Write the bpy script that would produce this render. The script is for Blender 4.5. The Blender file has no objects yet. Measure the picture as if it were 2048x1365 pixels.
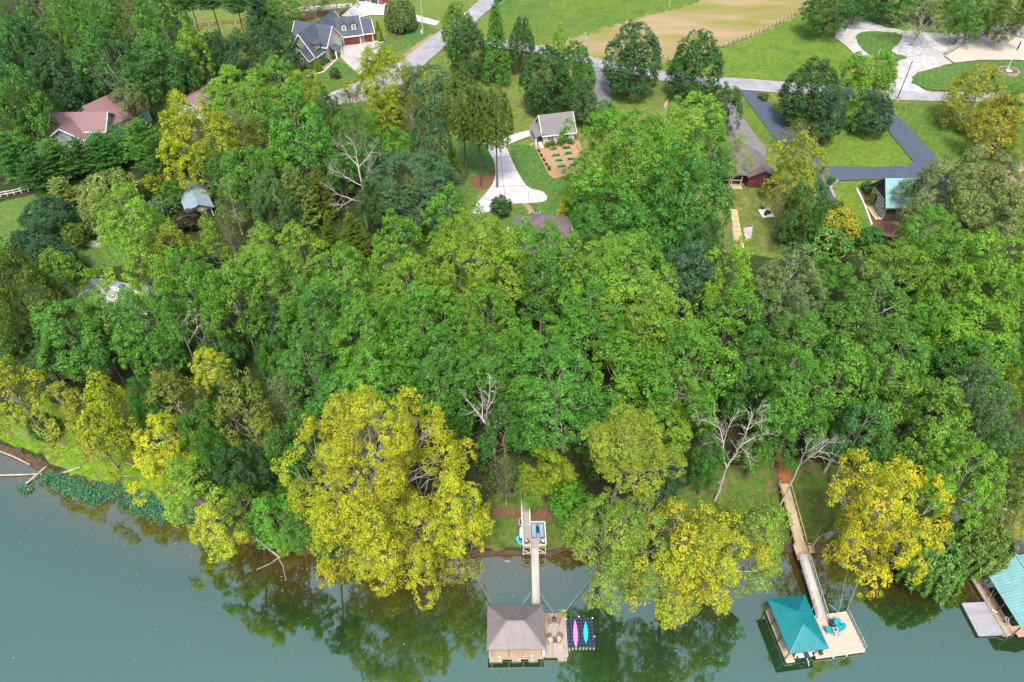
import bpy, bmesh, math, random
import numpy as np
from mathutils import Vector, Matrix
from mathutils.geometry import delaunay_2d_cdt

scene = bpy.context.scene
COL = scene.collection
R = math.radians

# ---------------------------------------------------------------- camera, sky, sun, exposure
CAM_H, PITCH, FPX = 95.0, R(44.5), 1400.0
cam_d = bpy.data.cameras.new('camera')
cam = bpy.data.objects.new('camera', cam_d)
COL.objects.link(cam)
cam.location = (0, 0, CAM_H)
cam.rotation_euler = (R(90) - PITCH, 0, 0)
cam_d.sensor_width = 36.0
cam_d.lens = 36.0 * FPX / 2048.0
cam_d.clip_start, cam_d.clip_end = 0.5, 8000.0
scene.camera = cam

SUN_EL, SUN_AZ = R(60), R(184)          # azimuth clockwise from +Y (away from the camera)
world = bpy.data.worlds.new('World')
scene.world = world
world.use_nodes = True
_n, _l = world.node_tree.nodes, world.node_tree.links
_n.clear()
_sky = _n.new('ShaderNodeTexSky')
_sky.sky_type = 'NISHITA'
_sky.sun_disc = False
_sky.sun_elevation, _sky.sun_rotation = SUN_EL, SUN_AZ
_sky.air_density, _sky.dust_density, _sky.ozone_density = 1.0, 5.0, 1.0
_sky.altitude = 200.0
_bg = _n.new('ShaderNodeBackground')
_bg.inputs['Strength'].default_value = 0.11
_wo = _n.new('ShaderNodeOutputWorld')
_l.new(_sky.outputs[0], _bg.inputs[0])
_l.new(_bg.outputs[0], _wo.inputs[0])

sun_d = bpy.data.lights.new('sun', 'SUN')
sun_d.energy, sun_d.angle, sun_d.color = 1.5, R(12), (1.0, 0.95, 0.86)
sun = bpy.data.objects.new('sun', sun_d)
COL.objects.link(sun)
sun.location = (0, 0, 200)
_sd = Vector((math.sin(SUN_AZ) * math.cos(SUN_EL), math.cos(SUN_AZ) * math.cos(SUN_EL), math.sin(SUN_EL)))
sun.rotation_euler = (-_sd).to_track_quat('-Z', 'Y').to_euler()

vs = scene.view_settings
scene.display_settings.display_device = 'sRGB'
vs.view_transform, vs.look, vs.gamma, vs.use_curve_mapping = 'Standard', 'None', 1.0, False
vs.exposure = 1.55
scene.cycles.max_bounces = 6
scene.cycles.diffuse_bounces = 3
scene.cycles.glossy_bounces = 3
scene.cycles.transmission_bounces = 4
scene.cycles.caustics_reflective = False
scene.cycles.caustics_refractive = False

# ---------------------------------------------------------------- photograph pixel -> place
CP, SP = math.cos(PITCH), math.sin(PITCH)
def ray(px, py):
    a, b = (px - 1024.0) / FPX, (682.5 - py) / FPX
    return np.array([a, CP + b * SP, -SP + b * CP])
def at_z(px, py, z):
    d = ray(px, py)
    t = (CAM_H - z) / -d[2]
    return np.array([d[0] * t, d[1] * t, z])
def zdepth(p):
    return p[1] * CP - (p[2] - CAM_H) * SP

SHORE_PX = [(-140, 872), (-60, 888), (0, 902), (55, 925), (100, 950), (160, 972), (230, 996), (300, 1014), (390, 1042), (460, 1076),
            (540, 1094), (620, 1104), (700, 1112), (850, 1124), (950, 1110), (1000, 1107), (1060, 1107), (1100, 1110),
            (1128, 1098), (1150, 1100), (1185, 1112), (1300, 1126), (1450, 1112), (1560, 1100), (1620, 1102), (1700, 1106),
            (1780, 1104), (1850, 1112), (1950, 1128), (2048, 1122), (2150, 1120), (2300, 1126)]
_sp = np.array([at_z(x, y, 0.0)[:2] for x, y in SHORE_PX])
_sp = _sp[np.argsort(_sp[:, 0])]
SHORE_MEAN = 58.0
def shore_y(x):
    return np.interp(x, _sp[:, 0], _sp[:, 1])
_dg = np.arange(-80, 900, 0.5)
_hg = np.interp(_dg, [-80, -25, -8, 0, 1.2, 6, 20, 45, 75, 120, 200, 300, 900], [-6, -4, -1.6, 0, 0.55, 1.1, 3.4, 8.0, 10.6, 12.6, 15.0, 18.0, 26])
_k = np.ones(25) / 25
_hs = np.convolve(np.pad(_hg, 12, mode='edge'), _k, mode='valid')
_w = np.clip((_dg - 4) / 10, 0, 1)
_hg = _hg * (1 - _w) + _hs * _w
def ground(x, y):
    x, y = np.asarray(x, float), np.asarray(y, float)
    d0 = y - shore_y(x)
    t = np.clip((d0 - 8) / 60, 0, 1)
    t = t * t * (3 - 2 * t)
    d = d0 * (1 - t) + (y - SHORE_MEAN) * t
    h = np.interp(d, _dg, _hg)
    far = np.clip((d0 - 3) / 30, 0, 1)
    return h + far * (0.35 * np.sin(x * 0.045 + 1.3) * np.cos(y * 0.038) + 0.18 * np.sin(x * 0.11 + y * 0.07))
def G(px, py, h=0.0):
    """the place on the ground (or h above it) that shows at a pixel of the photograph"""
    d = ray(px, py)
    lo, hi = 20.0, 900.0
    f = lambda t: (CAM_H + d[2] * t) - max(float(ground(d[0] * t, d[1] * t)), 0.0) - h
    ts = np.arange(lo, hi, 2.0)
    prev = lo
    for t in ts:
        if f(t) < 0:
            a, b = prev, t
            for _ in range(30):
                m = 0.5 * (a + b)
                if f(m) > 0: a = m
                else: b = m
            p = d * b
            return np.array([p[0], p[1], CAM_H + p[2]])
        prev = t
    p = d * hi
    return np.array([p[0], p[1], CAM_H + p[2]])
# ---------------------------------------------------------------- helpers: objects, materials, meshes
def tag(o, label=None, cat=None, group=None, kind=None):
    if label: o['label'] = label
    if cat: o['category'] = cat
    if group: o['group'] = group
    if kind: o['kind'] = kind
    return o
def link(name, data, parent=None, loc=None, rotz=0.0):
    o = bpy.data.objects.new(name, data)
    COL.objects.link(o)
    if parent is not None: o.parent = parent
    if loc is not None: o.location = tuple(float(v) for v in loc)
    if rotz: o.rotation_euler[2] = rotz
    return o
def thing(name, label, cat, loc, rotz=0.0, group=None):
    return tag(link(name, None, None, loc, rotz), label, cat, group)
def copy_tree(o, parent=None):
    c = o.copy(); COL.objects.link(c)
    if parent is not None: c.parent = parent
    for ch in list(o.children): copy_tree(ch, c)
    return c

MATS = {}
def mat(name, c1, c2=None, rough=0.8, scale=3.0, detail=4.0, metal=0.0, bump=0.0, bscale=None, spec=0.4, coords='Object', stretch=(1, 1, 1), contrast=(0.35, 0.65), c3=None, scale3=0.3):
    """noise-coloured surface: c1..c2 by a noise, optional large patches towards c3"""
    if name in MATS: return MATS[name]
    m = bpy.data.materials.new(name); m.use_nodes = True
    nt = m.node_tree; N, L = nt.nodes, nt.links
    b = N['Principled BSDF']
    b.inputs['Roughness'].default_value = rough
    b.inputs['Metallic'].default_value = metal
    b.inputs['Specular IOR Level'].default_value = spec
    if c2 is None: c2 = tuple(v * 0.8 for v in c1)
    tc = N.new('ShaderNodeTexCoord'); mp = N.new('ShaderNodeMapping')
    mp.inputs['Scale'].default_value = stretch
    L.new(tc.outputs[coords], mp.inputs[0])
    def noise(s, d):
        n = N.new('ShaderNodeTexNoise'); n.inputs['Scale'].default_value = s; n.inputs['Detail'].default_value = d
        L.new(mp.outputs[0], n.inputs['Vector']); return n
    def ramp(src, lo, hi):
        r = N.new('ShaderNodeMapRange'); r.inputs[1].default_value = lo; r.inputs[2].default_value = hi
        L.new(src, r.inputs[0]); return r.outputs[0]
    n1 = noise(scale, detail)
    mx = N.new('ShaderNodeMix'); mx.data_type = 'RGBA'
    mx.inputs[6].default_value = (*c1, 1); mx.inputs[7].default_value = (*c2, 1)
    L.new(ramp(n1.outputs[0], *contrast), mx.inputs[0])
    out = mx.outputs[2]
    if c3 is not None:
        n3 = noise(scale3, 5.0)
        mx3 = N.new('ShaderNodeMix'); mx3.data_type = 'RGBA'
        L.new(ramp(n3.outputs[0], 0.42, 0.66), mx3.inputs[0])
        L.new(out, mx3.inputs[6]); mx3.inputs[7].default_value = (*c3, 1)
        out = mx3.outputs[2]
    L.new(out, b.inputs['Base Color'])
    if bump:
        nb = noise(bscale or scale * 3, 3.0)
        bp = N.new('ShaderNodeBump'); bp.inputs['Strength'].default_value = bump; bp.inputs['Distance'].default_value = 0.1
        L.new(nb.outputs[0], bp.inputs['Height']); L.new(bp.outputs[0], b.inputs['Normal'])
    MATS[name] = m
    return m

def grass_mat(name, a, b_, c, stripes=0.0, sdir=0.0, swidth=1.6, patch=0.05):
    """mown grass: three greens by noise, optionally faint mowing stripes"""
    m = bpy.data.materials.new(name); m.use_nodes = True
    N, L = m.node_tree.nodes, m.node_tree.links
    b = N['Principled BSDF']; b.inputs['Roughness'].default_value = 0.9; b.inputs['Specular IOR Level'].default_value = 0.15
    tc = N.new('ShaderNodeTexCoord')
    def noise(s, d, vec=None):
        n = N.new('ShaderNodeTexNoise'); n.inputs['Scale'].default_value = s; n.inputs['Detail'].default_value = d
        L.new(vec or tc.outputs['Object'], n.inputs['Vector']); return n.outputs[0]
    def rng(src, lo, hi, o0=0.0, o1=1.0):
        r = N.new('ShaderNodeMapRange'); r.inputs[1].default_value = lo; r.inputs[2].default_value = hi
        r.inputs[3].default_value = o0; r.inputs[4].default_value = o1
        L.new(src, r.inputs[0]); return r.outputs[0]
    def mix(f, x, y):
        q = N.new('ShaderNodeMix'); q.data_type = 'RGBA'; L.new(f, q.inputs[0])
        for i, v in ((6, x), (7, y)):
            if isinstance(v, tuple): q.inputs[i].default_value = (*v, 1)
            else: L.new(v, q.inputs[i])
        return q.outputs[2]
    col = mix(rng(noise(patch, 5), 0.35, 0.65), a, b_)
    col = mix(rng(noise(patch * 3.1, 6), 0.48, 0.72), col, c)
    hsv = N.new('ShaderNodeHueSaturation'); L.new(col, hsv.inputs['Color'])
    v = rng(noise(1.1, 8), 0.3, 0.7, 0.74, 1.24)
    if stripes:
        mp = N.new('ShaderNodeMapping'); mp.inputs['Rotation'].default_value[2] = sdir
        L.new(tc.outputs['Object'], mp.inputs[0])
        w = N.new('ShaderNodeTexWave'); w.wave_type = 'BANDS'; w.bands_direction = 'X'
        w.inputs['Scale'].default_value = 0.314 / swidth; w.inputs['Distortion'].default_value = 1.2
        w.inputs['Detail'].default_value = 2.0; w.inputs['Detail Scale'].default_value = 0.4
        L.new(mp.outputs[0], w.inputs[0])
        mm = N.new('ShaderNodeMath'); mm.operation = 'MULTIPLY'
        L.new(v, mm.inputs[0]); L.new(rng(w.outputs['Fac'], 0, 1, 1 - stripes, 1 + stripes), mm.inputs[1]); v = mm.outputs[0]
    L.new(v, hsv.inputs['Value'])
    L.new(hsv.outputs[0], b.inputs['Base Color'])
    bp = N.new('ShaderNodeBump'); bp.inputs['Strength'].default_value = 0.5; bp.inputs['Distance'].default_value = 0.08
    L.new(noise(6.0, 3), bp.inputs['Height']); L.new(bp.outputs[0], b.inputs['Normal'])
    return m

class MB:
    """collects shapes; build() links them as one mesh object"""
    def __init__(s): s.v, s.f = [], []
    def add(s, vs_, fs_):
        k = len(s.v); s.v += [tuple(map(float, p)) for p in vs_]; s.f += [tuple(i + k for i in f) for f in fs_]; return s
    def box(s, c, d, rz=0.0, rx=0.0, ry=0.0):
        M = Matrix.Translation(Vector(c)) @ Matrix.Rotation(rz, 4, 'Z') @ Matrix.Rotation(ry, 4, 'Y') @ Matrix.Rotation(rx, 4, 'X')
        p = [M @ Vector((d[0] / 2 * a, d[1] / 2 * b, d[2] / 2 * e)) for e in (-1, 1) for b in (-1, 1) for a in (-1, 1)]
        return s.add(p, [(0, 2, 3, 1), (4, 5, 7, 6), (0, 1, 5, 4), (2, 6, 7, 3), (0, 4, 6, 2), (1, 3, 7, 5)])
    def span(s, a, b):
        a, b = np.minimum(a, b), np.maximum(a, b)
        return s.box((a + b) / 2, b - a)
    def bar(s, p, q, w, h=None, up=(0, 0, 1)):
        p, q = Vector(p), Vector(q); h = h or w
        x = (q - p).normalized(); u = Vector(up)
        if abs(x.dot(u)) > 0.97: u = Vector((0, 1, 0))
        y = u.cross(x).normalized(); z = x.cross(y)
        P = [e + y * (w / 2 * a) + z * (h / 2 * b) for e in (p, q) for a, b in ((-1, -1), (1, -1), (1, 1), (-1, 1))]
        return s.add(P, [(3, 2, 1, 0), (4, 5, 6, 7), (0, 1, 5, 4), (1, 2, 6, 5), (2, 3, 7, 6), (3, 0, 4, 7)])
    def tube(s, pts, rad, n=6):
        pts = [Vector(p) for p in pts]
        if not hasattr(rad, '__len__'): rad = [rad] * len(pts)
        rings = []
        for i, p in enumerate(pts):
            t = (pts[min(i + 1, len(pts) - 1)] - pts[max(i - 1, 0)]).normalized()
            u = Vector((0, 0, 1)) if abs(t.z) < 0.95 else Vector((1, 0, 0))
            a = t.cross(u).normalized(); b = t.cross(a)
            rings.append([p + (a * math.cos(6.2832 * k / n) + b * math.sin(6.2832 * k / n)) * rad[i] for k in range(n)])
        F = [(i * n + k, i * n + (k + 1) % n, (i + 1) * n + (k + 1) % n, (i + 1) * n + k) for i in range(len(pts) - 1) for k in range(n)]
        F += [tuple(range(n - 1, -1, -1)), tuple((len(pts) - 1) * n + k for k in range(n))]
        return s.add([p for r in rings for p in r], F)
    def lathe(s, prof, n=16, c=(0, 0, 0)):
        V = [(c[0] + r * math.cos(6.2832 * k / n), c[1] + r * math.sin(6.2832 * k / n), c[2] + z) for r, z in prof for k in range(n)]
        F = [(i * n + k, i * n + (k + 1) % n, (i + 1) * n + (k + 1) % n, (i + 1) * n + k) for i in range(len(prof) - 1) for k in range(n)]
        F += [tuple(range(n - 1, -1, -1)), tuple((len(prof) - 1) * n + k for k in range(n))]
        return s.add(V, F)
    def prism(s, poly, z0, z1):
        n = len(poly)
        a = sum(poly[i][0] * poly[(i + 1) % n][1] - poly[(i + 1) % n][0] * poly[i][1] for i in range(n))
        if a < 0: poly = poly[::-1]
        V = [(x, y, z0) for x, y in poly] + [(x, y, z1) for x, y in poly]
        return s.add(V, [tuple(range(n - 1, -1, -1)), tuple(range(n, 2 * n))] + [(i, (i + 1) % n, n + (i + 1) % n, n + i) for i in range(n)])
    def slab(s, pts, th):
        """a flat sheet through 3-4 points, th thick downwards along its normal"""
        P = [Vector(p) for p in pts]; n = (P[1] - P[0]).cross(P[2] - P[0]).normalized()
        if n.z < 0: P = P[::-1]; n = -n
        k = len(P); Q = [p - n * th for p in P]
        return s.add(P + Q, [tuple(range(k)), tuple(range(2 * k - 1, k - 1, -1))] + [(i, k + i, k + (i + 1) % k, (i + 1) % k) for i in range(k)])
    def mesh(s, name, m, smooth=False):
        me = bpy.data.meshes.new(name); me.from_pydata(s.v, [], s.f); me.update()
        if m: me.materials.append(m)
        if smooth: me.polygons.foreach_set('use_smooth', [True] * len(me.polygons))
        return me
    def build(s, name, m, parent=None, smooth=False, loc=None, rotz=0.0, kind=None, label=None):
        o = link(name, s.mesh(name, m, smooth), parent, loc, rotz)
        return tag(o, label, None, None, kind)

def smooth_poly(P, n=3):
    P = np.asarray(P, float)
    for _ in range(n):
        Q = np.roll(P, -1, 0)
        P = np.stack([0.75 * P + 0.25 * Q, 0.25 * P + 0.75 * Q], 1).reshape(-1, 2)
    return P
def densify(P, step):
    out = []
    for i in range(len(P)):
        a, b = P[i], P[(i + 1) % len(P)]
        k = max(1, int(np.linalg.norm(b - a) / step))
        out += [a + (b - a) * j / k for j in range(k)]
    return np.array(out)
def sheet(name, px, m, off, step=2.5, soft=0, rag=0.0, world_pts=False, label=None):
    """a sheet of the setting laid on the ground inside an outline"""
    P = np.array([p if world_pts else G(*p)[:2] for p in px], float)[:, :2]
    if soft: P = smooth_poly(P, soft)
    P = densify(P, step if not rag else min(step, 1.2))
    if rag: P = P + np.random.default_rng(len(P)).normal(size=P.shape) * rag * 0.6
    x0, y0 = P.min(0); x1, y1 = P.max(0)
    gx, gy = np.meshgrid(np.arange(x0 + step / 2, x1, step), np.arange(y0 + step / 2, y1, step))
    gp = np.stack([gx.ravel(), gy.ravel()], 1)
    ins = np.zeros(len(gp), bool); dmin = np.full(len(gp), 1e9)
    for i in range(len(P)):
        a, b = P[i], P[(i + 1) % len(P)]
        c = ((a[1] > gp[:, 1]) != (b[1] > gp[:, 1]))
        xx = a[0] + (gp[:, 1] - a[1]) / ((b[1] - a[1]) or 1e-9) * (b[0] - a[0])
        ins ^= c & (gp[:, 0] < xx)
        dmin = np.minimum(dmin, np.hypot(gp[:, 0] - a[0], gp[:, 1] - a[1]))
    gp = gp[ins & (dmin > max(step * 0.35, rag))]
    co = [Vector(p) for p in P] + [Vector(p) for p in gp]
    ed = [(i, (i + 1) % len(P)) for i in range(len(P))]
    v2, _, f2, *_r = delaunay_2d_cdt(co, ed, [], 1, 1e-4)
    xy = np.array([(v.x, v.y) for v in v2])
    z = ground(xy[:, 0], xy[:, 1]) + off
    me = bpy.data.meshes.new(name)
    me.from_pydata([(a[0], a[1], b) for a, b in zip(xy, z)], [], [tuple(f) for f in f2]); me.update()
    me.polygons.foreach_set('use_smooth', [True] * len(me.polygons))
    if me.polygons and me.polygons[0].normal.z < 0: me.flip_normals()
    me.materials.append(m)
    o = link(name, me); tag(o, label, None, None, 'structure')
    return o
# ---------------------------------------------------------------- the setting: ground, water, lawns, roads
def axis(c, lo, hi, fine, far):
    a = np.arange(lo, hi + 0.1, fine)
    g = np.cumsum(fine * 1.35 ** np.arange(1, 40)); g = g[g < far]
    return np.concatenate([(lo - g)[::-1], a, hi + g])
_gx = axis(0, -220, 220, 2.0, 2500); _gy = axis(0, 30, 300, 1.0, 2500)
_X, _Y = np.meshgrid(_gx, _gy)
_Z = ground(_X, _Y)
_nx, _ny = len(_gx), len(_gy)
_i = np.arange(_nx * _ny).reshape(_ny, _nx)
_F = np.stack([_i[:-1, :-1], _i[:-1, 1:], _i[1:, 1:], _i[1:, :-1]], -1).reshape(-1, 4)
def quad_mesh(name, V, F, m):
    me = bpy.data.meshes.new(name)
    me.vertices.add(len(V)); me.vertices.foreach_set('co', np.asarray(V, np.float32).ravel())
    me.loops.add(F.size); me.loops.foreach_set('vertex_index', F.astype(np.int32).ravel())
    me.polygons.add(len(F)); me.polygons.foreach_set('loop_start', (np.arange(len(F)) * F.shape[1]).astype(np.int32))
    me.update(calc_edges=True)
    if m: me.materials.append(m)
    return me
m_floor = mat('forest_floor', (0.022, 0.034, 0.012), (0.04, 0.034, 0.02), rough=0.95, scale=0.5, detail=8, bump=0.8, bscale=1.5, c3=(0.03, 0.05, 0.014), scale3=0.12, spec=0.1)
_gm = quad_mesh('ground', np.stack([_X.ravel(), _Y.ravel(), _Z.ravel()], 1), _F, m_floor)
_gm.polygons.foreach_set('use_smooth', [True] * len(_gm.polygons))
tag(link('ground', _gm), kind='structure')

def water_mat():
    """green lake: silt colour in the shallows by distance from the bank, mirror on top"""
    m = bpy.data.materials.new('lake_water'); m.use_nodes = True
    N, L = m.node_tree.nodes, m.node_tree.links
    N.remove(N['Principled BSDF']); out = N['Material Output']
    at = N.new('ShaderNodeAttribute'); at.attribute_name = 'shore_distance'
    tc = N.new('ShaderNodeTexCoord')
    def noise(s, d, stretch=None):
        n = N.new('ShaderNodeTexNoise'); n.inputs['Scale'].default_value = s; n.inputs['Detail'].default_value = d
        if stretch:
            mp = N.new('ShaderNodeMapping'); mp.inputs['Scale'].default_value = stretch; L.new(tc.outputs['Object'], mp.inputs[0]); L.new(mp.outputs[0], n.inputs['Vector'])
        else: L.new(tc.outputs['Object'], n.inputs['Vector'])
        return n.outputs[0]
    ad = N.new('ShaderNodeMath'); ad.operation = 'MULTIPLY_ADD'; ad.inputs[1].default_value = 5.0
    L.new(noise(0.25, 4), ad.inputs[0]); L.new(at.outputs['Fac'], ad.inputs[2])
    cr = N.new('ShaderNodeValToRGB'); e = cr.color_ramp.elements
    mr = N.new('ShaderNodeMapRange'); mr.inputs[1].default_value = 1.5; mr.inputs[2].default_value = 20.0
    L.new(ad.outputs[0], mr.inputs[0]); L.new(mr.outputs[0], cr.inputs[0])
    e[0].position, e[0].color = 0.0, (0.085, 0.046, 0.012, 1)
    e[1].position, e[1].color = 1.0, (0.014, 0.042, 0.015, 1)
    x = e.new(0.25); x.color = (0.048, 0.036, 0.009, 1)
    x = e.new(0.55); x.color = (0.016, 0.032, 0.009, 1)
    df = N.new('ShaderNodeBsdfDiffuse'); L.new(cr.outputs[0], df.inputs[0])
    gl = N.new('ShaderNodeBsdfGlossy'); gl.inputs['Roughness'].default_value = 0.035; gl.inputs['Color'].default_value = (0.76, 1.0, 0.75, 1)
    bp = N.new('ShaderNodeBump'); bp.inputs['Strength'].default_value = 0.06; bp.inputs['Distance'].default_value = 0.05
    L.new(noise(1.3, 3, (1.0, 1.6, 1.0)), bp.inputs['Height']); L.new(bp.outputs[0], gl.inputs['Normal'])
    fr = N.new('ShaderNodeFresnel'); fr.inputs['IOR'].default_value = 1.33
    mr2 = N.new('ShaderNodeMapRange'); mr2.inputs[1].default_value = 0.0; mr2.inputs[2].default_value = 1.0
    mr2.inputs[3].default_value = WATER_F0; mr2.inputs[4].default_value = 1.0
    L.new(fr.outputs[0], mr2.inputs[0])
    ms = N.new('ShaderNodeMixShader'); L.new(mr2.outputs[0], ms.inputs[0]); L.new(df.outputs[0], ms.inputs[1]); L.new(gl.outputs[0], ms.inputs[2])
    L.new(ms.outputs[0], out.inputs[0])
    return m
WATER_F0 = 0.335
_wx = axis(0, -140, 140, 2.0, 2500); _wy = axis(0, 0, 85, 2.0, 2500)
_wx = _wx[np.abs(_wx) < 2600]
_WX, _WY = np.meshgrid(_wx, _wy)
_k = np.arange(_WX.size).reshape(_WX.shape)
_WF = np.stack([_k[:-1, :-1], _k[:-1, 1:], _k[1:, 1:], _k[1:, :-1]], -1).reshape(-1, 4)
_wm = quad_mesh('lake', np.stack([_WX.ravel(), _WY.ravel(), 0 * _WX.ravel()], 1), _WF, water_mat())
_a = _wm.attributes.new('shore_distance', 'FLOAT', 'POINT')
_a.data.foreach_set('value', (shore_y(_WX) - _WY).ravel().astype(np.float32))
tag(link('lake', _wm), kind='structure')

# lawns and fields
g_bright = grass_mat('lawn_bright', (0.101, 0.146, 0.021), (0.075, 0.133, 0.021), (0.053, 0.112, 0.022), 0.05, 0.6)
g_lime = grass_mat('lawn_lime', (0.113, 0.161, 0.021), (0.082, 0.146, 0.018), (0.060, 0.122, 0.022), 0.04, 0.9)
g_mid = grass_mat('lawn_olive', (0.115, 0.15, 0.03), (0.095, 0.145, 0.028), (0.13, 0.145, 0.045), 0.07, 0.85, 1.4)
g_green = grass_mat('lawn_green', (0.052, 0.119, 0.025), (0.068, 0.127, 0.025), (0.081, 0.123, 0.033), 0.06, 0.4)
g_cool = grass_mat('lawn_cool', (0.06, 0.115, 0.026), (0.075, 0.135, 0.026), (0.10, 0.13, 0.035))  # cooler green grass, no mowing stripes
g_bank = grass_mat('bank_grass', (0.10, 0.20, 0.012), (0.14, 0.22, 0.016), (0.13, 0.12, 0.05), patch=0.15)
g_weedy = grass_mat('shore_grass', (0.06, 0.12, 0.016), (0.085, 0.12, 0.025), (0.13, 0.085, 0.05), patch=0.25)
g_worn = grass_mat('worn_grass', (0.085, 0.125, 0.028), (0.10, 0.13, 0.03), (0.16, 0.135, 0.06), patch=0.15)
m_field = mat('tilled_field', (0.285, 0.215, 0.125), (0.215, 0.178, 0.08), rough=0.95, scale=0.16, detail=10, c3=(0.16, 0.165, 0.035), scale3=0.07, bump=0.4, spec=0.1, stretch=(0.45, 1.5, 1))
m_road = mat('road_asphalt', (0.26, 0.26, 0.275), (0.20, 0.20, 0.212), rough=0.9, scale=0.5, detail=10, c3=(0.29, 0.29, 0.30), scale3=0.15, spec=0.2)
m_conc = mat('concrete_drive', (0.39, 0.375, 0.345), (0.33, 0.32, 0.295), rough=0.85, scale=0.5, detail=10, c3=(0.30, 0.29, 0.275), scale3=0.2, spec=0.2)
m_white = mat('pale_concrete', (0.48, 0.48, 0.48), (0.41, 0.41, 0.415), rough=0.85, scale=0.5, detail=10, c3=(0.36, 0.355, 0.35), scale3=0.22, spec=0.2)
m_blue = mat('sealed_asphalt', (0.052, 0.068, 0.098), (0.064, 0.080, 0.110), rough=0.75, scale=0.5, detail=8, spec=0.3)
m_oldasp = mat('old_asphalt', (0.135, 0.13, 0.14), (0.17, 0.16, 0.165), rough=0.9, scale=0.8, detail=8, spec=0.2)
m_gravel = mat('white_gravel', (0.42, 0.41, 0.405), (0.23, 0.222, 0.215), rough=0.95, scale=0.9, detail=12, bump=0.8, bscale=4, c3=(0.30, 0.29, 0.28), scale3=0.16, spec=0.1, contrast=(0.42, 0.7))
m_gravel2 = mat('coarse_gravel', (0.390, 0.390, 0.390), (0.234, 0.234, 0.238), rough=0.95, scale=1.1, detail=10, bump=1.0, bscale=2.5, spec=0.1)
m_court = mat('court_sand', (0.36, 0.325, 0.27), (0.38, 0.345, 0.29), rough=0.9, scale=0.2, detail=5, spec=0.15)
m_dirt = mat('bare_dirt', (0.27, 0.20, 0.12), (0.19, 0.15, 0.08), rough=0.95, scale=0.6, detail=8, spec=0.1)
m_mulch = mat('orange_mulch', (0.34, 0.215, 0.125), (0.28, 0.175, 0.10), rough=0.95, scale=2.5, detail=8, bump=0.6, spec=0.1)
m_redmulch = mat('brown_mulch', (0.17, 0.085, 0.05), (0.11, 0.06, 0.04), rough=0.95, scale=2.5, detail=8, bump=0.6, spec=0.1)
m_mud = mat('bank_mud', (0.085, 0.055, 0.035), (0.05, 0.035, 0.022), rough=0.9, scale=1.2, detail=8, bump=0.6, spec=0.2)
m_clay = mat('red_clay', (0.30, 0.11, 0.045), (0.20, 0.08, 0.035), rough=0.95, scale=1.0, detail=8, spec=0.1)

Z1, Z2, Z3, Z4, Z5 = 0.06, 0.12, 0.18, 0.24, 0.30
# lawn everywhere on the plateau east of the wood, then the brighter plots over it
sheet('lawn', [(845, 470), (700, 330), (620, 215), (560, 170), (470, 105), (380, 60), (330, 20), (300, -40), (1000, -60), (1500, -60), (2140, -60), (2140, 480), (1960, 470), (1700, 500), (1560, 520), (1440, 500), (1300, 540), (1130, 520), (960, 480)], g_mid, Z1, 3.0, rag=0.25)
sheet('lawn', [(965, 45), (1010, 0), (1060, -30), (1460, -30), (1395, 8), (1290, 35), (1130, 85), (1060, 95), (1015, 75)], g_bright, Z2, soft=1, rag=0.25)
sheet('lawn', [(1335, 135), (1450, 95), (1560, 55), (1610, 25), (1640, 20), (1680, 45), (1690, 75), (1672, 80), (1720, 115), (1780, 150), (1735, 176), (1500, 158), (1330, 143)], g_lime, Z2, soft=1, rag=0.25)
sheet('field', [(1040, 92), (1100, 88), (1200, 58), (1300, 32), (1400, 5), (1470, -35), (1800, -35), (1640, 12), (1600, 30), (1540, 58), (1440, 98), (1330, 135), (1190, 112), (1090, 100)], m_field, Z2, soft=1, rag=0.9)
sheet('lawn', [(1480, 184), (1545, 268), (1560, 300), (1490, 252), (1462, 195)], g_bright, Z2, rag=0.25)
sheet('lawn', [(1525, 188), (1740, 200), (1830, 322), (1818, 332), (1700, 338), (1655, 333), (1635, 315), (1600, 270)], g_lime, Z2, soft=1, rag=0.25)
sheet('lawn', [(1785, 204), (2130, 212), (2130, 330), (2010, 330), (1870, 318), (1815, 255)], g_bright, Z2, rag=0.25)
sheet('lawn', [(1672, 364), (1735, 364), (1760, 420), (1760, 480), (1715, 470), (1680, 430), (1664, 395)], g_lime, Z2, rag=0.25)
sheet('lawn', [(590, 158), (665, 112), (720, 152), (690, 178), (640, 190), (600, 180)], g_green, Z2, rag=0.25)
sheet('lawn', [(748, 85), (830, 42), (880, 62), (830, 88), (780, 110), (740, 125), (752, 100)], g_green, Z2, rag=0.25)
sheet('lawn', [(800, 40), (770, 0), (860, -30), (960, -30), (930, 10), (888, 45), (860, 48)], g_mid, Z2, rag=0.25)
sheet('lawn', [(905, 275), (985, 285), (985, 350), (945, 402), (890, 380), (880, 320)], g_green, Z2, rag=0.25)
sheet('lawn', [(1020, 290), (1075, 292), (1110, 360), (1175, 350), (1180, 470), (1000, 470), (985, 425), (1095, 405), (1060, 380), (1030, 350)], g_green, Z2, rag=0.25)
sheet('lawn', [(1400, 395), (1540, 385), (1570, 440), (1560, 500), (1420, 510), (1395, 450)], g_worn, Z2, rag=0.25)
sheet('lawn', [(1690, 20), (1800, 5), (2000, 10), (2040, 55), (1890, 66), (1800, 62), (1700, 30)], g_green, Z2, rag=0.25)
sheet('lawn', [(290, 175), (360, 170), (370, 230), (330, 250), (285, 215)], g_cool, Z1, rag=0.25)
sheet('lawn', [(-120, 430), (0, 405), (150, 370), (270, 360), (390, 350), (390, 430), (300, 470), (270, 530), (190, 540), (100, 470), (0, 500), (-120, 520)], g_cool, Z1, rag=0.25)
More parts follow.
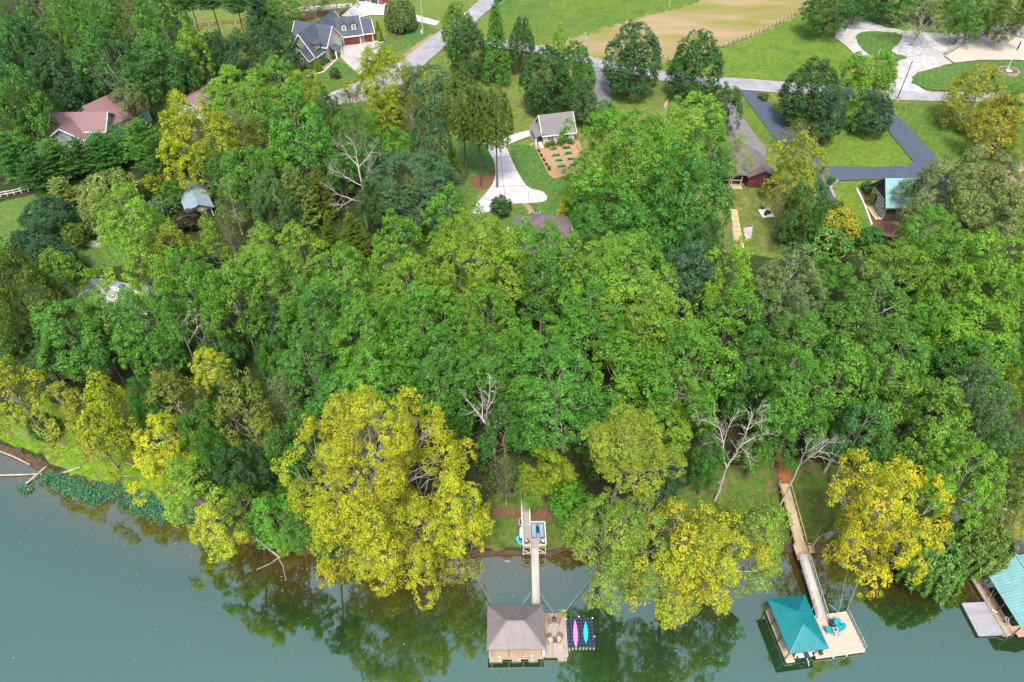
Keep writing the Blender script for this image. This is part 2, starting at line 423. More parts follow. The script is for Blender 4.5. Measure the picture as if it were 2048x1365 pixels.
sheet('bank', [(-140, 868), (0, 880), (60, 900), (120, 940), (230, 985), (300, 1002), (390, 1030), (400, 980), (330, 950), (260, 900), (150, 830), (100, 800), (0, 840), (-140, 850)], g_bank, Z2, 1.5, rag=0.5)
sheet('bank', [(940, 1100), (1000, 1100), (1060, 1100), (1100, 1104), (1128, 1092), (1150, 1094), (1185, 1106), (1200, 1050), (1180, 1000), (1100, 980), (1000, 985), (940, 1040)], g_weedy, Z2, 1.2, rag=0.5)
sheet('bank', [(1320, 1110), (1450, 1104), (1560, 1094), (1620, 1096), (1700, 1100), (1780, 1098), (1850, 1105), (1940, 1110), (2060, 1110), (2060, 980), (1900, 960), (1700, 930), (1560, 920), (1420, 940), (1330, 1000)], g_weedy, Z1, 1.5, rag=0.5)

# bare strips of bank mud at the water's edge
def strip(name, px, w0, w1, m, off):
    P = np.array([at_z(x, y, 0)[:2] for x, y in px])
    xs = np.linspace(P[0, 0], P[-1, 0], max(4, int((P[-1, 0] - P[0, 0]) / 0.8)))
    rg = np.random.default_rng(len(px))
    lo = np.stack([xs, shore_y(xs) - w0], 1); hi = np.stack([xs, shore_y(xs) + w1 * (0.6 + 0.8 * rg.random(len(xs)))], 1)
    n = len(xs); V = np.concatenate([lo, hi]); 
    F = np.array([(i, i + 1, n + i + 1, n + i) for i in range(n - 1)])
    me = quad_mesh(name, np.c_[V, ground(V[:, 0], V[:, 1]) + off], F, m)
    tag(link(name, me), kind='structure')
strip('bank', [(-130, 0), (300, 1010)], 0.4, 1.1, m_mud, 0.2)
strip('bank', [(300, 1014), (960, 1110)], 0.4, 0.9, m_mud, 0.2)
strip('bank', [(960, 1108), (1300, 1110)], 0.4, 0.35, m_mud, 0.2)
strip('bank', [(1300, 1126), (2300, 1126)], 0.4, 0.9, m_mud, 0.2)
sheet('path', [(170, 1000 - 12), (230, 984), (290, 996), (330, 1008), (300, 1000), (235, 974)], m_dirt, Z3, 1.0, rag=0.25)
sheet('bank', [(960, 1022), (1000, 1012), (1044, 1016), (1044, 1036), (1005, 1040), (965, 1036)], m_redmulch, Z3, 1.0, soft=1, rag=0.5)
sheet('bank', [(1064, 1022), (1100, 1018), (1130, 1032), (1110, 1044), (1064, 1040)], m_redmulch, Z3, 1.0, soft=1, rag=0.5)
sheet('bank', [(1560, 905), (1572, 935), (1582, 975), (1574, 990), (1556, 950), (1550, 915)], m_clay, Z3, 1.0, soft=1, rag=0.5)

# roads, drives, courts
sheet('road', [(1020, -40), (1002, 0), (955, 42), (905, 82), (850, 130), (800, 178), (730, 205), (660, 215), (640, 196), (690, 176), (755, 148), (808, 120), (850, 85), (885, 60), (925, 32), (975, -12), (985, -40)], m_road, Z4, 2.0)
sheet('road', [(884, 58), (960, 75), (1065, 91), (1110, 102), (1190, 116), (1245, 130), (1320, 144), (1400, 154), (1500, 160), (1640, 172), (1740, 181), (1900, 187), (2140, 191), (2140, 208), (1900, 205), (1740, 199), (1560, 188), (1440, 178), (1320, 163), (1190, 135), (1110, 120), (1060, 107), (950, 92), (870, 80)], m_road, Z4, 2.0)
sheet('driveway', [(1180, 118), (1214, 122), (1218, 160), (1222, 215), (1190, 215), (1188, 160)], m_oldasp, Z3, rag=0.25)
sheet('driveway', [(1440, 205), (1462, 200), (1482, 232), (1505, 265), (1535, 300), (1520, 330), (1470, 330), (1455, 260)], m_oldasp, Z3, rag=0.25)
sheet('driveway', [(1478, 182), (1523, 186), (1548, 222), (1590, 270), (1640, 326), (1660, 335), (1760, 337), (1818, 334), (1826, 326), (1795, 288), (1768, 256), (1738, 199), (1772, 200), (1790, 230), (1849, 290), (1872, 318), (1880, 355), (1840, 362), (1735, 362), (1672, 364), (1665, 380), (1676, 415), (1636, 415), (1630, 352), (1588, 320), (1547, 276), (1512, 230)], m_blue, Z5, 1.5)
sheet('driveway', [(984, 288), (1012, 292), (1022, 320), (1045, 365), (1060, 380), (1085, 384), (1096, 396), (1090, 407), (1040, 409), (1005, 410), (985, 425), (950, 432), (938, 420), (965, 398), (990, 365), (992, 330), (972, 295)], m_white, Z4, 1.5, soft=2)
sheet('path', [(962, 290), (1000, 282), (1030, 270), (1062, 262), (1064, 274), (1040, 282), (1000, 298)], m_white, Z5, 1.5)
sheet('path', [(1045, 408), (1056, 408), (1068, 425), (1060, 432)], m_dirt, Z3, 1.0, rag=0.25)
sheet('driveway', [(672, 104), (690, 92), (752, 84), (760, 97), (755, 108), (735, 140), (720, 152), (695, 130), (678, 112)], m_conc, Z4, 1.5)
sheet('driveway', [(683, 34), (716, 4), (772, 8), (785, 18), (880, 45), (872, 53), (838, 46), (780, 32), (740, 32), (720, 37)], m_white, Z4, 1.5)
sheet('bed', [(590, 148), (612, 148), (640, 142), (672, 114), (678, 118), (648, 146), (615, 154), (590, 154)], m_dirt, Z3, 1.0, rag=0.25)
sheet('path', [(806, 112), (830, 92), (862, 70), (872, 72), (838, 100), (815, 122)], m_dirt, Z3, 1.0, rag=0.25)
sheet('driveway', [(1672, 62), (1698, 28), (1730, 42), (1775, 58), (1860, 68), (1945, 68), (1905, 100), (1888, 116), (1905, 128), (1850, 144), (1824, 156), (1822, 168), (1850, 182), (1868, 188), (1770, 186), (1745, 184), (1790, 138), (1800, 120), (1740, 118), (1710, 112), (1690, 92), (1672, 78)], m_gravel, Z4, 1.5, rag=0.35)
sheet('lawn', [(1709, 80), (1716, 68), (1740, 64), (1806, 68), (1800, 88), (1780, 102), (1800, 112), (1820, 119), (1790, 122), (1755, 120), (1728, 108)], g_green, Z5, 1.5, soft=1, rag=0.25)
sheet('gravel', [(1778, 104), (1800, 90), (1815, 66), (1840, 62), (1850, 78), (1860, 100), (1845, 112), (1822, 118), (1800, 112)], m_gravel2, Z5 + 0.06, 1.5, soft=1, rag=0.35)
sheet('court', [(1888, 114), (1915, 97), (1970, 72), (2000, 72), (2140, 86), (2140, 128), (2030, 122), (1960, 122), (1907, 128)], m_court, Z5, 2.0)
sheet('lawn', [(1822, 162), (1830, 150), (1860, 140), (1905, 129), (1960, 123), (2030, 123), (2140, 128), (2140, 188), (1900, 184), (1858, 182), (1835, 174)], g_green, Z5, 2.0, soft=1, rag=0.25)
sheet('path', [(1910, 92), (1965, 60), (2010, 48), (2060, 52), (2060, 76), (1975, 68), (1925, 92)], m_oldasp, Z4, 2.0, rag=0.25)
sheet('garden', [(1068, 294), (1110, 285), (1158, 283), (1168, 318), (1160, 345), (1108, 360), (1098, 352), (1080, 318)], m_mulch, Z4, 1.2)
sheet('bed', [(1775, 385), (1735, 388), (1728, 375), (1716, 380), (1740, 440), (1755, 455), (1772, 450)], m_redmulch, Z3, 1.0)
for _x, _y, _r in ((670, 157, 1.2), (796, 74, 1.2), (1636, 286, 1.6), (1000, 352, 2.5), (963, 366, 2.5), (2030, 352, 5.0), (1850, 88, 0.8)):
    _c = G(_x, _y); _a = np.linspace(0, 6.2832, 14, endpoint=False)
    sheet('bed', np.stack([_c[0] + _r * np.cos(_a) * (1 + .15 * np.sin(3 * _a)), _c[1] + _r * np.sin(_a)], 1), m_redmulch if _r < 3 else m_dirt, Z3, 1.0, world_pts=True)

# joints cut across the concrete drives
m_joint = mat('drive_joint', (0.16, 0.155, 0.15), rough=0.95)
def joint(a, b, off=Z5 + 0.02, w=0.09, name='drive_joint'):
    p, q = G(*a)[:2], G(*b)[:2]; n = max(2, int(np.linalg.norm(q - p) / 1.5)); d = (q - p) / np.linalg.norm(q - p); s = np.array([-d[1], d[0]]) * w / 2
    k = np.linspace(0, 1, n + 1)[:, None]; c = p + (q - p) * k; V = np.concatenate([c - s, c + s])
    F = np.array([(i, i + 1, n + 2 + i, n + 1 + i) for i in range(n)])
    tag(link(name, quad_mesh(name, np.c_[V, ground(V[:, 0], V[:, 1]) + off], F, m_joint)), kind='structure')
for a, b in (((993, 318), (1021, 316)), ((994, 345), (1034, 343)), ((982, 376), (1052, 374)), ((966, 398), (1000, 412)), ((1028, 381), (1028, 409)), ((1056, 381), (1058, 408)), ((1000, 300), (1012, 420)),
             ((700, 131), (757, 104)), ((680, 112), (744, 126)), ((712, 92), (742, 128)), ((735, 88), (722, 148)), ((735, 32), (716, 6)), ((780, 30), (770, 10)), ((815, 40), (818, 28)), ((1907, 128), (1890, 114))): joint(a, b)
# ---------------------------------------------------------------- houses
def xf(mb, M):
    mb.v = [tuple(M @ Vector(p)) for p in mb.v]; return mb
MB.xf = xf
def RZ(a, loc=(0, 0, 0)): return Matrix.Translation(Vector(loc)) @ Matrix.Rotation(a, 4, 'Z')
m_slate = mat('shingle_slate', (0.062, 0.080, 0.105), (0.045, 0.058, 0.08), rough=0.85, scale=5, detail=6, c3=(0.072, 0.09, 0.115), scale3=0.6, spec=0.25)
m_greysh = mat('shingle_grey', (0.19, 0.18, 0.185), (0.14, 0.13, 0.135), rough=0.9, scale=5, detail=6, c3=(0.16, 0.15, 0.15), scale3=0.5, spec=0.2)
m_brownsh = mat('shingle_brown', (0.145, 0.12, 0.12), (0.105, 0.088, 0.09), rough=0.9, scale=5, detail=6, c3=(0.16, 0.135, 0.13), scale3=0.5, spec=0.2)
m_redmetal = mat('red_metal_roof', (0.19, 0.105, 0.112), (0.17, 0.095, 0.10), rough=0.6, scale=1.5, detail=4, spec=0.4)
m_pinkroof = mat('faded_red_roof', (0.22, 0.125, 0.14), (0.20, 0.11, 0.125), rough=0.6, scale=1.5, detail=4, spec=0.4)
m_tin = mat('tin_roof', (0.26, 0.335, 0.39), (0.22, 0.29, 0.345), rough=0.6, scale=1.2, detail=5, spec=0.5)
m_whiteroof = mat('white_roof', (0.42, 0.42, 0.44), (0.36, 0.36, 0.385), rough=0.7, scale=1.2, detail=5)
m_tealroof = mat('pale_teal_roof', (0.16, 0.33, 0.34), (0.13, 0.28, 0.29), rough=0.45, scale=1.0, detail=4, spec=0.5)
m_olive = mat('olive_siding', (0.235, 0.235, 0.125), (0.205, 0.205, 0.11), rough=0.85, scale=1.0, detail=3)
m_cream = mat('cream_siding', (0.50, 0.48, 0.42), (0.45, 0.43, 0.38), rough=0.85, scale=1.0, detail=3)
m_trim = mat('white_paint', (0.72, 0.71, 0.68), (0.66, 0.65, 0.62), rough=0.6, scale=2.0, detail=3)
m_sage = mat('sage_siding', (0.23, 0.34, 0.30), (0.20, 0.30, 0.27), rough=0.85, scale=1.0, detail=3)
m_palesage = mat('pale_siding', (0.47, 0.52, 0.48), (0.42, 0.47, 0.44), rough=0.85, scale=1.0, detail=3)
m_maroon = mat('maroon_siding', (0.13, 0.038, 0.042), (0.11, 0.032, 0.036), rough=0.8, scale=1.0, detail=3)
m_brown = mat('brown_siding', (0.085, 0.06, 0.045), (0.065, 0.046, 0.034), rough=0.9, scale=3.0, detail=5)
m_blackwood = mat('black_timber', (0.022, 0.019, 0.018), (0.03, 0.026, 0.024), rough=0.8)
m_garage = mat('red_brown_door', (0.17, 0.032, 0.024), (0.14, 0.026, 0.02), rough=0.5, scale=2)
m_brick = mat('red_brick', (0.26, 0.10, 0.06), (0.20, 0.075, 0.05), rough=0.9, scale=4)
m_dark = mat('dark_opening', (0.02, 0.021, 0.025), (0.03, 0.03, 0.034), rough=0.6)
m_darkdoor = mat('charcoal_door', (0.06, 0.062, 0.07), (0.05, 0.052, 0.06), rough=0.5)
m_glass = mat('window_glass', (0.05, 0.065, 0.075), (0.07, 0.085, 0.09), rough=0.08, spec=0.8)
m_stone = mat('field_stone', (0.30, 0.27, 0.24), (0.20, 0.18, 0.16), rough=0.95, scale=2.5, detail=6, bump=0.6)
m_deckgrey = mat('grey_boards', (0.33, 0.30, 0.27), (0.24, 0.215, 0.19), rough=0.9, scale=1.2, detail=8, stretch=(1, 0.25, 1))
m_tan = mat('tan_boards', (0.46, 0.36, 0.24), (0.40, 0.31, 0.20), rough=0.85, scale=1.0, detail=6)
m_lumber = mat('new_lumber', (0.50, 0.37, 0.19), (0.43, 0.31, 0.15), rough=0.85, scale=1.5, detail=6)
m_redwood = mat('red_brown_boards', (0.16, 0.075, 0.055), (0.12, 0.055, 0.042), rough=0.9, scale=1.5, detail=6)
m_galv = mat('galvanised', (0.42, 0.43, 0.44), (0.34, 0.35, 0.36), rough=0.45, metal=0.3)
m_pole = mat('weathered_pole', (0.42, 0.40, 0.37), (0.30, 0.28, 0.25), rough=0.9, scale=2, stretch=(1, 1, .2))
m_darkpole = mat('dark_pole', (0.13, 0.115, 0.10), (0.09, 0.08, 0.07), rough=0.9, scale=2, stretch=(1, 1, .2))

def gable_walls(mb, x0, x1, y0, y1, he, hr, axis='x', base=-0.6):
    """walls under a gable roof, ridge along axis"""
    if axis == 'x':
        ym = (y0 + y1) / 2
        P = [(y0, base), (y1, base), (y1, he), (ym, hr), (y0, he)]
        V = [(x0, a, b) for a, b in P] + [(x1, a, b) for a, b in P]
    else:
        xm = (x0 + x1) / 2
        P = [(x0, base), (x1, base), (x1, he), (xm, hr), (x0, he)]
        V = [(a, y1, b) for a, b in P] + [(a, y0, b) for a, b in P]
    return mb.add(V, [(4, 3, 2, 1, 0), (5, 6, 7, 8, 9)] + [(i, (i + 1) % 5, 5 + (i + 1) % 5, 5 + i) for i in range(5)])
def gable_roof(mb, x0, x1, y0, y1, he, hr, axis='x', ov=0.45, th=0.14, oe=0.35):
    """two slabs meeting at the ridge, just above the walls"""
    if axis == 'x':
        ym, hw = (y0 + y1) / 2, (y1 - y0) / 2; k = (hr - he) / hw; e = he - k * oe + th * 1.3; r = hr + th * 1.3
        mb.slab([(x0 - ov, y0 - oe, e), (x1 + ov, y0 - oe, e), (x1 + ov, ym, r), (x0 - ov, ym, r)], th)
        mb.slab([(x1 + ov, y1 + oe, e), (x0 - ov, y1 + oe, e), (x0 - ov, ym, r), (x1 + ov, ym, r)], th)
    else:
        xm, hw = (x0 + x1) / 2, (x1 - x0) / 2; k = (hr - he) / hw; e = he - k * oe + th * 1.3; r = hr + th * 1.3
        mb.slab([(x0 - oe, y1 + ov, e), (x0 - oe, y0 - ov, e), (xm, y0 - ov, r), (xm, y1 + ov, r)], th)
        mb.slab([(x1 + oe, y0 - ov, e), (x1 + oe, y1 + ov, e), (xm, y1 + ov, r), (xm, y0 - ov, r)], th)
    return mb
def gable_trim(mb, x0, x1, y0, y1, he, hr, axis='x', ov=0.45, oe=0.35, w=0.12, h=0.26):
    """bargeboards and fascia just outside the roof edges"""
    if axis == 'x':
        ym, hw = (y0 + y1) / 2, (y1 - y0) / 2; k = (hr - he) / hw; e = he - k * oe
        for x in (x0 - ov - w * .55, x1 + ov + w * .55):
            for ys in (y0 - oe, y1 + oe): mb.bar((x, ys, e), (x, ym, hr), w, h)
        for ys in (y0 - oe - w * .55, y1 + oe + w * .55): mb.bar((x0 - ov, ys, e), (x1 + ov, ys, e), w, h)
    else:
        xm, hw = (x0 + x1) / 2, (x1 - x0) / 2; k = (hr - he) / hw; e = he - k * oe
        for y in (y0 - ov - w * .55, y1 + ov + w * .55):
            for xs in (x0 - oe, x1 + oe): mb.bar((xs, y, e), (xm, y, hr), w, h)
        for xs in (x0 - oe - w * .55, x1 + oe + w * .55): mb.bar((xs, y0 - ov, e), (xs, y1 + ov, e), w, h)
    return mb
def window(parent, c, w, h, rz=0.0, bars=(1, 1), mfr=None, M=None, name='window'):
    """framed window on a wall facing local -y (turned by rz); its pane is a sub-part"""
    T = (M or Matrix.Identity(4)) @ RZ(rz, c)
    f = MB(); t = 0.11
    for sx in (-1, 1): f.box((sx * (w / 2), -0.05, 0), (t, 0.12, h + t))
    for sz in (-1, 1): f.box((0, -0.052, sz * (h / 2)), (w - t, 0.12, t))
    for i in range(bars[0]): f.box(((i + 1) * w / (bars[0] + 1) - w / 2, -0.045, 0), (0.06, 0.08, h - t))
    for i in range(bars[1]): f.box((0, -0.04, (i + 1) * h / (bars[1] + 1) - h / 2), (w - t, 0.07, 0.06))
    o = f.xf(T).build(name, mfr or m_trim, parent)
    MB().box((0, -0.02, 0), (w - t, 0.03, h - t)).xf(T).build('pane', m_glass, o)
    return o
def frame_of(p, q):
    d = np.asarray(q[:2]) - np.asarray(p[:2]); return math.atan2(d[1], d[0]), float(np.hypot(*d))
def local(T, p): return T.inverted() @ Vector(p)

# white garden cottage
p0, p1 = G(1086, 291), G(1148, 282)
rz, L_ = frame_of(p0, p1)
t = thing('garden_cottage', 'white garden cottage with grey shingle roof and side porch', 'cottage', p0, rz)
Dp, he, hr = 6.6, 2.75, 5.9
gable_walls(MB(), 0, L_, 0, Dp, he, hr).build('wall', m_cream, t)
gable_roof(MB(), 0, L_, 0, Dp, he, hr, ov=0.35).build('roof', m_greysh, t)
gable_trim(MB(), 0, L_, 0, Dp, he, hr, ov=0.35).build('trim', m_trim, t)
window(t, (L_ * 0.24, 0, 1.55), 1.7, 1.15, 0, (1, 1)); window(t, (L_ * 0.72, 0, 1.6), 1.7, 1.15, 0, (1, 1))
mb = MB(); s_ = 2.0
mb.slab([(-s_, -0.35, 2.35), (-0.06, -0.35, 3.1), (-0.06, Dp + .1, 3.1), (-s_, Dp - .9, 2.35)], 0.12); mb.build('porch_roof', m_greysh, t)
mb = MB(); mb.box((-s_ / 2, Dp / 2 - .3, 0.35), (s_, Dp - 1.2, 0.18)); mb.build('porch_floor', m_deckgrey, t)
for y in (0.1, Dp - 1.2): MB().box((-s_ + 0.25, y, 1.15), (0.32, 0.32, 2.4)).build('column', m_trim, t)
MB().box((-0.06, 1.6, 1.5), (0.1, 1.0, 2.1)).build('door', m_maroon, t)
mb = MB()
for y in np.linspace(0.5, Dp - 1.6, 9): mb.box((-s_ + 0.1, y, 0.85), (0.05, 0.05, 0.8))
mb.box((-s_ + 0.1, Dp / 2 - 0.5, 1.28), (0.08, Dp - 1.8, 0.06)); mb.build('railing', m_deckgrey, t)
mb = MB()
for i in range(5): mb.box((-s_ - 0.15 - i * 0.3, 0.7, 0.36 - i * 0.16), (0.3, 1.2, 0.1))
mb.build('step', m_deckgrey, t)
tag(MB().box((0, 0, 0.28), (0.75, 1.7, 0.16), rx=0.15).box((0, 0.75, 0.55), (0.75, 0.12, 0.5)).build('bench_cushion', m_trim, None, loc=G(1082, 294), rotz=0.3), 'white cushion lounger beside the cottage porch', 'lounger')

# olive house with blue-grey roofs and an angled garage
O = G(597, 66, 8.6); O[2] -= 8.6
H0 = RZ(R(-20.4), O)
t = thing('olive_house', 'olive house with slate-blue roofs, dormers and dark red garage doors', 'house', O, R(-20.4))
wl, rf, tr = MB(), MB(), MB()
gable_walls(wl, -3.9, 3.9, 0, 18, 2.9, 8.3, 'y'); gable_roof(rf, -3.9, 3.9, 0, 18, 2.9, 8.3, 'y'); gable_trim(tr, -3.9, 3.9, 0, 18, 2.9, 8.3, 'y')
w2, r2 = MB(), MB()
gable_walls(wl, -6.2, 4.9, 4.4, 12.2, 4.0, 8.1, 'x'); gable_roof(rf, -6.2, 4.9, 4.4, 12.2, 4.0, 8.1, 'x'); gable_trim(tr, -6.2, 4.9, 4.4, 12.2, 4.0, 8.1, 'x')
gable_walls(wl, -0.8, 3.3, -2.6, 0.5, 2.7, 5.3, 'y'); gable_roof(rf, -0.8, 3.3, -2.6, 1.6, 2.7, 5.3, 'y', 0.3); gable_trim(tr, -0.8, 3.3, -2.6, 0.5, 2.7, 5.3, 'y', 0.3)
rf.slab([(-4.6, -0.35, 2.6), (-1.1, -0.35, 2.6), (-1.1, 0.2, 3.05), (-4.6, 0.2, 3.05)], 0.1)
# dormer on the front slope
wl.box((2.9, 2.6, 4.6), (1.5, 1.9, 1.7)); rf.slab([(1.2, 1.3, 5.75), (4.0, 1.3, 5.45), (4.0, 3.9, 5.45), (1.2, 3.9, 5.75)], 0.12)
wl.build('wall', m_olive, t); rf.build('roof', m_slate, t); tr.build('trim', m_trim, t)
MB().add([(4.93, 4.4, 0), (4.93, 12.2, 0), (4.93, 12.2, 4.0), (4.93, 8.3, 8.0), (4.93, 4.4, 4.0)] , [(0, 1, 2, 3, 4)]).add([(5.0, 4.4, 0), (5.0, 12.2, 0), (5.0, 12.2, 4.0), (5.0, 8.3, 8.0), (5.0, 4.4, 4.0)], [(0, 1, 2, 3, 4)]).build('gable_end', m_cream, t)
window(t, (0.6 - 1.9, 0, 4.6), 0.9, 1.5, 0, (0, 1)); window(t, (1.25, -2.6, 2.0), 0.8, 1.4, 0, (0, 1)); window(t, (3.66, 2.6, 4.75), 1.2, 1.0, R(90), (1, 0))
window(t, (3.9, 2.2, 1.7), 2.4, 1.4, R(90), (2, 1)); window(t, (-3.0, 0, 1.6), 0.7, 1.3, 0, (0, 1))
# entry porch
mb = MB(); mb.slab([(5.0, 5.4, 3.3), (7.2, 5.4, 2.7), (7.2, 8.6, 2.7), (5.0, 8.6, 3.3)], 0.14); mb.build('porch_roof', m_slate, t)
for y in (5.6, 8.4): MB().box((7.0, y, 1.3), (0.35, 0.35, 2.6)).build('column', m_trim, t)
MB().box((5.06, 7.0, 1.15), (0.12, 1.2, 2.3)).build('door', m_dark, t)
# garage wing, turned against the house
g0, g1 = G(670, 95), G(727, 88.5)
grz, gl = frame_of(g0, g1); GT = H0.inverted() @ RZ(grz, g0)
wl, rf, tr = MB(), MB(), MB()
gable_walls(wl, 0, gl, 0, 8.0, 2.95, 6.5); gable_roof(rf, -3.0, gl, 0, 8.0, 2.95, 6.5, ov=0.25); gable_trim(tr, 0, gl, 0, 8.0, 2.95, 6.5, ov=0.25)
gable_walls(wl, gl, gl + 3.4, 0.8, 7.4, 2.7, 5.3); gable_roof(rf, gl + .3, gl + 3.4, 0.8, 7.4, 2.7, 5.3, ov=0.25); gable_trim(tr, gl + .3, gl + 3.4, 0.8, 7.4, 2.7, 5.3, ov=0.25)
wl.xf(GT).build('wall', m_olive, t, label='pale olive garage wall'); rf.xf(GT).build('roof', m_slate, t); tr.xf(GT).build('trim', m_trim, t)
for cx in (gl * 0.42, gl * 0.76):
    d = MB(); d.box((cx, 1.95, 4.75), (1.35, 2.2, 1.7)); d.xf(GT); dm = d.build('dormer', m_cream, t)
    r_ = MB(); r_.slab([(cx - 0.9, 0.55, 5.55), (cx, 0.55, 6.25), (cx, 3.8, 6.25), (cx - 0.9, 3.8, 5.55)], 0.1); r_.slab([(cx + 0.9, 3.8, 5.55), (cx, 3.8, 6.25), (cx, 0.55, 6.25), (cx + 0.9, 0.55, 5.55)], 0.1)
    r_.xf(GT).build('roof', m_slate, dm)
    window(t, (cx, 0.85, 4.85), 0.8, 1.1, 0, (0, 1), M=GT)
def garage_door(par, cx, y, w, h, T, panels, m):
    d = MB().box((cx, y - 0.03, h / 2), (w, 0.08, h)).xf(T).build('garage_door', m, par)
    p = MB()
    for i in range(panels):
        for k in range(4): p.box((cx - w / 2 + (i + 0.5) * w / panels, y - 0.08, (k + 0.5) * h / 4), (w / panels - 0.12, 0.05, h / 4 - 0.1))
    p.xf(T).build('panel', m, d)
    f = MB()
    for s in (-1, 1): f.box((cx + s * (w / 2 + 0.1), y - 0.06, h / 2 + .05), (0.18, 0.14, h + 0.1))
    f.box((cx, y - 0.058, h + 0.13), (w + 0.02, 0.14, 0.2)); f.xf(T).build('frame', m_trim, d)
garage_door(t, gl * 0.62, 0, 4.6, 2.2, GT, 8, m_garage); garage_door(t, gl + 1.7, 0.8, 2.4, 2.2, GT, 4, m_garage)
for cx in (gl * 0.22, gl * 0.93): MB().box((cx, -0.12, 2.0), (0.18, 0.16, 0.35)).xf(GT).build('wall_lamp', m_blackwood, t)
_e = MB().tube([np.array(G(*q)) + [0, 0, .2] for q in ((600, 156), (615, 154), (648, 145), (676, 118))], 0.12, 5); tag(_e.build('garden_edging', m_trim, None), 'pale concrete edging along the olive house bed', 'edging')
tag(MB().tube([np.array(G(*q)) + [0, 0, .2] for q in ((752, 84), (757, 87), (766, 86), (770, 81), (764, 68))], 0.12, 5).build('garden_edging', m_trim, None), 'pale edging around the conifers at the garage end', 'edging')

# brick garage at the top edge
q0, q1 = G(712, 1), G(762, 11)
rz, L_ = frame_of(q0, q1)
t = thing('brick_garage', 'red brick building with two charcoal garage doors at the top edge', 'garage', q0, rz)
gable_walls(MB(), -1.5, L_ + 0.6, 0, 8, 3.3, 5.5).build('wall', m_brick, t); gable_roof(MB(), -1.5, L_ + .6, 0, 8, 3.3, 5.5).build('roof', m_brownsh, t)
garage_door(t, L_ * 0.25, 0, 2.8, 2.5, Matrix.Identity(4), 4, m_darkdoor); garage_door(t, L_ * 0.75, 0, 2.8, 2.5, Matrix.Identity(4), 4, m_darkdoor)
# red mulch bank with retaining wall and white strip behind the olive house
sheet('bank', [(590, 45), (600, 22), (660, 20), (705, 15), (690, 34), (640, 36)], m_redmulch, Z3)
p, q = G(598, 24), G(705, 16)
th_ = MB(); th_.bar(np.array(p) + [0, 0, .5], np.array(q) + [0, 0, .6], 0.5, 1.4); tag(th_.build('retaining_wall', m_trim, None), 'long white retaining wall behind the olive house', 'wall')
rl = thing('wood_railing', 'brown stair railing beside the white drive', 'railing', G(676, 36)); p, q = G(676, 36), G(708, 3)
pp = [np.array(p) + (np.array(q) - p) * k / 6 - p for k in range(7)]
for a in pp: MB().box((a[0], a[1], a[2] + 0.5), (0.12, 0.12, 1.1)).build('post', m_lumber, rl)
MB().bar(pp[0] + [0, 0, 1.05], pp[-1] + [0, 0, 1.05], 0.12, 0.1).bar(pp[0] + [0, 0, .55], pp[-1] + [0, 0, .55], 0.1, 0.08).build('rail', m_lumber, rl)

# red-roofed house in the wood
O = G(157, 224, 7.2); O[2] -= 7.2
t = thing('red_roofed_house', 'sage green house with dark red metal roofs in the wood', 'house', O, R(2))
wl, rf, tr = MB(), MB(), MB()
gable_walls(wl, -6.2, 6.2, -3.8, 3.8, 4.4, 7.0); gable_roof(rf, -6.2, 6.2, -3.8, 3.8, 4.4, 7.0, ov=0.4); gable_trim(tr, -6.2, 6.2, -3.8, 3.8, 4.4, 7.0, ov=0.4)
gable_walls(wl, -6.4, 2.2, -6.4, 0, 3.6, 6.4, 'y'); gable_roof(rf, -6.4, 2.2, -6.4, -0.2, 3.6, 6.4, 'y', ov=0.4); gable_trim(tr, -6.4, 2.2, -6.4, 0, 3.6, 6.4, 'y', ov=0.4)
B = RZ(R(-31), (1.2, 3.2, 0)); b1, b2 = MB(), MB()
gable_walls(b1, -4.2, 6.5, -2.0, 10.0, 4.0, 8.0, 'y'); gable_roof(b2, -4.2, 6.5, -2.0, 10.0, 4.0, 8.0, 'y', ov=0.4)
wl.v += []; k = len(wl.v); b1.xf(B); wl.add(b1.v, b1.f); b2.xf(B); rf.add(b2.v, b2.f)
wl.build('wall', m_sage, t); rf.build('roof', m_redmetal, t); tr.build('trim', m_trim, t)
MB().box((-2.1, -6.45, 2.0), (8.5, 0.12, 3.2)).build('lower_wall', m_palesage, t)
window(t, (-3.2, -6.4, 4.75), 0.8, 1.0, 0, (0, 1)); window(t, (6.2, 0, 5.1), 0.8, 0.9, R(90), (0, 1)); window(t, (0.4, -6.5, 2.2), 0.9, 1.3, 0, (0, 1))
pr = MB(); pr.slab([(-9.2, -9.0, 2.2), (-5.0, -9.0, 2.2), (-5.0, -5.6, 3.6), (-7.0, -4.6, 3.8)], 0.12); pr.build('porch_roof', m_redmetal, t)
pr = MB(); pr.slab([(-11.5, -12.2, 1.5), (-4.5, -11.6, 1.5), (-4.5, -9.4, 2.2), (-10.5, -9.4, 2.2)], 0.12); pr.build('porch_roof', m_pinkroof, t)
for x in (-11.0, -8.0, -5.0): MB().box((x, -11.4, 0.6), (0.16, 0.16, 1.9)).build('column', m_trim, t)
pr = MB(); pr.slab([(7.2, 1.0, 2.6), (10.6, 0.2, 2.6), (11.2, 8.0, 2.6), (7.8, 7.0, 3.9)], 0.12); pr.build('porch_roof', m_redmetal, t)
for x, y in ((10.3, 0.6), (10.8, 4.0), (11.0, 7.6)): MB().box((x, y, 1.2), (0.16, 0.16, 2.8)).build('column', m_trim, t)

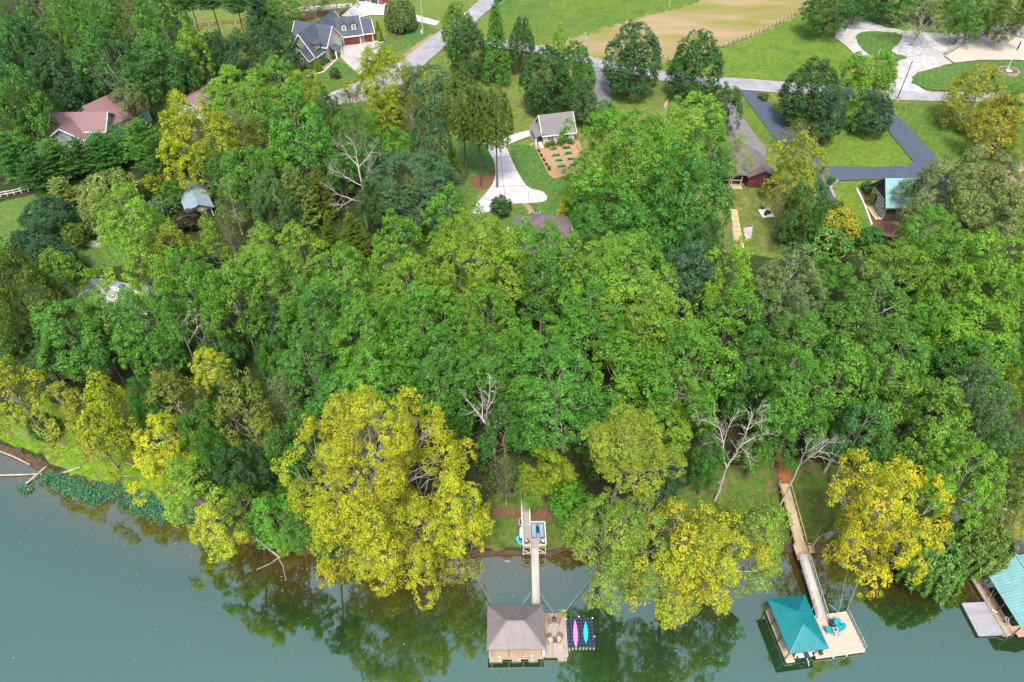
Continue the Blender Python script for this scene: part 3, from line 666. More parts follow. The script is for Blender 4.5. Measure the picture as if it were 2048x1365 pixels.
# pink-roofed outbuilding
O = G(394, 184, 4.6); O[2] -= 4.6
t = thing('outbuilding', 'outbuilding with faded pink metal roof behind the glowing yellow tree', 'outbuilding', O, R(-18))
gable_walls(MB(), -3.6, 3.6, -4.5, 4.5, 3.0, 4.4, 'y').build('wall', m_palesage, t); gable_roof(MB(), -3.6, 3.6, -4.5, 4.5, 3.0, 4.4, 'y').build('roof', m_pinkroof, t); gable_trim(MB(), -3.6, 3.6, -4.5, 4.5, 3.0, 4.4, 'y').build('trim', m_trim, t)
window(t, (0, -4.5, 1.6), 1.2, 1.1)
# tin-roofed shed
a, b = G(374, 357, 4.0), G(395, 407, 4.0)
rz = math.atan2(a[1] - b[1], a[0] - b[0]) - math.pi / 2; Ls = math.hypot(*(a - b)[:2]); O = b - np.array([0, 0, 4.0])
t = thing('metal_shed', 'shed with pale blue tin gable roof among the trees', 'shed', O, rz)
gable_walls(MB(), -2.3, 2.3, 0.2, Ls - .2, 2.5, 3.8, 'y').build('wall', m_cream, t)
gable_roof(MB(), -2.3, 2.3, 0.2, Ls - .2, 2.5, 3.8, 'y', 0.5, 0.07, 0.5).build('roof', m_tin, t); gable_trim(MB(), -2.3, 2.3, 0.2, Ls - .2, 2.5, 3.8, 'y', 0.5, 0.5, 0.08, 0.16).build('trim', m_brown, t)
mb = MB()
for y in np.arange(0, Ls, 0.45):
    mb.bar((-2.78, y, 2.37), (0, y, 3.98), 0.05, 0.06); mb.bar((2.78, y, 2.37), (0, y, 3.98), 0.05, 0.06)
mb.build('roof_seam', m_tin, t, kind='stuff')
MB().box((0.2, 0.14, 1.0), (3.6, 0.1, 2.1)).build('opening', m_dark, t); MB().box((0, 0.08, 3.5), (0.25, 0.1, 0.25)).build('vent', m_brown, t)

# white-roofed cottage hidden in the trees
O = G(235, 575, 5.5); O[2] -= 5.5
t = thing('white_roofed_cottage', 'cottage with white roof and red brown deck hidden by tall trees', 'cottage', O, R(-14))
wl, rf = MB(), MB()
gable_walls(wl, -7, 7, -3, 3.4, 3.2, 5.2); gable_roof(rf, -7, 7, -3, 3.4, 3.2, 5.2)
gable_walls(wl, 0.5, 6, -5.2, 0, 3.0, 4.9, 'y'); gable_roof(rf, 0.5, 6, -5.2, 0, 3.0, 4.9, 'y')
wl.build('wall', m_brown, t); rf.build('roof', m_whiteroof, t)
for x in (-5, -3, -1): window(t, (x, -3, 1.9), 1.5, 1.3, 0, (1, 0))
window(t, (3.2, -5.2, 2.0), 3.0, 1.4, 0, (2, 0))
MB().box((-2, -6.4, 0.2), (9, 5.2, 0.25)).build('deck', m_redwood, t)
MB().box((-1, -11.0, -0.8), (7, 3.0, 0.2)).build('terrace', m_whiteroof, t)

# grey-roofed house behind the wood
O = G(1088, 440, 6.5); O[2] -= 6.5
t = thing('grey_roofed_house', 'large house with grey hipped roofs half hidden by trees', 'house', O, 0.0)
def hip(mb, x0, x1, y0, y1, he, hr, rx, th=0.14, axis='x'):
    ym, xm = (y0 + y1) / 2, (x0 + x1) / 2
    a, b = ((x0 + rx, ym, hr), (x1 - rx, ym, hr)) if axis == 'x' else ((xm, y0 + rx, hr), (xm, y1 - rx, hr))
    c = [(x0, y0, he), (x1, y0, he), (x1, y1, he), (x0, y1, he)]
    if axis == 'x':
        for F in ([c[0], c[1], b, a], [c[2], c[3], a, b], [c[3], c[0], a], [c[1], c[2], b]): mb.slab(F, th)
    else:
        for F in ([c[1], c[2], b, a], [c[3], c[0], a, b], [c[0], c[1], a], [c[2], c[3], b]): mb.slab(F, th)
    return mb
wl, rf = MB(), MB()
wl.box((0, -1, 1.4), (10.4, 11.4, 4.0)); hip(rf, -5.8, 5.8, -7.2, 5.4, 3.5, 7.4, 5.0, axis='y')
gable_walls(wl, -6.6, -1, -4.5, 1.5, 3.2, 5.6); gable_roof(rf, -6.6, -1, -4.5, 1.5, 3.2, 5.6); gable_walls(wl, 1, 5.0, -4.0, 2.0, 3.2, 5.6); gable_roof(rf, 1, 5.0, -4, 2, 3.2, 5.6)
gable_walls(wl, 3.4, 7.4, -9.5, -4.4, 2.6, 4.6, 'y'); gable_roof(rf, 3.4, 7.4, -9.5, -4.4, 2.6, 4.6, 'y'); gable_walls(wl, -7.0, -2.6, -11.5, -4.4, 2.8, 4.9, 'y'); gable_roof(rf, -7.0, -2.6, -11.5, -4.4, 2.8, 4.9, 'y')
wl.build('wall', m_cream, t); rf.build('roof', m_brownsh, t)
gable_trim(gable_trim(MB(), 1, 5.0, -4, 2, 3.2, 5.6), -6.6, -1, -4.5, 1.5, 3.2, 5.6).build('trim', m_trim, t)
ch = MB().box((-1.4, 0.9, 6.9), (1.6, 0.9, 1.6)).build('chimney', m_greysh, t); MB().box((-1.7, .9, 7.9), (.2, .2, .5)).box((-1.2, .9, 7.9), (.2, .2, .5)).build('flue', m_dark, ch)
window(t, (-4.8, -11.5, 1.6), 1.4, 1.4)

# brown house with screened porch and maroon garage
p0, p1 = G(1493, 376), G(1546, 377.5)
rz, L_ = frame_of(p0, p1)
t = thing('brown_house', 'brown house with grey roof, screened porch and maroon garage end', 'house', p0, rz)
K = Matrix(((1, -0.16, 0, 0), (0, 1, 0, 0), (0, 0, 1, 0), (0, 0, 0, 1)))
wl, rf = MB(), MB()
gable_walls(wl, 0, L_, 0, 10.5, 2.9, 4.3, 'y'); gable_roof(rf, 0, L_, 0, 10.5, 2.9, 4.3, 'y', 0.35, 0.12, 0.4)
wl.xf(K).build('wall', m_maroon, t); rf.xf(K).build('roof', m_brownsh, t)
gable_trim(MB(), 0, L_, 0, 10.5, 2.9, 4.3, 'y', 0.35, 0.4, 0.1, 0.2).xf(K).build('trim', m_brown, t)
sd = MB()
for z in np.arange(0.3, 2.9, 0.3): sd.box((L_ / 2, -0.02, z), (L_ - 0.1, 0.05, 0.03))
sd.build('siding_board', m_maroon, t, kind='stuff')
wl, rf = MB(), MB()
wl.box((-4.6, 6.0, 1.4), (8.4, 8.2, 3.6)); hip(rf, -9.6, -0.2, 0.3, 11.0, 2.9, 5.2, 3.6)
wl.build('wall', m_brown, t); rf.build('roof', m_greysh, t)
for x in (-5.6, -3.3, -1.2): MB().box((x, 0.9, 1.4), (0.14, 0.14, 3.0)).build('porch_post', m_trim, t)
MB().box((-3.4, 1.6, 1.9), (4.4, 0.06, 1.6)).build('screen', m_dark, t); MB().box((-3.4, 0.88, 1.35), (4.5, 0.1, 0.12)).box((-3.4, 0.86, 2.65), (4.5, 0.1, 0.12)).build('rail', m_trim, t)
MB().box((-3.4, 0.2, 0.05), (4.6, 1.8, 0.3)).build('porch_floor', m_tan, t)

# timbered house with teal roof
b0, b1 = G(1741, 402), G(1765, 444)
rz = math.atan2(b1[1] - b0[1], b1[0] - b0[0]); Lw = float(np.hypot(*(b1 - b0)[:2]))
t = thing('timbered_house', 'dark house with white half-timber stripes and teal roof', 'house', b0, rz)
# local x runs along the striped gable wall, +y goes back under the ridge
he, hr = 4.0, 7.6
gable_walls(MB(), 0, Lw, 0, 11, he, hr, 'y').build('wall', m_brown, t)
gable_roof(MB(), 0, Lw, 0.2, 11, he, hr, 'y', 1.3, 0.14, 0.8).build('roof', m_tealroof, t); gable_trim(MB(), 0, Lw, 0.2, 11, he, hr, 'y', 1.3, 0.8, 0.1, 0.3).build('trim', m_blackwood, t)
MB().box((Lw / 2, -0.06, 1.75), (Lw + .1, 0.12, 3.6)).build('timber_wall', m_blackwood, t)
for i, z in enumerate((0.35, 0.95, 1.55, 2.15, 2.75, 3.3)):
    MB().box((Lw / 2, -0.13, z), (Lw - 0.1, 0.06, 0.26)).build('stripe', m_trim, t)
window(t, (Lw * 0.3, -0.14, 2.2), 1.0, 1.3, 0, (0, 1)); window(t, (Lw * 0.8, -0.14, 2.2), 1.0, 1.3, 0, (0, 1)); window(t, (Lw * 0.55, -0.02, 5.2), 0.9, 1.1, 0, (1, 1))
MB().box((Lw / 2, -1.0, 0.02), (Lw, 1.5, 0.12)).build('terrace', m_tan, t)
c = G(1772, 470)
dk = thing('round_deck', 'round brown deck below the timbered house', 'deck', c)
MB().lathe([(2.6, 1.2), (2.7, 1.35), (0.1, 1.35)], 20).build('floor', m_redwood, dk)
for i in range(8): a = i * 0.785; MB().box((2.4 * math.cos(a), 2.4 * math.sin(a), 0.4), (0.14, 0.14, 2.0)).build('post', m_blackwood, dk)
tag(MB().prism([(G(x, y) - G(1745, 465))[:2].tolist() for x, y in ((1722, 458), (1745, 455), (1752, 470), (1738, 490), (1728, 478))], -.2, 0.22).build('patio', m_darkdoor, None, loc=G(1745, 465)), 'dark stone patio beside the round brown deck', 'patio')
def line_wall(name, label, cat, px, m, w, h, z0=-0.2):
    P = [G(*p) for p in px]; o = P[0]; mb = MB()
    for a, b in zip(P[:-1], P[1:]): mb.bar(a - o + np.array([0, 0, z0 + h / 2]), b - o + np.array([0, 0, z0 + h / 2]), w, h)
    return tag(mb.build(name, m, None, loc=o), label, cat)
line_wall('garden_wall', 'low pale wall along the timbered house bed', 'wall', [(1712, 380), (1726, 408), (1742, 452)], m_trim, 0.3, 0.7)
line_wall('garden_wall', 'stone edging at the corner of the blue drive', 'wall', [(1674, 364), (1664, 372), (1660, 380), (1668, 398)], m_stone, 0.6, 0.7)
line_wall('court_wall', 'grey block wall along the upper side of the pale sand court', 'wall', [(1888, 113), (1917, 96), (1967, 70), (1992, 68), (2060, 82), (2140, 90)], m_stone, 0.7, 1.3)
rl = thing('court_railing', 'dark railing on the block wall of the sand court', 'railing', G(1892, 110))
P = [G(*p) - G(1892, 110) for p in ((1892, 110), (1917, 95), (1967, 69), (1992, 67))]; mb = MB()
for a, b in zip(P[:-1], P[1:]):
    mb.bar(a + [0, 0, 1.7], b + [0, 0, 1.7], 0.1, 0.1)
    for k in range(5): q = a + (b - a) * k / 5; MB().box((q[0], q[1], q[2] + 1.2), (0.12, 0.12, 1.1)).build('post', m_pole, rl)
mb.build('rail', m_pole, rl)
# ---------------------------------------------------------------- tree builders
def leaf_mat(name, transl=0.35, rough=0.55, spec=0.3, alt=(1.5, 1.15, 0.5), var=0.34):
    m = bpy.data.materials.new(name); m.use_nodes = True
    N, L = m.node_tree.nodes, m.node_tree.links
    b = N['Principled BSDF']; out = N['Material Output']
    b.inputs['Roughness'].default_value = rough; b.inputs['Specular IOR Level'].default_value = spec
    oi = N.new('ShaderNodeObjectInfo'); at = N.new('ShaderNodeAttribute'); at.attribute_name = 'tint'
    h = N.new('ShaderNodeHueSaturation')
    mr = N.new('ShaderNodeMapRange'); mr.inputs[3].default_value = 1.14 - var; mr.inputs[4].default_value = 1.14 + var
    L.new(at.outputs['Fac'], mr.inputs[0]); L.new(mr.outputs[0], h.inputs['Value'])
    # leaves that have turned a little: some of each branch runs to a warmer green
    mx = N.new('ShaderNodeMix'); mx.data_type = 'RGBA'; mx.blend_type = 'MULTIPLY'
    a2 = N.new('ShaderNodeAttribute'); a2.attribute_name = 'turn'
    L.new(a2.outputs['Fac'], mx.inputs[0]); L.new(oi.outputs['Color'], mx.inputs[6]); mx.inputs[7].default_value = (*alt, 1)
    mx.clamp_result = False
    L.new(mx.outputs[2], h.inputs['Color']); L.new(h.outputs[0], b.inputs['Base Color'])
    tr = N.new('ShaderNodeBsdfTranslucent')
    g = N.new('ShaderNodeMix'); g.data_type = 'RGBA'; g.blend_type = 'MULTIPLY'; g.inputs[0].default_value = 1.0
    L.new(h.outputs[0], g.inputs[6]); g.inputs[7].default_value = (1.25, 1.2, 0.55, 1)
    L.new(g.outputs[2], tr.inputs[0])
    ms = N.new('ShaderNodeMixShader'); ms.inputs[0].default_value = transl
    L.new(b.outputs[0], ms.inputs[1]); L.new(tr.outputs[0], ms.inputs[2]); L.new(ms.outputs[0], out.inputs[0])
    return m
m_leaf = leaf_mat('leaf', 0.38, 0.45, 0.38, (1.4, 1.2, 0.6), 0.36)
m_syc = leaf_mat('turning_leaf', 0.35, 0.5, 0.3, (0.42, 0.80, 1.0), 0.34)
m_needle = leaf_mat('needle', 0.15, 0.6, 0.2, (1.3, 1.1, 0.6), 0.3)
m_bark = mat('bark_brown', (0.13, 0.10, 0.075), (0.07, 0.055, 0.042), rough=0.95, scale=2.0, detail=8, bump=0.6, spec=0.1, stretch=(1, 1, 0.25))
m_pale = mat('bark_pale', (0.42, 0.39, 0.34), (0.25, 0.22, 0.18), rough=0.9, scale=1.2, detail=6, spec=0.1, stretch=(1, 1, 0.4))
m_dead = mat('dead_wood', (0.40, 0.36, 0.32), (0.24, 0.20, 0.17), rough=0.95, scale=1.5, detail=6, spec=0.1, stretch=(1, 1, 0.3))

def unit(v): return v / (np.linalg.norm(v, axis=-1, keepdims=True) + 1e-9)
def rdir(rg, n): return unit(rg.normal(size=(n, 3)))

def leaf_mesh(name, P, N_, S, tint, turn, m, asp=0.55, fold=0.18, along=None):
    n = len(P); rg = np.random.default_rng(n)
    t = along if along is not None else unit(np.cross(N_, rdir(rg, n)))
    b = unit(np.cross(N_, t)); S = S[:, None]
    V = np.stack([P - t * S, P + b * S * asp + N_ * S * fold, P + t * S, P - b * S * asp + N_ * S * fold], 1).reshape(-1, 3)
    F = np.arange(4 * n).reshape(n, 4)
    me = quad_mesh(name, V, F, m)
    for k, v in (('tint', tint), ('turn', turn)):
        a = me.attributes.new(k, 'FLOAT', 'FACE'); a.data.foreach_set('value', np.clip(v, 0, 1).astype(np.float32))
    return me

def seg_mesh(name, paths, m, n=5):
    """many tapering limbs (list of (points, radii)) as one mesh"""
    V, F = [], []
    k = 0
    for pts, rad in paths:
        pts = np.asarray(pts, float); t = np.gradient(pts, axis=0); t = unit(t)
        u = np.where(np.abs(t[:, 2:3]) < 0.9, [[0, 0, 1.0]], [[1.0, 0, 0]])
        a = unit(np.cross(t, u)); b = np.cross(t, a)
        an = np.arange(n) * 2 * np.pi / n
        ring = pts[:, None] + np.asarray(rad)[:, None, None] * (a[:, None] * np.cos(an)[None, :, None] + b[:, None] * np.sin(an)[None, :, None])
        V.append(ring.reshape(-1, 3)); L_ = len(pts)
        i, j = np.meshgrid(np.arange(L_ - 1), np.arange(n), indexing='ij')
        F.append(np.stack([i * n + j, i * n + (j + 1) % n, (i + 1) * n + (j + 1) % n, (i + 1) * n + j], -1).reshape(-1, 4) + k)
        k += L_ * n
    me = quad_mesh(name, np.concatenate(V), np.concatenate(F), m)
    me.polygons.foreach_set('use_smooth', [True] * len(me.polygons))
    return me

def bend(rg, p, q, k=4, wob=0.12, sag=0.0):
    t = np.linspace(0, 1, k)[:, None]
    d = np.linalg.norm(q - p)
    w = rg.normal(size=(k, 3)) * wob * d * 0.5; w[0] = w[-1] = 0
    c = p + (q - p) * t + w
    c[:, 2] += sag * d * np.sin(np.pi * t[:, 0])
    return c

def trunk_mesh(seed, m, lean=0.04):
    """unit trunk, z 0..1, radius 1 at the foot"""
    rg = np.random.default_rng(seed)
    z = np.array([-0.06, 0.0, 0.03, 0.1, 0.25, 0.45, 0.7, 1.0])
    p = np.stack([np.cumsum(rg.normal(size=8)) * lean * 0.0, 0 * z, z], 1)
    r = np.array([1.5, 1.35, 1.1, 0.95, 0.85, 0.75, 0.62, 0.42])
    return seg_mesh('trunk', [(p, r)], m, 8)

PROF = {
    'round': lambda t: np.sqrt(np.clip(1 - t * t, 0, 1)),
    'egg': lambda t: np.sqrt(np.clip(1 - t * t, 0, 1)) * (1.0 - 0.28 * t),
    'flame': lambda t: np.clip((1 - np.abs(t) ** 2.2), 0, 1) ** 0.6 * (1 - 0.22 * t),
    'cone': lambda t: np.clip((1 - t) / 2, 0, 1) ** 0.75 * np.clip((t + 1.15) * 4, 0, 1),
    'vase': lambda t: np.sqrt(np.clip(1 - t * t, 0, 1)) * (1.0 + 0.25 * t),
}
def broad(seed, Rh, Rz, nm, rm, prof='egg', sub=0.55, leaf=0.21, nleaf=12, dens=1.0, up=0.45, irr=0.15, mz=1.15, keep=1.0, asp=0.55, m=None, bark=None, fill=0.75, turn=0.25, twigs=0, taper=0.0):
    """crown of boughs (mounds) > sprays > leaves, centred at the origin; returns crown and limb meshes"""
    rg = np.random.default_rng(seed)
    pf = PROF[prof]
    T = (np.arange(nm) + rg.random(nm)) / nm
    tt = np.linspace(-0.92, 0.95, 200); cw = np.cumsum(pf(tt) + 0.25); cw /= cw[-1]
    t = np.interp(T, cw, tt)
    ph = np.arange(nm) * 2.39996 + rg.normal(size=nm) * 0.35
    rho = pf(t) * (fill + (1 - fill) * rg.random(nm) * 0.4) * (1 + irr * rg.normal(size=nm))
    rho *= np.where(rg.random(nm) < 0.18, 0.5, 1.0)
    rr = rm * Rh * (0.75 + 0.5 * rg.random(nm)) * (0.7 + 0.3 * pf(t))
    cen = np.stack([np.maximum(Rh * rho - rr * 0.55, 0) * np.cos(ph), np.maximum(Rh * rho - rr * 0.55, 0) * np.sin(ph), t * (Rz - rr * 0.5) * (1 + 0.3 * irr * rg.normal(size=nm))], 1)
    if keep < 1:
        k = rg.random(nm) < keep; cen, rr, t = cen[k], rr[k], t[k]
    mt = rg.random(len(cen)); mtn = rg.random(len(cen))
    PP, NN, SS, TI, TU = [], [], [], [], []
    for c, r, a, b in zip(cen, rr, mt, mtn):
        out = unit(np.array([c[0], c[1], 0.0]) + 1e-6) * min(1, np.hypot(c[0], c[1]) / (0.5 * Rh)) + np.array([0, 0, up + 0.25])
        out = unit(out)
        ns = int(max(5, dens * 6.6 * r * r / (sub * sub) * 0.5))
        d = rdir(rg, ns * 3)
        d = d[(d @ out) > -0.12 + 0.30 * rg.random(ns * 3)][:ns]
        tp = np.where(d[:, 2:3] > 0, 1 - taper * d[:, 2:3], 1.0)
        sp = c + d * np.concatenate([tp, tp, np.full_like(tp, mz)], 1) * r * (0.70 + 0.40 * rg.random((len(d), 1)))
        st = rg.random(len(d)); k = nleaf
        e = rdir(rg, len(d) * k).reshape(len(d), k, 3)
        o2 = unit(0.6 * d + np.array([0, 0, up + 0.2]))
        e = np.where((e * o2[:, None]).sum(-1, keepdims=True) < -0.35, -e, e)          # a spray is a little dome of leaves
        lr = sub * (0.52 + 0.25 * rg.random((len(d), k, 1))) * (0.7 + 0.6 * rg.random((len(d), 1, 1)))
        lp = sp[:, None] + e * lr * np.array([1, 1, 0.8])
        ln = unit(0.55 * e + 0.30 * d[:, None] + np.array([0, 0, up * 0.8]) + 0.42 * rg.normal(size=(len(d), k, 3)))
        PP.append(lp.reshape(-1, 3)); NN.append(ln.reshape(-1, 3))
        SS.append(leaf * (0.7 + 0.6 * rg.random(len(d) * k)))
        TI.append((0.5 + 0.50 * (a - 0.5) + 0.40 * (st[:, None] - 0.5) + 0.55 * (rg.random((len(d), k)) - 0.5)).ravel())
        TU.append((turn * (b + st[:, None]) * rg.random((len(d), k))).ravel())
    m_ = m or m_leaf
    me = leaf_mesh('crown', np.concatenate(PP), np.concatenate(NN), np.concatenate(SS), np.concatenate(TI), np.concatenate(TU), m_, asp)
    paths = []
    base = np.array([0, 0, -Rz * 0.95])
    paths.append((bend(rg, base, np.array([0, 0, Rz * 0.55]), 5, 0.05), np.linspace(0.20, 0.04, 5) * (Rh / 5.5)))
    for c, r in zip(cen, rr):
        s = np.array([0, 0, np.clip(c[2] - 0.6 * np.hypot(c[0], c[1]) - 0.3 * Rz, -Rz * 0.95, Rz * 0.4)])
        q = bend(rg, s, c, 5, 0.16)
        w = 0.015 * Rh / 5.5 + 0.026 * r
        paths.append((q, np.linspace(w, w * 0.35, 5)))
        for _ in range(2 + twigs):
            e = c + rdir(rg, 1)[0] * r * (0.8 + 0.35 * rg.random() * (1 + twigs * 0.5)) + np.array([0, 0, 0.25 * r])
            paths.append((bend(rg, q[3], e, 4, 0.2), np.linspace(w * 0.5, w * 0.12, 4)))
    return me, seg_mesh('branch', paths, bark or m_bark, 4)

def conifer(seed, Rh, Rz, tiers=26, leaf=0.16, m=None, droop=-0.1, dens=1.0, slim=0.85, rag=0.2):
    """narrow crown of upswept sprays round a stem"""
    rg = np.random.default_rng(seed)
    PP, NN, SS, TI, TU, AL = [], [], [], [], [], []
    paths = [(np.array([[0, 0, -Rz], [0, 0, 0], [0, 0, Rz * 0.97]]), np.array([0.16, 0.1, 0.02]) * Rh / 2.5)]
    for i in range(tiers):
        t = -0.97 + 1.94 * (i + rg.random() * 0.6) / tiers
        w = Rh * (np.clip((1 - t) / 2, 0, 1) ** slim * min(1, (t + 1.1) * 3.5) + 0.05)
        nb = int(7 + 5 * w / Rh)
        for j in range(nb):
            a = rg.random() * 6.2832; L_ = w * (1 - rag + 2 * rag * rg.random())
            d = np.array([math.cos(a), math.sin(a), droop + 0.3 * rg.random()])
            p0 = np.array([0, 0, t * Rz]); n = int(max(6, dens * 42 * L_ / 2.5))
            u = rg.random(n) ** 0.6
            side = np.array([-d[1], d[0], 0])
            p = p0 + d * (u * L_)[:, None] + side * (rg.normal(size=n) * 0.18 * L_ * (1.15 - u))[:, None] + rg.normal(size=(n, 3)) * 0.13 + np.array([0, 0, 1]) * (0.25 * L_ * u ** 2)[:, None]
            PP.append(p); AL.append(unit(d + 0.6 * rg.normal(size=(n, 3)) + np.array([0, 0, 0.45])))
            SS.append(leaf * (0.7 + 0.7 * rg.random(n)))
            st = rg.random(); TI.append(0.5 + 0.45 * (st - 0.5) + 0.5 * (rg.random(n) - 0.5)); TU.append(0.3 * rg.random(n) * st)
            if j % 3 == 0: paths.append((np.stack([p0, p0 + d * L_ * 0.5, p0 + d * L_ * 0.85 + [0, 0, 0.15 * L_]]), np.array([0.04, 0.025, 0.01]) * Rh / 2.5))
    P, A = np.concatenate(PP), np.concatenate(AL)
    Nn = unit(np.cross(A, rdir(rg, len(A))) + np.array([0, 0, 0.5])); A = unit(A - Nn * (A * Nn).sum(1, keepdims=True))
    me = leaf_mesh('crown', P, Nn, np.concatenate(SS), np.concatenate(TI), np.concatenate(TU), m or m_needle, 0.35, 0.1, A)
    return me, seg_mesh('branch', paths, m_bark, 4)

def willow(seed, Rh, Rz, ns=520, leaf=0.27, wind=(0.25, 0.1)):
    rg = np.random.default_rng(seed)
    PP, AL, SS, TI = [], [], [], []
    paths = []
    for i in range(26):
        d = rdir(rg, 1)[0]; d[2] = abs(d[2]) * 0.9 + 0.1
        e = d * np.array([Rh * 0.75, Rh * 0.75, Rz * 0.95])
        paths.append((bend(rg, np.array([0, 0, -Rz * 0.9]), e, 5, 0.12, 0.1), np.linspace(0.16, 0.03, 5)))
    for i in range(ns):
        d = rdir(rg, 1)[0]; d[2] = abs(d[2]) ** 0.8
        s = d * np.array([Rh, Rh, Rz]) * (0.55 + 0.42 * rg.random()); cl = rg.random()
        L_ = (s[2] + Rz * 0.95) * (0.55 + 0.42 * rg.random())
        n = int(26 + 60 * L_ / Rz); u = np.sort(rg.random(n))
        o = unit(np.array([d[0], d[1], 0]) + 1e-6)
        p = s + o * (0.14 * Rh * u ** 0.6)[:, None] + np.array([wind[0], wind[1], 0]) * (u * L_)[:, None] - np.array([0, 0, 1]) * (L_ * u ** 1.35)[:, None]
        p = p + rg.normal(size=(n, 3)) * 0.10
        tn = np.gradient(p, axis=0) if n > 2 else np.tile([0, 0, -1.0], (n, 1))
        AL.append(unit(unit(tn) + 0.13 * rg.normal(size=(n, 3)))); PP.append(p)
        SS.append(leaf * (1.0 + 0.9 * rg.random(n))); TI.append(0.5 + 0.9 * (cl - 0.5) + 0.35 * (rg.random(n) - 0.5))
    P, A = np.concatenate(PP), np.concatenate(AL)
    Nn = unit(np.cross(A, rdir(rg, len(A))) + 0.5 * unit(P * [1, 1, 0.6])); A = unit(A - Nn * (A * Nn).sum(1, keepdims=True))
    me = leaf_mesh('crown', P, Nn, np.concatenate(SS), np.concatenate(TI), 0 * P[:, 0], m_leaf, 0.28, 0.08, A)
    return me, seg_mesh('branch', paths, m_bark, 4)

def dead_paths(seed, H, lean=(0, 0), spread=0.5, forks=2, depth=5, r0=0.3, first=0.4):
    rg = np.random.default_rng(seed); out = []
    def grow(p, d, L_, r, k):
        n = 4 if k > 2 else 3
        pts = [p]; dd = d.copy()
        for _ in range(n):
            dd = unit(dd + (0.06 if k == depth else 0.15) * rg.normal(size=3) + np.array([0, 0, 0.13])); pts.append(pts[-1] + dd * L_ / n)
        r1 = r * (0.62 if k > 0 else 0.35)
        out.append((np.array(pts), np.linspace(r, r1, n + 1)))
        if k == 0: return
        for i in range(forks + (rg.random() < 0.55)):
            a = unit(np.cross(dd, rdir(rg, 1)[0]))
            nd = unit(dd + a * spread * (0.7 + 0.8 * rg.random()))
            grow(pts[-1] if i < 2 else pts[-2], nd, L_ * (0.62 + 0.28 * rg.random()), r1 * (0.85 if i == 0 else 0.62), k - 1)
        if k < depth:
            for _ in range(2):
                j = rg.integers(1, n); nd = unit(dd + unit(np.cross(dd, rdir(rg, 1)[0])) * 1.0)
                if k >= 1: grow(pts[j], nd, L_ * 0.45, r1 * 0.4, min(k - 1, 1))
    grow(np.zeros(3) - [0, 0, 0.3], unit(np.array([lean[0], lean[1], 1.0])), H * first, r0, depth)
    return out

# prototypes: kind -> list of (Rh, Rz, crown mesh, branch mesh)
PRO = {}
TRIS = [0]
def reg(kind, Rh, Rz, pair):
    TRIS[0] += 2 * len(pair[0].polygons) + 2 * len(pair[1].polygons)
    PRO.setdefault(kind, []).append((Rh, Rz, pair[0], pair[1]))
for s in range(5): reg('P', 6.0, 7.0, broad(100 + s, 6.0, 7.0, 30, 0.31, 'egg', 0.70, 0.145, 27, 1.25, 0.5, 0.20, 1.65, turn=0.45, bark=m_pale, taper=0.42, fill=0.92))
for s in range(2): reg('P', 3.8, 5.0, broad(110 + s, 3.8, 5.0, 18, 0.37, 'egg', 0.62, 0.14, 25, 1.25, 0.5, 0.20, 1.6, turn=0.45, bark=m_pale, taper=0.42, fill=0.92))
for s in range(3): reg('P', 9.0, 8.5, broad(115 + s, 9.0, 8.5, 50, 0.245, 'egg', 0.78, 0.155, 29, 1.25, 0.5, 0.18, 1.6, turn=0.45, bark=m_pale, taper=0.40, fill=0.92))
for s in range(3): reg('M', 5.5, 5.5, broad(120 + s, 5.5, 5.5, 36, 0.28, 'round', 0.64, 0.14, 25, 1.25, 0.5, 0.14, 1.15, turn=0.4, fill=0.92, taper=0.15))
for s in range(3): reg('M', 10.5, 9.5, broad(125 + s, 10.5, 9.5, 66, 0.215, 'round', 0.78, 0.16, 28, 1.25, 0.5, 0.15, 1.2, turn=0.4, fill=0.92, taper=0.15))
for s in range(3): reg('O', 5.5, 7.5, broad(130 + s, 5.5, 7.5, 110, 0.19, 'egg', 0.55, 0.15, 17, 1.35, 0.55, 0.05, 1.5, turn=0.2, taper=0.3, fill=0.92))
reg('K', 4.5, 9.5, broad(135, 4.5, 9.5, 80, 0.26, 'cone', 0.55, 0.15, 17, 1.2, 0.55, 0.10, 1.4, turn=0.5, taper=0.3, fill=0.88))
reg('K', 3.4, 5.0, broad(136, 3.4, 5.0, 44, 0.27, 'cone', 0.5, 0.14, 15, 1.1, 0.55, 0.12, 1.3, turn=0.5, taper=0.3, fill=0.88))
for s in range(3): reg('S', 6.5, 7.0, broad(140 + s, 6.5, 7.0, 54, 0.25, 'egg', 0.64, 0.135, 26, 1.1, 0.45, 0.30, 1.2, keep=0.9, bark=m_pale, turn=0.8, twigs=1, m=m_syc, fill=0.85))
reg('S', 13.0, 15.0, broad(149, 13.0, 15.0, 175, 0.15, 'egg', 0.70, 0.14, 26, 1.1, 0.45, 0.22, 1.2, keep=0.92, bark=m_pale, turn=0.6, twigs=1, m=m_syc, fill=0.78))
reg('S', 4.2, 7.0, broad(146, 4.2, 7.0, 34, 0.29, 'egg', 0.6, 0.135, 24, 1.05, 0.45, 0.25, 1.2, keep=0.9, bark=m_pale, turn=0.8, twigs=1, m=m_syc, fill=0.85))
for s in range(2): reg('T', 5.0, 5.5, broad(150 + s, 5.0, 5.5, 30, 0.29, 'egg', 0.7, 0.14, 14, 0.85, 0.4, 0.26, 1.0, keep=0.88, bark=m_dead, twigs=4, turn=0.3))
for s in range(2): reg('C', 2.6, 5.5, conifer(160 + s, 2.6, 5.5, 30, 0.17, dens=1.25))
reg('C', 4.2, 8.0, conifer(163, 4.2, 8.0, 40, 0.19, dens=1.1))
for s in range(2): reg('N', 4.5, 6.0, conifer(165 + s, 4.5, 6.0, 22, 0.22, dens=1.0, slim=0.5, rag=0.4, droop=-0.05))
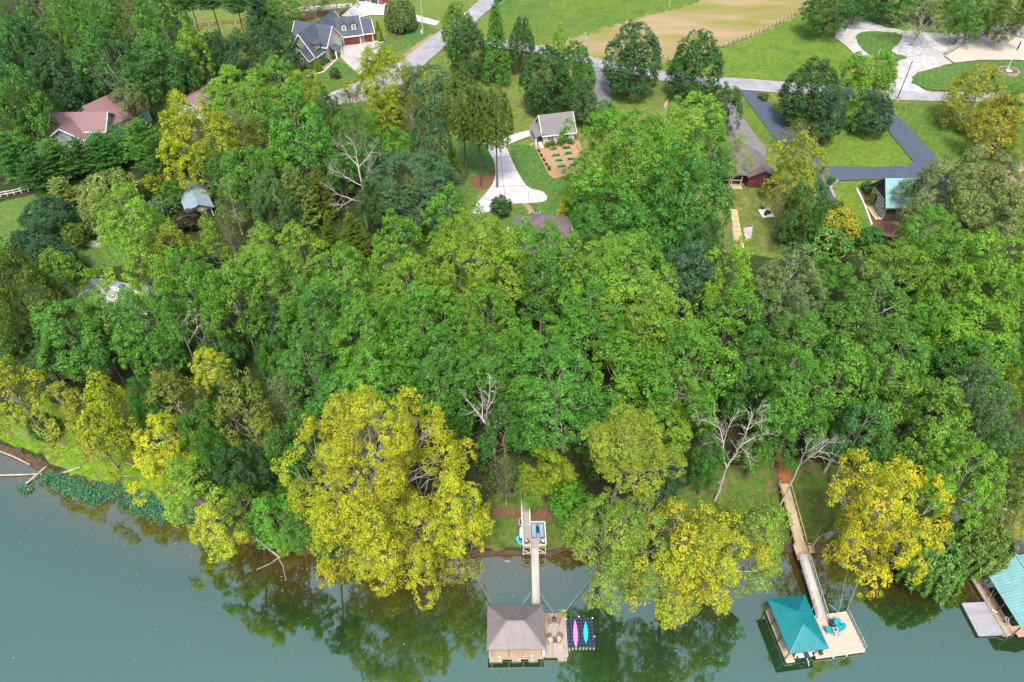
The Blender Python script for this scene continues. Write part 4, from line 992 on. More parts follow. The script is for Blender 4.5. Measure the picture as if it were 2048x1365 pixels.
for s in range(2): reg('B', 2.2, 1.8, broad(170 + s, 2.2, 1.8, 22, 0.36, 'round', 0.34, 0.14, 10, 1.1, 0.5, 0.14, 0.9, turn=0.3))
reg('B', 0.9, 0.9, broad(173, 0.9, 0.9, 14, 0.42, 'round', 0.22, 0.09, 9, 1.1, 0.5, 0.08, 0.9, turn=0.3))
reg('F', 6.5, 4.0, broad(175, 6.5, 4.0, 36, 0.28, 'vase', 0.6, 0.13, 12, 0.9, 0.9, 0.18, 0.45, asp=0.4, turn=0.2))
reg('W', 4.6, 4.6, willow(180, 4.6, 4.6, 420, wind=(0.16, -0.20)))
reg('W', 4.2, 4.6, willow(181, 4.2, 4.6, 340, wind=(-0.10, -0.18)))
print('PROTO TRIS', TRIS[0])
TRUNK = {False: trunk_mesh(1, m_bark), True: trunk_mesh(2, m_pale)}

COLS = {
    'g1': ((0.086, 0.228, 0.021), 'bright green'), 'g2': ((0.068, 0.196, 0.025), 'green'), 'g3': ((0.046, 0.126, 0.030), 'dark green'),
    'g4': ((0.036, 0.106, 0.036), 'blue-green'), 'gl': ((0.132, 0.270, 0.026), 'lime green'), 'gy': ((0.20, 0.265, 0.014), 'yellow-green'),
    'y': ((0.48, 0.425, 0.016), 'yellow'), 'oy': ((0.245, 0.275, 0.028), 'olive yellow'), 'ol': ((0.092, 0.145, 0.016), 'olive green'),
    'gp': ((0.150, 0.220, 0.062), 'pale grey-green'), 'gb': ((0.072, 0.146, 0.058), 'grey-green'), 'or': ((0.125, 0.168, 0.028), 'rusty green'),
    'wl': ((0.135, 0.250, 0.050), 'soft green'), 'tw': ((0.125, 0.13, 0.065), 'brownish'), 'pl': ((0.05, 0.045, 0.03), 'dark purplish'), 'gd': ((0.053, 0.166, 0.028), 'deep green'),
}
KINDW = {'P': ('broadleaf_tree', 'tree', 'tree'), 'M': ('broadleaf_tree', 'round-crowned tree', 'tree'), 'O': ('broadleaf_tree', 'dense oval tree', 'tree'),
         'K': ('broadleaf_tree', 'cone-shaped tree', 'tree'), 'S': ('broadleaf_tree', 'open-crowned tree', 'tree'), 'T': ('broadleaf_tree', 'sparse twiggy tree', 'tree'),
         'C': ('conifer_tree', 'conifer', 'conifer'), 'N': ('conifer_tree', 'ragged conifer', 'conifer'), 'B': ('shrub', 'shrub', 'shrub'),
         'F': ('broadleaf_tree', 'feathery tree', 'tree'), 'W': ('willow_tree', 'weeping willow', 'tree')}
_tr = np.random.default_rng(7)
TREES = []
# trees that stand behind the bare ones keep their crowns low
LOW = {(1010, 850), (905, 835), (1040, 835), (1012, 955), (1480, 800), (1508, 905), (1415, 930), (1318, 855), (1565, 885), (1650, 880), (1535, 770), (345, 705), (445, 700), (450, 780), (1330, 970)}
def plant(x, y, w, v, kind, col, where, clear=None, H=None, full=None, grow=1.0):
    """a tree whose crown shows about (x, y), w by v pixels; clear = height of the crown's foot above the ground"""
    if clear is None: clear = {'B': 0.05, 'O': 0.5, 'K': 0.6, 'C': 0.8, 'W': 1.0, 'T': 3.0}.get(kind, 4.5)
    if (x, y) in LOW: clear = 2.0
    elif clear == 4.5 and H is None and w > 85 and y > 400: clear = 10.0 if kind == 'P' else 7.5
    Rh, Rz = 5.0, 6.0
    for _ in range(4):
        hc = clear + Rz
        if H: hc = max(H - Rz, 0.5)
        p = G(x, y, hc); s = FPX / zdepth(p)
        dep = math.atan2(CAM_H - p[2], math.hypot(p[0], p[1]))
        Rh = w / 2 / s * grow
        q = (v / 2 / s * grow) ** 2 - (Rh * math.sin(dep)) ** 2
        Rz = math.sqrt(max(q, (0.55 * Rh) ** 2)) / math.cos(dep)
        Rz = min(max(Rz, 0.6 * Rh), 2.6 * Rh)
    if kind == 'B': Rz = min(Rz, Rh * 1.3)
    ext = 0.0
    if kind in 'PM' and clear >= 4: ext = 0.30 * Rz; Rz += ext; Rh *= 1.12
    if H and x < 600 and (kind != 'P' or True): ext = max(0.0, min((H - 3) / 2 - Rz, 0.6 * Rz)); Rz += ext
    opts = PRO[kind]
    best = min(range(len(opts)), key=lambda i: abs(math.log(opts[i][0] / Rh)) + 0.5 * abs(math.log(opts[i][1] / opts[i][0] / (Rz / Rh))) + _tr.random() * 0.35)
    ph, pz, cm, bm = opts[best]
    name, kw, cat = KINDW[kind]
    c, cw = COLS[col]
    gz = float(ground(p[0], p[1])); gz = max(gz, -0.8)
    hc = p[2] - gz - ext
    lab = (full or f'{cw} {kw} {where}')
    by = max(p[1], float(shore_y(p[0])) + 1.2 + 0.06 * hc) if kind != 'B' and p[1] < shore_y(p[0]) + 1.2 + 0.06 * hc else p[1]
    off = p[1] - by                                   # crowns that hang out over the water stand on the bank and lean
    if off: g2 = float(ground(p[0], by)); hc += gz - g2; gz = g2
    t = thing(name, lab, cat, (p[0], by, gz), 0.0 if off else _tr.random() * 6.28)
    j = 1 + np.clip(0.13 * _tr.normal(size=3), -0.24, 0.28)
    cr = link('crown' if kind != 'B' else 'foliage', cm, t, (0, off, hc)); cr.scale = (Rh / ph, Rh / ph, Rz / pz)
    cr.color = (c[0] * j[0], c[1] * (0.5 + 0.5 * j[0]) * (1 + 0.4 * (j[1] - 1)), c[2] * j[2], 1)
    if off: cr.rotation_euler[2] = _tr.random() * 6.28
    br = link('branch', bm, t, (0, off, hc)); br.scale = cr.scale; br.rotation_euler = cr.rotation_euler
    if kind != 'B':
        rr = max(0.10, 0.040 * Rh + 0.004 * hc)
        if off:
            e = np.array([0, off, hc - 0.3 * Rz]); q = np.array([[0, 0, -.4], e * [1, .12, .2], e * [1, .38, .45], e * [1, .72, .75], e, [0, off, hc]])
            link('trunk', seg_mesh('trunk', [(q, rr * np.array([1.5, 1.05, .9, .75, .6, .4]))], m_pale if kind in 'PST' else m_bark, 8), t)
        else:
            tk = link('trunk', TRUNK[kind in 'PST'], t, (0, 0, 0))
            tk.scale = (rr, rr, max(hc - 0.3 * Rz, 0.5))
    TREES.append(t)
    return t
def dead_tree(base, top, label, seed, spread=0.5, depth=5, r0=0.3, first=0.36, width=1.0, forks=2, name='dead_tree', H=None, xr=None):
    """a bare tree from its foot's pixel to its top's pixel"""
    b = G(*base); 
    # height: the point above the foot (leaning sideways only) that shows at the top pixel
    d = ray(*top); 
    tt = b[1] / d[1]; tp = d * tt + np.array([0, 0, CAM_H])
    h = H or (tp[2] - b[2]); lean = (tp[0] - b[0]) / h
    s_ = FPX / zdepth(b + np.array([0, 0, h * .7])); lo_, hi_ = ((xr[0] - base[0]) / s_, (xr[1] - base[0]) / s_) if xr else (-.35 * h + lean * h, .35 * h + lean * h)
    best = None
    for k_ in range(24 if xr else 1):
        ps = dead_paths(seed + k_, h, (lean * .5, 0.0), spread, forks, depth, r0, first)
        k = h / max(p[:, 2].max() for p, r in ps); A_ = np.concatenate([p for p, r in ps]) * k
        e = abs(A_[:, 0].min() - lo_) + abs(A_[:, 0].max() - hi_) + .3 * abs(A_[:, 1]).max()
        if best is None or e < best[0]: best = (e, ps, k)
    ps, k = best[1], best[2]
    ps = [(p * k, r) for p, r in ps]
    t = thing(name, label, 'tree', b)
    link('trunk', seg_mesh('trunk', ps[:1], m_dead, 7), t)
    link('branch', seg_mesh('branch', ps[1:], m_dead, 4), t)
    return t

def limb_tree(base, limbs, label, r0, seed, twig=1.0):
    """a bare tree: its main limbs follow the given course above the foot, side twigs branch off in all directions"""
    b = G(*base); rg = np.random.default_rng(seed); main, twigs = [], []
    dep = {}
    for k, (px, r) in enumerate(limbs):
        P = []
        for i, q in enumerate(px):
            if q not in dep:
                prev = dep[px[i - 1]] if i else 0.0
                dep[q] = prev + (0.0 if k == 0 else rg.normal() * 0.55)          # limbs swing towards and away from the camera too
            d = ray(*q); s = (b[1] + dep[q]) / d[1]; P.append(d * s + np.array([0, 0, CAM_H]) - b)
        P = np.array(P)
        if k == 0: P[0] = [0, 0, -0.3]
        n = len(P); u = np.linspace(0, n - 1, 3 * n - 2); Q = np.stack([np.interp(u, np.arange(n), P[:, c]) for c in range(3)], 1)
        Q[1:-1] += rg.normal(size=(len(Q) - 2, 3)) * 0.06
        main.append((Q, np.linspace(r * r0, r * r0 * (0.55 if k == 0 else 0.22), len(Q))))
        if k:
            for i in range(2, len(Q)):
                for _ in range(3 if rg.random() < 0.6 * twig else 2):
                    dd = unit(unit(Q[i] - Q[i - 1]) + 0.9 * rdir(rg, 1)[0] + [0, 0, .25]); L_ = rg.uniform(.8, 2.6) * twig
                    T = [Q[i]]
                    for s in range(3): dd = unit(dd + .3 * rg.normal(size=3)); T.append(T[-1] + dd * L_ / 3)
                    T = np.array(T); w = max(r * r0 * 0.2, 0.022); twigs.append((T, np.linspace(w, w * .35, 4)))
                    for s in (1, 2):
                        d2 = unit(dd + .8 * rdir(rg, 1)[0]); twigs.append((np.array([T[s], T[s] + d2 * L_ * .25, T[s] + (d2 + [0, 0, .15]) * L_ * .5]), np.array([w * .6, w * .4, w * .25])))
    t = thing('dead_tree', label, 'tree', b)
    link('trunk', seg_mesh('trunk', main[:1], m_dead2, 7), t)
    for q in main[1:]: link('branch', seg_mesh('branch', [q], m_dead2, 5), t)
    link('twig', seg_mesh('twig', twigs, m_dead2, 4), t)['kind'] = 'stuff'
m_dead2 = mat('bleached_wood', (0.52, 0.48, 0.44), (0.36, 0.32, 0.28), rough=0.95, scale=1.5, detail=6, spec=0.1, stretch=(1, 1, 0.3))
# ---------------------------------------------------------------- trees, one by one
# wood around the red-roofed house (top left of the photograph)
for a in [
 (18, 85, 100, 150, 'P', 'gd', 'in the far top corner of the wood'),
 (35, 205, 105, 150, 'M', 'g2', 'beside the red-roofed house, on its far-wood side'),
 (85, 45, 100, 110, 'P', 'gb', 'second from the far top corner of the wood'),
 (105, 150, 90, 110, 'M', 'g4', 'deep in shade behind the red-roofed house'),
 (155, 70, 115, 150, 'P', 'g2', 'tallest directly behind the red-roofed house'),
 (218, 125, 115, 130, 'P', 'gd', 'with two bare stems behind the red roof'),
 (205, 25, 90, 90, 'P', 'g2', 'at the top edge above the red-roofed house'),
 (268, 40, 85, 120, 'T', 'ol', 'between two tall trees at the top of the wood'),
 (325, 50, 100, 140, 'P', 'g2', 'with a pointed crown above the white rail fence'),
 (312, 130, 100, 85, 'M', 'gd', 'leaning over the curved white rail fence'),
 (365, 140, 60, 70, 'M', 'g3', 'behind the pink-roofed outbuilding'),
 (386, 105, 62, 95, 'P', 'gl', 'uphill of the pink-roofed outbuilding'),
 (437, 112, 64, 92, 'O', 'g4', 'alone between outbuilding and the olive house'),
 (528, 92, 116, 98, 'M', 'g3', 'round as a ball beside the olive house'),
 (256, 196, 60, 52, 'M', 'gp', 'small, against the red house porch'),
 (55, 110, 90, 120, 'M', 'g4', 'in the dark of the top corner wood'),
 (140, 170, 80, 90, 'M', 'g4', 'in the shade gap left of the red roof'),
]: plant(*a)
for a in [
 (362, -8, 75, 60, 'N', 'g3', 'first of the tall bare-stemmed row'), (418, -12, 70, 60, 'N', 'g3', 'second of the tall bare-stemmed row'),
 (468, -10, 60, 70, 'N', 'g3', 'third of the tall bare-stemmed row'), ]: plant(*a, clear=13)
for a in [
 (520, 22, 66, 80, 'N', 'g4', 'behind the ball-shaped tree by the olive house'),
 (565, 20, 80, 70, 'P', 'g2', 'behind the olive house, at the red mulch bank'),
 (625, 4, 70, 50, 'T', 'ol', 'first thin one on the red mulch bank'),
 (672, 2, 70, 50, 'T', 'g2', 'second thin one on the red mulch bank'),
 (25, 310, 95, 95, 'N', 'gd', 'at the near end of the screening row'),
 (75, 345, 85, 75, 'N', 'g3', 'low, over the white fence by the paddock'),
 (112, 318, 80, 80, 'N', 'gd', 'second in the screening row before the red house'),
 (160, 312, 75, 75, 'N', 'g3', 'third in the screening row before the red house'),
 (208, 302, 75, 78, 'N', 'gd', 'fourth in the screening row before the red house'),
 (248, 280, 62, 62, 'M', 'g2', 'in front of the red house gable'),
 (288, 285, 90, 95, 'N', 'g2', 'at the far end of the screening row'),
 (320, 310, 70, 80, 'N', 'g3', 'below the far end of the screening row'),
]: plant(*a, clear=1.0)
for a in [
 (384, 268, 122, 150, 'P', 'gy', 'glowing in front of the pink outbuilding'),
 (470, 180, 105, 85, 'M', 'gl', 'between the pink outbuilding and the olive house'),
 (515, 215, 90, 95, 'P', 'gl', 'below the ball-shaped tree'),
 (560, 165, 95, 90, 'P', 'gl', 'below the olive house gable'),
 (610, 185, 75, 75, 'M', 'gy', 'at the corner of the olive house lawn'),
 (595, 268, 130, 165, 'P', 'g2', 'with a white stem in the middle of the wood'),
 (530, 285, 75, 95, 'M', 'ol', 'beside the white-stemmed tree'),
 (474, 262, 80, 110, 'T', 'gp', 'with pale bare stems beside the glowing yellow one'),
 (655, 225, 55, 80, 'M', 'g3', 'where the road ends at the wood'),
 (770, 155, 118, 110, 'P', 'gy', 'overhanging the bend of the road'),
 (858, 180, 88, 95, 'M', 'gb', 'in the mown field corner by the road'),
 (700, 198, 70, 52, 'T', 'tw', 'low over the end of the road'),
 (712, 250, 105, 90, 'F', 'g1', 'with spread boughs below the road bend'),
 (765, 222, 80, 70, 'M', 'gy', 'second below the road bend'),
 (825, 235, 80, 95, 'T', 'ol', 'with grey boughs below the road bend'),
 (808, 195, 90, 55, 'T', 'tw', 'behind the grey-boughed one below the road'),
 (863, 285, 68, 110, 'M', 'gb', 'next to the three bare-stemmed conifers'),
 (785, 288, 75, 70, 'M', 'g1', 'in front of the grey-boughed tree'),
 (735, 305, 80, 70, 'M', 'gd', 'behind the bare white dead tree'),
 (905, 325, 42, 80, 'C', 'ol', 'below the three bare-stemmed conifers'),
 (825, 370, 155, 130, 'M', 'gb', 'wide, beside the curved white drive'),
 (670, 330, 80, 90, 'M', 'gd', 'left of the bare white dead tree'),
 (590, 392, 88, 130, 'C', 'gp', 'pale and soft below the white-stemmed tree'),
 (540, 400, 70, 110, 'M', 'gb', 'in the middle of the wood'),
 (640, 385, 60, 110, 'C', 'ol', 'against the bare white dead tree'),
 (745, 400, 60, 80, 'M', 'g3', 'at the foot of the dead tree'),
 (660, 470, 50, 85, 'C', 'ol', 'smaller of a pair below the dead tree'),
 (706, 468, 70, 92, 'C', 'ol', 'larger of a pair below the dead tree'),
 (843, 452, 38, 80, 'C', 'ol', 'alone beside the wide grey-green tree'),
 (500, 350, 90, 105, 'M', 'g2', 'uphill of the metal-roofed shed'),
 (440, 330, 70, 80, 'M', 'gd', 'between the glowing yellow one and the shed'),
]: plant(*a)
for a, c in [((925, 212, 84, 140, 'O', 'ol', 'tallest of three on bare stems by the drive'), 9.5), ((957, 236, 58, 120, 'O', 'ol', 'middle of three on bare stems by the drive'), 9.5),
             ((992, 237, 68, 125, 'O', 'ol', 'last of three on bare stems by the drive'), 9.5)]: plant(*a, clear=c)
# the paddock and the hidden cottage (left)
for a in [
 (97, 436, 96, 88, 'O', 'g4', 'on the paddock grass'), (45, 487, 48, 54, 'O', 'g4', 'small, at the paddock edge'), (103, 520, 88, 102, 'O', 'g4', 'below the paddock'),
 (25, 505, 60, 50, 'B', 'g2', 'at the paddock edge by the photo border'), (125, 385, 56, 62, 'N', 'gp', 'young, on the paddock near the fence'),
 (152, 470, 60, 50, 'B', 'ol', 'by the rocks on the paddock'), (175, 420, 40, 40, 'B', 'gd', 'under the droopy pale tree'),
]: plant(*a, clear=0.4)
for a in [
 (42, 600, 130, 210, 'M', 'ol', 'huge at the photo border above the shore'), (70, 690, 110, 90, 'M', 'g3', 'low under the huge border tree'),
 (222, 385, 112, 92, 'W', 'gp', 'beside the white paddock fence'),
 (255, 432, 115, 118, 'P', 'gl', 'first of the tall ones below the metal shed'), (345, 498, 80, 90, 'P', 'gy', 'in front of the metal-roofed shed'),
 (280, 540, 92, 120, 'P', 'gl', 'overhanging the hidden white-roofed cottage'), (132, 560, 84, 115, 'P', 'gl', 'beside the hidden white-roofed cottage'),
 (425, 470, 56, 85, 'P', 'gl', 'narrow, below the metal-roofed shed'), (380, 570, 115, 145, 'P', 'g1', 'behind the pale dead tree of the shore wood'),
 (470, 590, 100, 125, 'P', 'g1', 'beside the small drive in the wood'), (140, 655, 130, 120, 'P', 'g2', 'in front of the hidden white-roofed cottage'),
 (285, 645, 115, 140, 'P', 'g2', 'below the cottage terrace'), (462, 398, 78, 105, 'T', 'gl', 'feathery one beside the metal-roofed shed'),
 (460, 480, 50, 80, 'T', 'tw', 'with dead twigs near the shed'), (205, 690, 90, 80, 'M', 'gd', 'under the cottage garden'),
 (345, 705, 90, 95, 'M', 'g2', 'by the pale dead tree'), (445, 700, 80, 100, 'M', 'gd', 'uphill of the small yellow tree'),
]: plant(*a)
for a in [(305, 372, 50, 46, 'B', 'gy', 'behind the metal-roofed shed'), (345, 388, 42, 56, 'B', 'g1', 'against the metal-roofed shed'), (375, 440, 56, 44, 'B', 'pl', 'in front of the metal-roofed shed'),
          (330, 365, 34, 34, 'B', 'tw', 'between the two bright shrubs at the shed'), (325, 415, 60, 50, 'B', 'gb', 'beside the shed wall')]: plant(*a)
# the big wood above the docks
for a in [
 (530, 492, 80, 88, 'P', 'gl', 'beside the small drive, far one'), (596, 492, 80, 85, 'P', 'gl', 'at the uphill edge, left of the conifer pair'),
 (545, 555, 115, 130, 'P', 'g1', 'below the far one at the drive'), (690, 552, 128, 125, 'P', 'g1', 'below the conifer pair'),
 (790, 478, 92, 112, 'P', 'g1', 'below the wide grey-green tree'), (900, 432, 92, 115, 'P', 'g1', 'at the end of the white drive'),
 (955, 512, 170, 160, 'P', 'gl', 'large, beside the grey-roofed house'), (815, 572, 115, 118, 'P', 'gl', 'in the heart of the wood'),
 (635, 632, 122, 135, 'P', 'g2', 'in the wood, two back from the yellow giant'), (840, 645, 132, 145, 'P', 'g1', 'below the heart of the wood'),
 (965, 645, 132, 145, 'P', 'g1', 'below the large one at the grey-roofed house'), (735, 672, 132, 150, 'P', 'g1', 'beside the dark gap in the wood'),
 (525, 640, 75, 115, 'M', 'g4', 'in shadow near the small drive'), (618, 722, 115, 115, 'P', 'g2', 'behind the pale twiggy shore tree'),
 (745, 745, 140, 140, 'P', 'g1', 'just behind the top of the yellow giant'), (870, 735, 132, 140, 'P', 'g2', 'behind the yellow giant, toward the bare dead tree'),
 (680, 790, 100, 95, 'P', 'g2', 'against the shoulder of the yellow giant'), (985, 722, 115, 125, 'P', 'g2', 'behind the bare dead tree'),
 (905, 835, 85, 120, 'M', 'gd', 'between the yellow giant and the bare dead tree'), (1010, 850, 110, 130, 'P', 'gd', 'in front of the dark hollow by the dead tree'),
 (1012, 955, 85, 110, 'T', 'or', 'at the head of the shore boardwalk'), (560, 720, 80, 110, 'M', 'gd', 'above the pale twiggy shore tree'),
 (575, 815, 104, 155, 'T', 'gp', 'hanging with bare twigs above the shore'), (490, 820, 105, 145, 'P', 'or', 'beside the pale twiggy shore tree'),
 (450, 780, 70, 90, 'M', 'gd', 'behind the rusty shore tree'), (600, 900, 110, 140, 'M', 'gd', 'under the flank of the yellow giant'),
 (560, 950, 80, 100, 'M', 'g2', 'low on the bank by the yellow giant'),
]: plant(*a)
plant(760, 965, 345, 400, 'S', 'y', '', full='giant yellow tree leaning over the water beside the grey dock', clear=3.0)
plant(912, 1035, 118, 215, 'S', 'y', 'hanging over the water nearest the grey dock gangway', H=26)
plant(790, 1085, 130, 125, 'S', 'y', 'lowest bough-like crown under the yellow giant', clear=0.5)
plant(912, 1118, 108, 90, 'T', 'oy', 'at the waterline with twigs dipping in', clear=0.5)
plant(1095, 955, 108, 100, 'M', 'gy', 'shading the shore boardwalk', clear=3)
plant(1062, 985, 60, 50, 'M', 'gl', 'small, overhanging the boardwalk start', clear=3)
plant(1140, 1005, 85, 110, 'B', 'g1', 'vine-grown, beside the sun deck', clear=0.1)
plant(1178, 1020, 60, 90, 'B', 'gd', 'behind the vine-grown one by the sun deck', clear=0.1)
for a in [
 (1258, 318, 218, 190, 'M', 'g1', 'giant behind the vegetable garden'), (1376, 398, 150, 185, 'M', 'gd', 'large, on the far flank of the garden giant'),
 (1225, 440, 135, 115, 'M', 'g2', 'under the near flank of the garden giant'), (1312, 462, 120, 105, 'M', 'gd', 'dense, in front of the garden giant'),
 (1400, 485, 90, 95, 'M', 'g3', 'at the pale wooden steps'), (1375, 542, 98, 115, 'M', 'gb', 'below the pale wooden steps'),
 (1240, 545, 200, 145, 'P', 'gl', 'broad, below the garden giant'), (1180, 625, 150, 135, 'P', 'g1', 'below the grey-roofed house porch'),
 (1300, 625, 150, 145, 'P', 'gl', 'below the broad one under the garden giant'), (1095, 512, 108, 125, 'P', 'g2', 'screening the front of the grey-roofed house'),
 (1075, 690, 115, 110, 'P', 'g2', 'above the dark hollow by the dead tree'), (1118, 770, 165, 165, 'P', 'g2', 'uphill of the pair of bare trunks'),
 (1245, 725, 105, 115, 'P', 'g1', 'in the middle of the wood between the docks'), (1368, 735, 165, 175, 'P', 'g1', 'light-topped, uphill of the sparse yellow tree'),
 (1318, 855, 140, 110, 'M', 'gl', 'between the sparse yellow tree and the forked dead tree'), (1040, 835, 75, 120, 'P', 'g2', 'beside the bare dead tree, downhill'),
 (1200, 830, 90, 100, 'M', 'g2', 'just behind the sparse yellow tree'), (1215, 905, 80, 90, 'M', 'gd', 'in the shade by the sparse yellow tree'),
 (1415, 930, 66, 112, 'M', 'gd', 'ivy-dark, beside the forked dead tree'), (1330, 970, 90, 90, 'M', 'g4', 'low, behind the twin yellow trees'),
 (1508, 905, 68, 85, 'M', 'g2', 'beyond the forked dead tree'), (1480, 800, 80, 90, 'M', 'gd', 'behind the forked dead tree crown'),
 (1470, 542, 92, 122, 'P', 'gl', 'at the foot of the pale wooden steps'), (1460, 622, 104, 122, 'P', 'g1', 'two below the pale wooden steps'),
 (1425, 660, 60, 70, 'M', 'or', 'small, in the gap below the steps'), (1500, 700, 90, 110, 'P', 'gd', 'three below the pale wooden steps'),
 (1578, 562, 124, 132, 'P', 'gp', 'below the fire-pit patio'), (1660, 548, 74, 64, 'M', 'g1', 'below the flowering shrub'),
 (1598, 325, 92, 112, 'P', 'oy', 'over the blue drive by the maroon wall'), (1608, 415, 80, 110, 'M', 'g3', 'behind the fire-pit patio'),
 (1565, 400, 70, 70, 'T', 'oy', 'beside the fire-pit patio'),
 (1792, 532, 140, 92, 'F', 'gl', 'in front of the timbered house deck'), (1880, 512, 100, 108, 'M', 'g1', 'second in front of the timbered house'),
 (1858, 450, 88, 82, 'P', 'g1', 'against the timbered house wall'), (1945, 388, 185, 165, 'M', 'gp', 'huge and pale behind the timbered house'),
 (2032, 425, 70, 90, 'M', 'gd', 'beyond the huge pale one, at the photo border'), (1985, 520, 145, 125, 'M', 'gl', 'below the huge pale one'),
 (2000, 600, 130, 110, 'M', 'g1', 'second below the huge pale one'), (1895, 590, 95, 95, 'M', 'gl', 'third below the huge pale one'),
 (1860, 640, 90, 90, 'M', 'g1', 'behind the big grey-green one above the willows'),
 (1950, 668, 145, 135, 'M', 'gl', 'fourth below the huge pale one'), (1742, 612, 142, 125, 'P', 'g2', 'below the feathery tree'),
 (1600, 690, 150, 135, 'P', 'g1', 'uphill of the teal dock boardwalk'), (1590, 780, 130, 150, 'P', 'g1', 'directly above the teal dock boardwalk'),
 (1680, 755, 115, 145, 'P', 'g1', 'behind the leaning dead tree'), (1790, 735, 142, 155, 'P', 'g2', 'in the middle of the willow-side wood'),
 (1848, 850, 150, 175, 'M', 'gl', 'cone-topped, above the willows'), (1725, 855, 102, 115, 'P', 'gd', 'behind the yellow tree by the teal dock'),
 (1935, 805, 110, 155, 'M', 'gb', 'soft-leaved above the willows'), (1945, 722, 150, 85, 'M', 'g2', 'uphill of the soft-leaved one'),
 (2018, 770, 66, 115, 'M', 'gy', 'narrow, at the photo border above the willows'), (1565, 885, 90, 100, 'P', 'gd', 'shading the head of the boardwalk'),
 (1930, 950, 122, 140, 'P', 'gl', 'above the willow pair'), (2015, 965, 95, 150, 'P', 'ol', 'behind the small waterside platform'),
 (2045, 690, 60, 120, 'M', 'gd', 'dark at the photo border'), (1650, 880, 70, 80, 'M', 'gd', 'under the leaning dead tree'),
 (1660, 650, 80, 90, 'M', 'g2', 'between the teal boardwalk wood and the flowering shrub'), (2000, 870, 80, 80, 'M', 'gd', 'under the soft-leaved one'),
 (1530, 620, 80, 90, 'P', 'g2', 'below the pale grey-green one at the patio'), (1535, 770, 70, 110, 'M', 'gd', 'between boardwalk wood and forked dead tree'),
]: plant(*a)
plant(1255, 900, 180, 150, 'S', 'oy', 'sparse upper crown with bare grey boughs', H=33)
plant(1240, 1085, 185, 205, 'S', 'oy', 'hanging over the water right of the grey dock', H=25)
plant(1395, 1125, 220, 235, 'S', 'y', 'over the water between the two docks', H=25)
plant(1512, 1092, 150, 190, 'S', 'oy', 'touching the teal dock roof', H=22)
plant(1460, 1040, 90, 70, 'S', 'oy', 'behind the one touching the teal dock', clear=3.0)
plant(1757, 1035, 200, 255, 'S', 'y', 'over the water beside the teal dock gangway', H=26)
plant(1855, 1120, 125, 128, 'W', 'wl', 'trailing in the water beside the floating raft')
plant(1965, 1092, 108, 115, 'W', 'wl', 'beside the green-roofed boathouse')
plant(2030, 1045, 60, 60, 'T', 'oy', 'at the small waterside platform', clear=2)
for a in [(1048, 505, 95, 120, 'P', 'g1', 'hiding the near corner of the grey-roofed house'), (1140, 530, 90, 120, 'P', 'gl', 'hiding the far corner of the grey-roofed house'), (1085, 560, 100, 110, 'P', 'g2', 'below the grey-roofed house windows'),
          (212, 640, 90, 110, 'P', 'g1', 'covering the white cottage roof')]: plant(*a)
# shore wood left of the yellow giant
for a in [
 (28, 790, 105, 175, 'P', 'oy', 'on the grassy bank at the photo border'), (165, 835, 100, 150, 'P', 'oy', 'beside the broken white snag'),
 (228, 835, 105, 170, 'P', 'gy', 'tall, in the middle of the grassy bank'), (342, 790, 108, 110, 'P', 'or', 'uphill of the bright yellow bank tree'),
 (290, 800, 70, 100, 'M', 'gd', 'behind the bank trees'), (335, 885, 142, 88, 'S', 'y', 'bright on the grassy bank'),
 (365, 952, 118, 108, 'P', 'gl', 'at the end of the grassy bank'), (400, 860, 90, 100, 'M', 'g2', 'behind the bright yellow bank tree'),
 (415, 718, 70, 64, 'S', 'y', 'small, beside the pale dead tree'), (475, 930, 95, 95, 'M', 'g4', 'in the shade behind the shore'),
 (480, 1005, 105, 80, 'S', 'ol', 'above the fallen branches in the water'), (430, 1045, 120, 75, 'S', 'y', 'low over the water beside the teal weed'),
 (535, 1030, 105, 100, 'S', 'gl', 'behind the fallen branches in the water'), (605, 1060, 90, 80, 'M', 'g2', 'at the waterline below the yellow giant'),
 (420, 900, 70, 80, 'M', 'gd', 'in the dark behind the bank end tree'), (655, 1085, 60, 45, 'B', 'g1', 'at the waterline, first below the yellow giant'),
 (740, 1100, 60, 40, 'B', 'g2', 'at the waterline, second below the yellow giant'), (570, 1085, 50, 40, 'B', 'gl', 'by the driftwood roots'),
]: plant(*a, clear={'B': 0.1}.get(a[4], 2.0), H=None if a[4] == 'B' else 20 if a[0] < 250 else 19 if a[1] > 700 else None)
plant(122, 737, 58, 38, 'B', 'gp', '', full='cream-flowering shrub beside the old log above the bank')
plant(85, 856, 58, 64, 'B', 'g3', 'alone on the grassy bank')
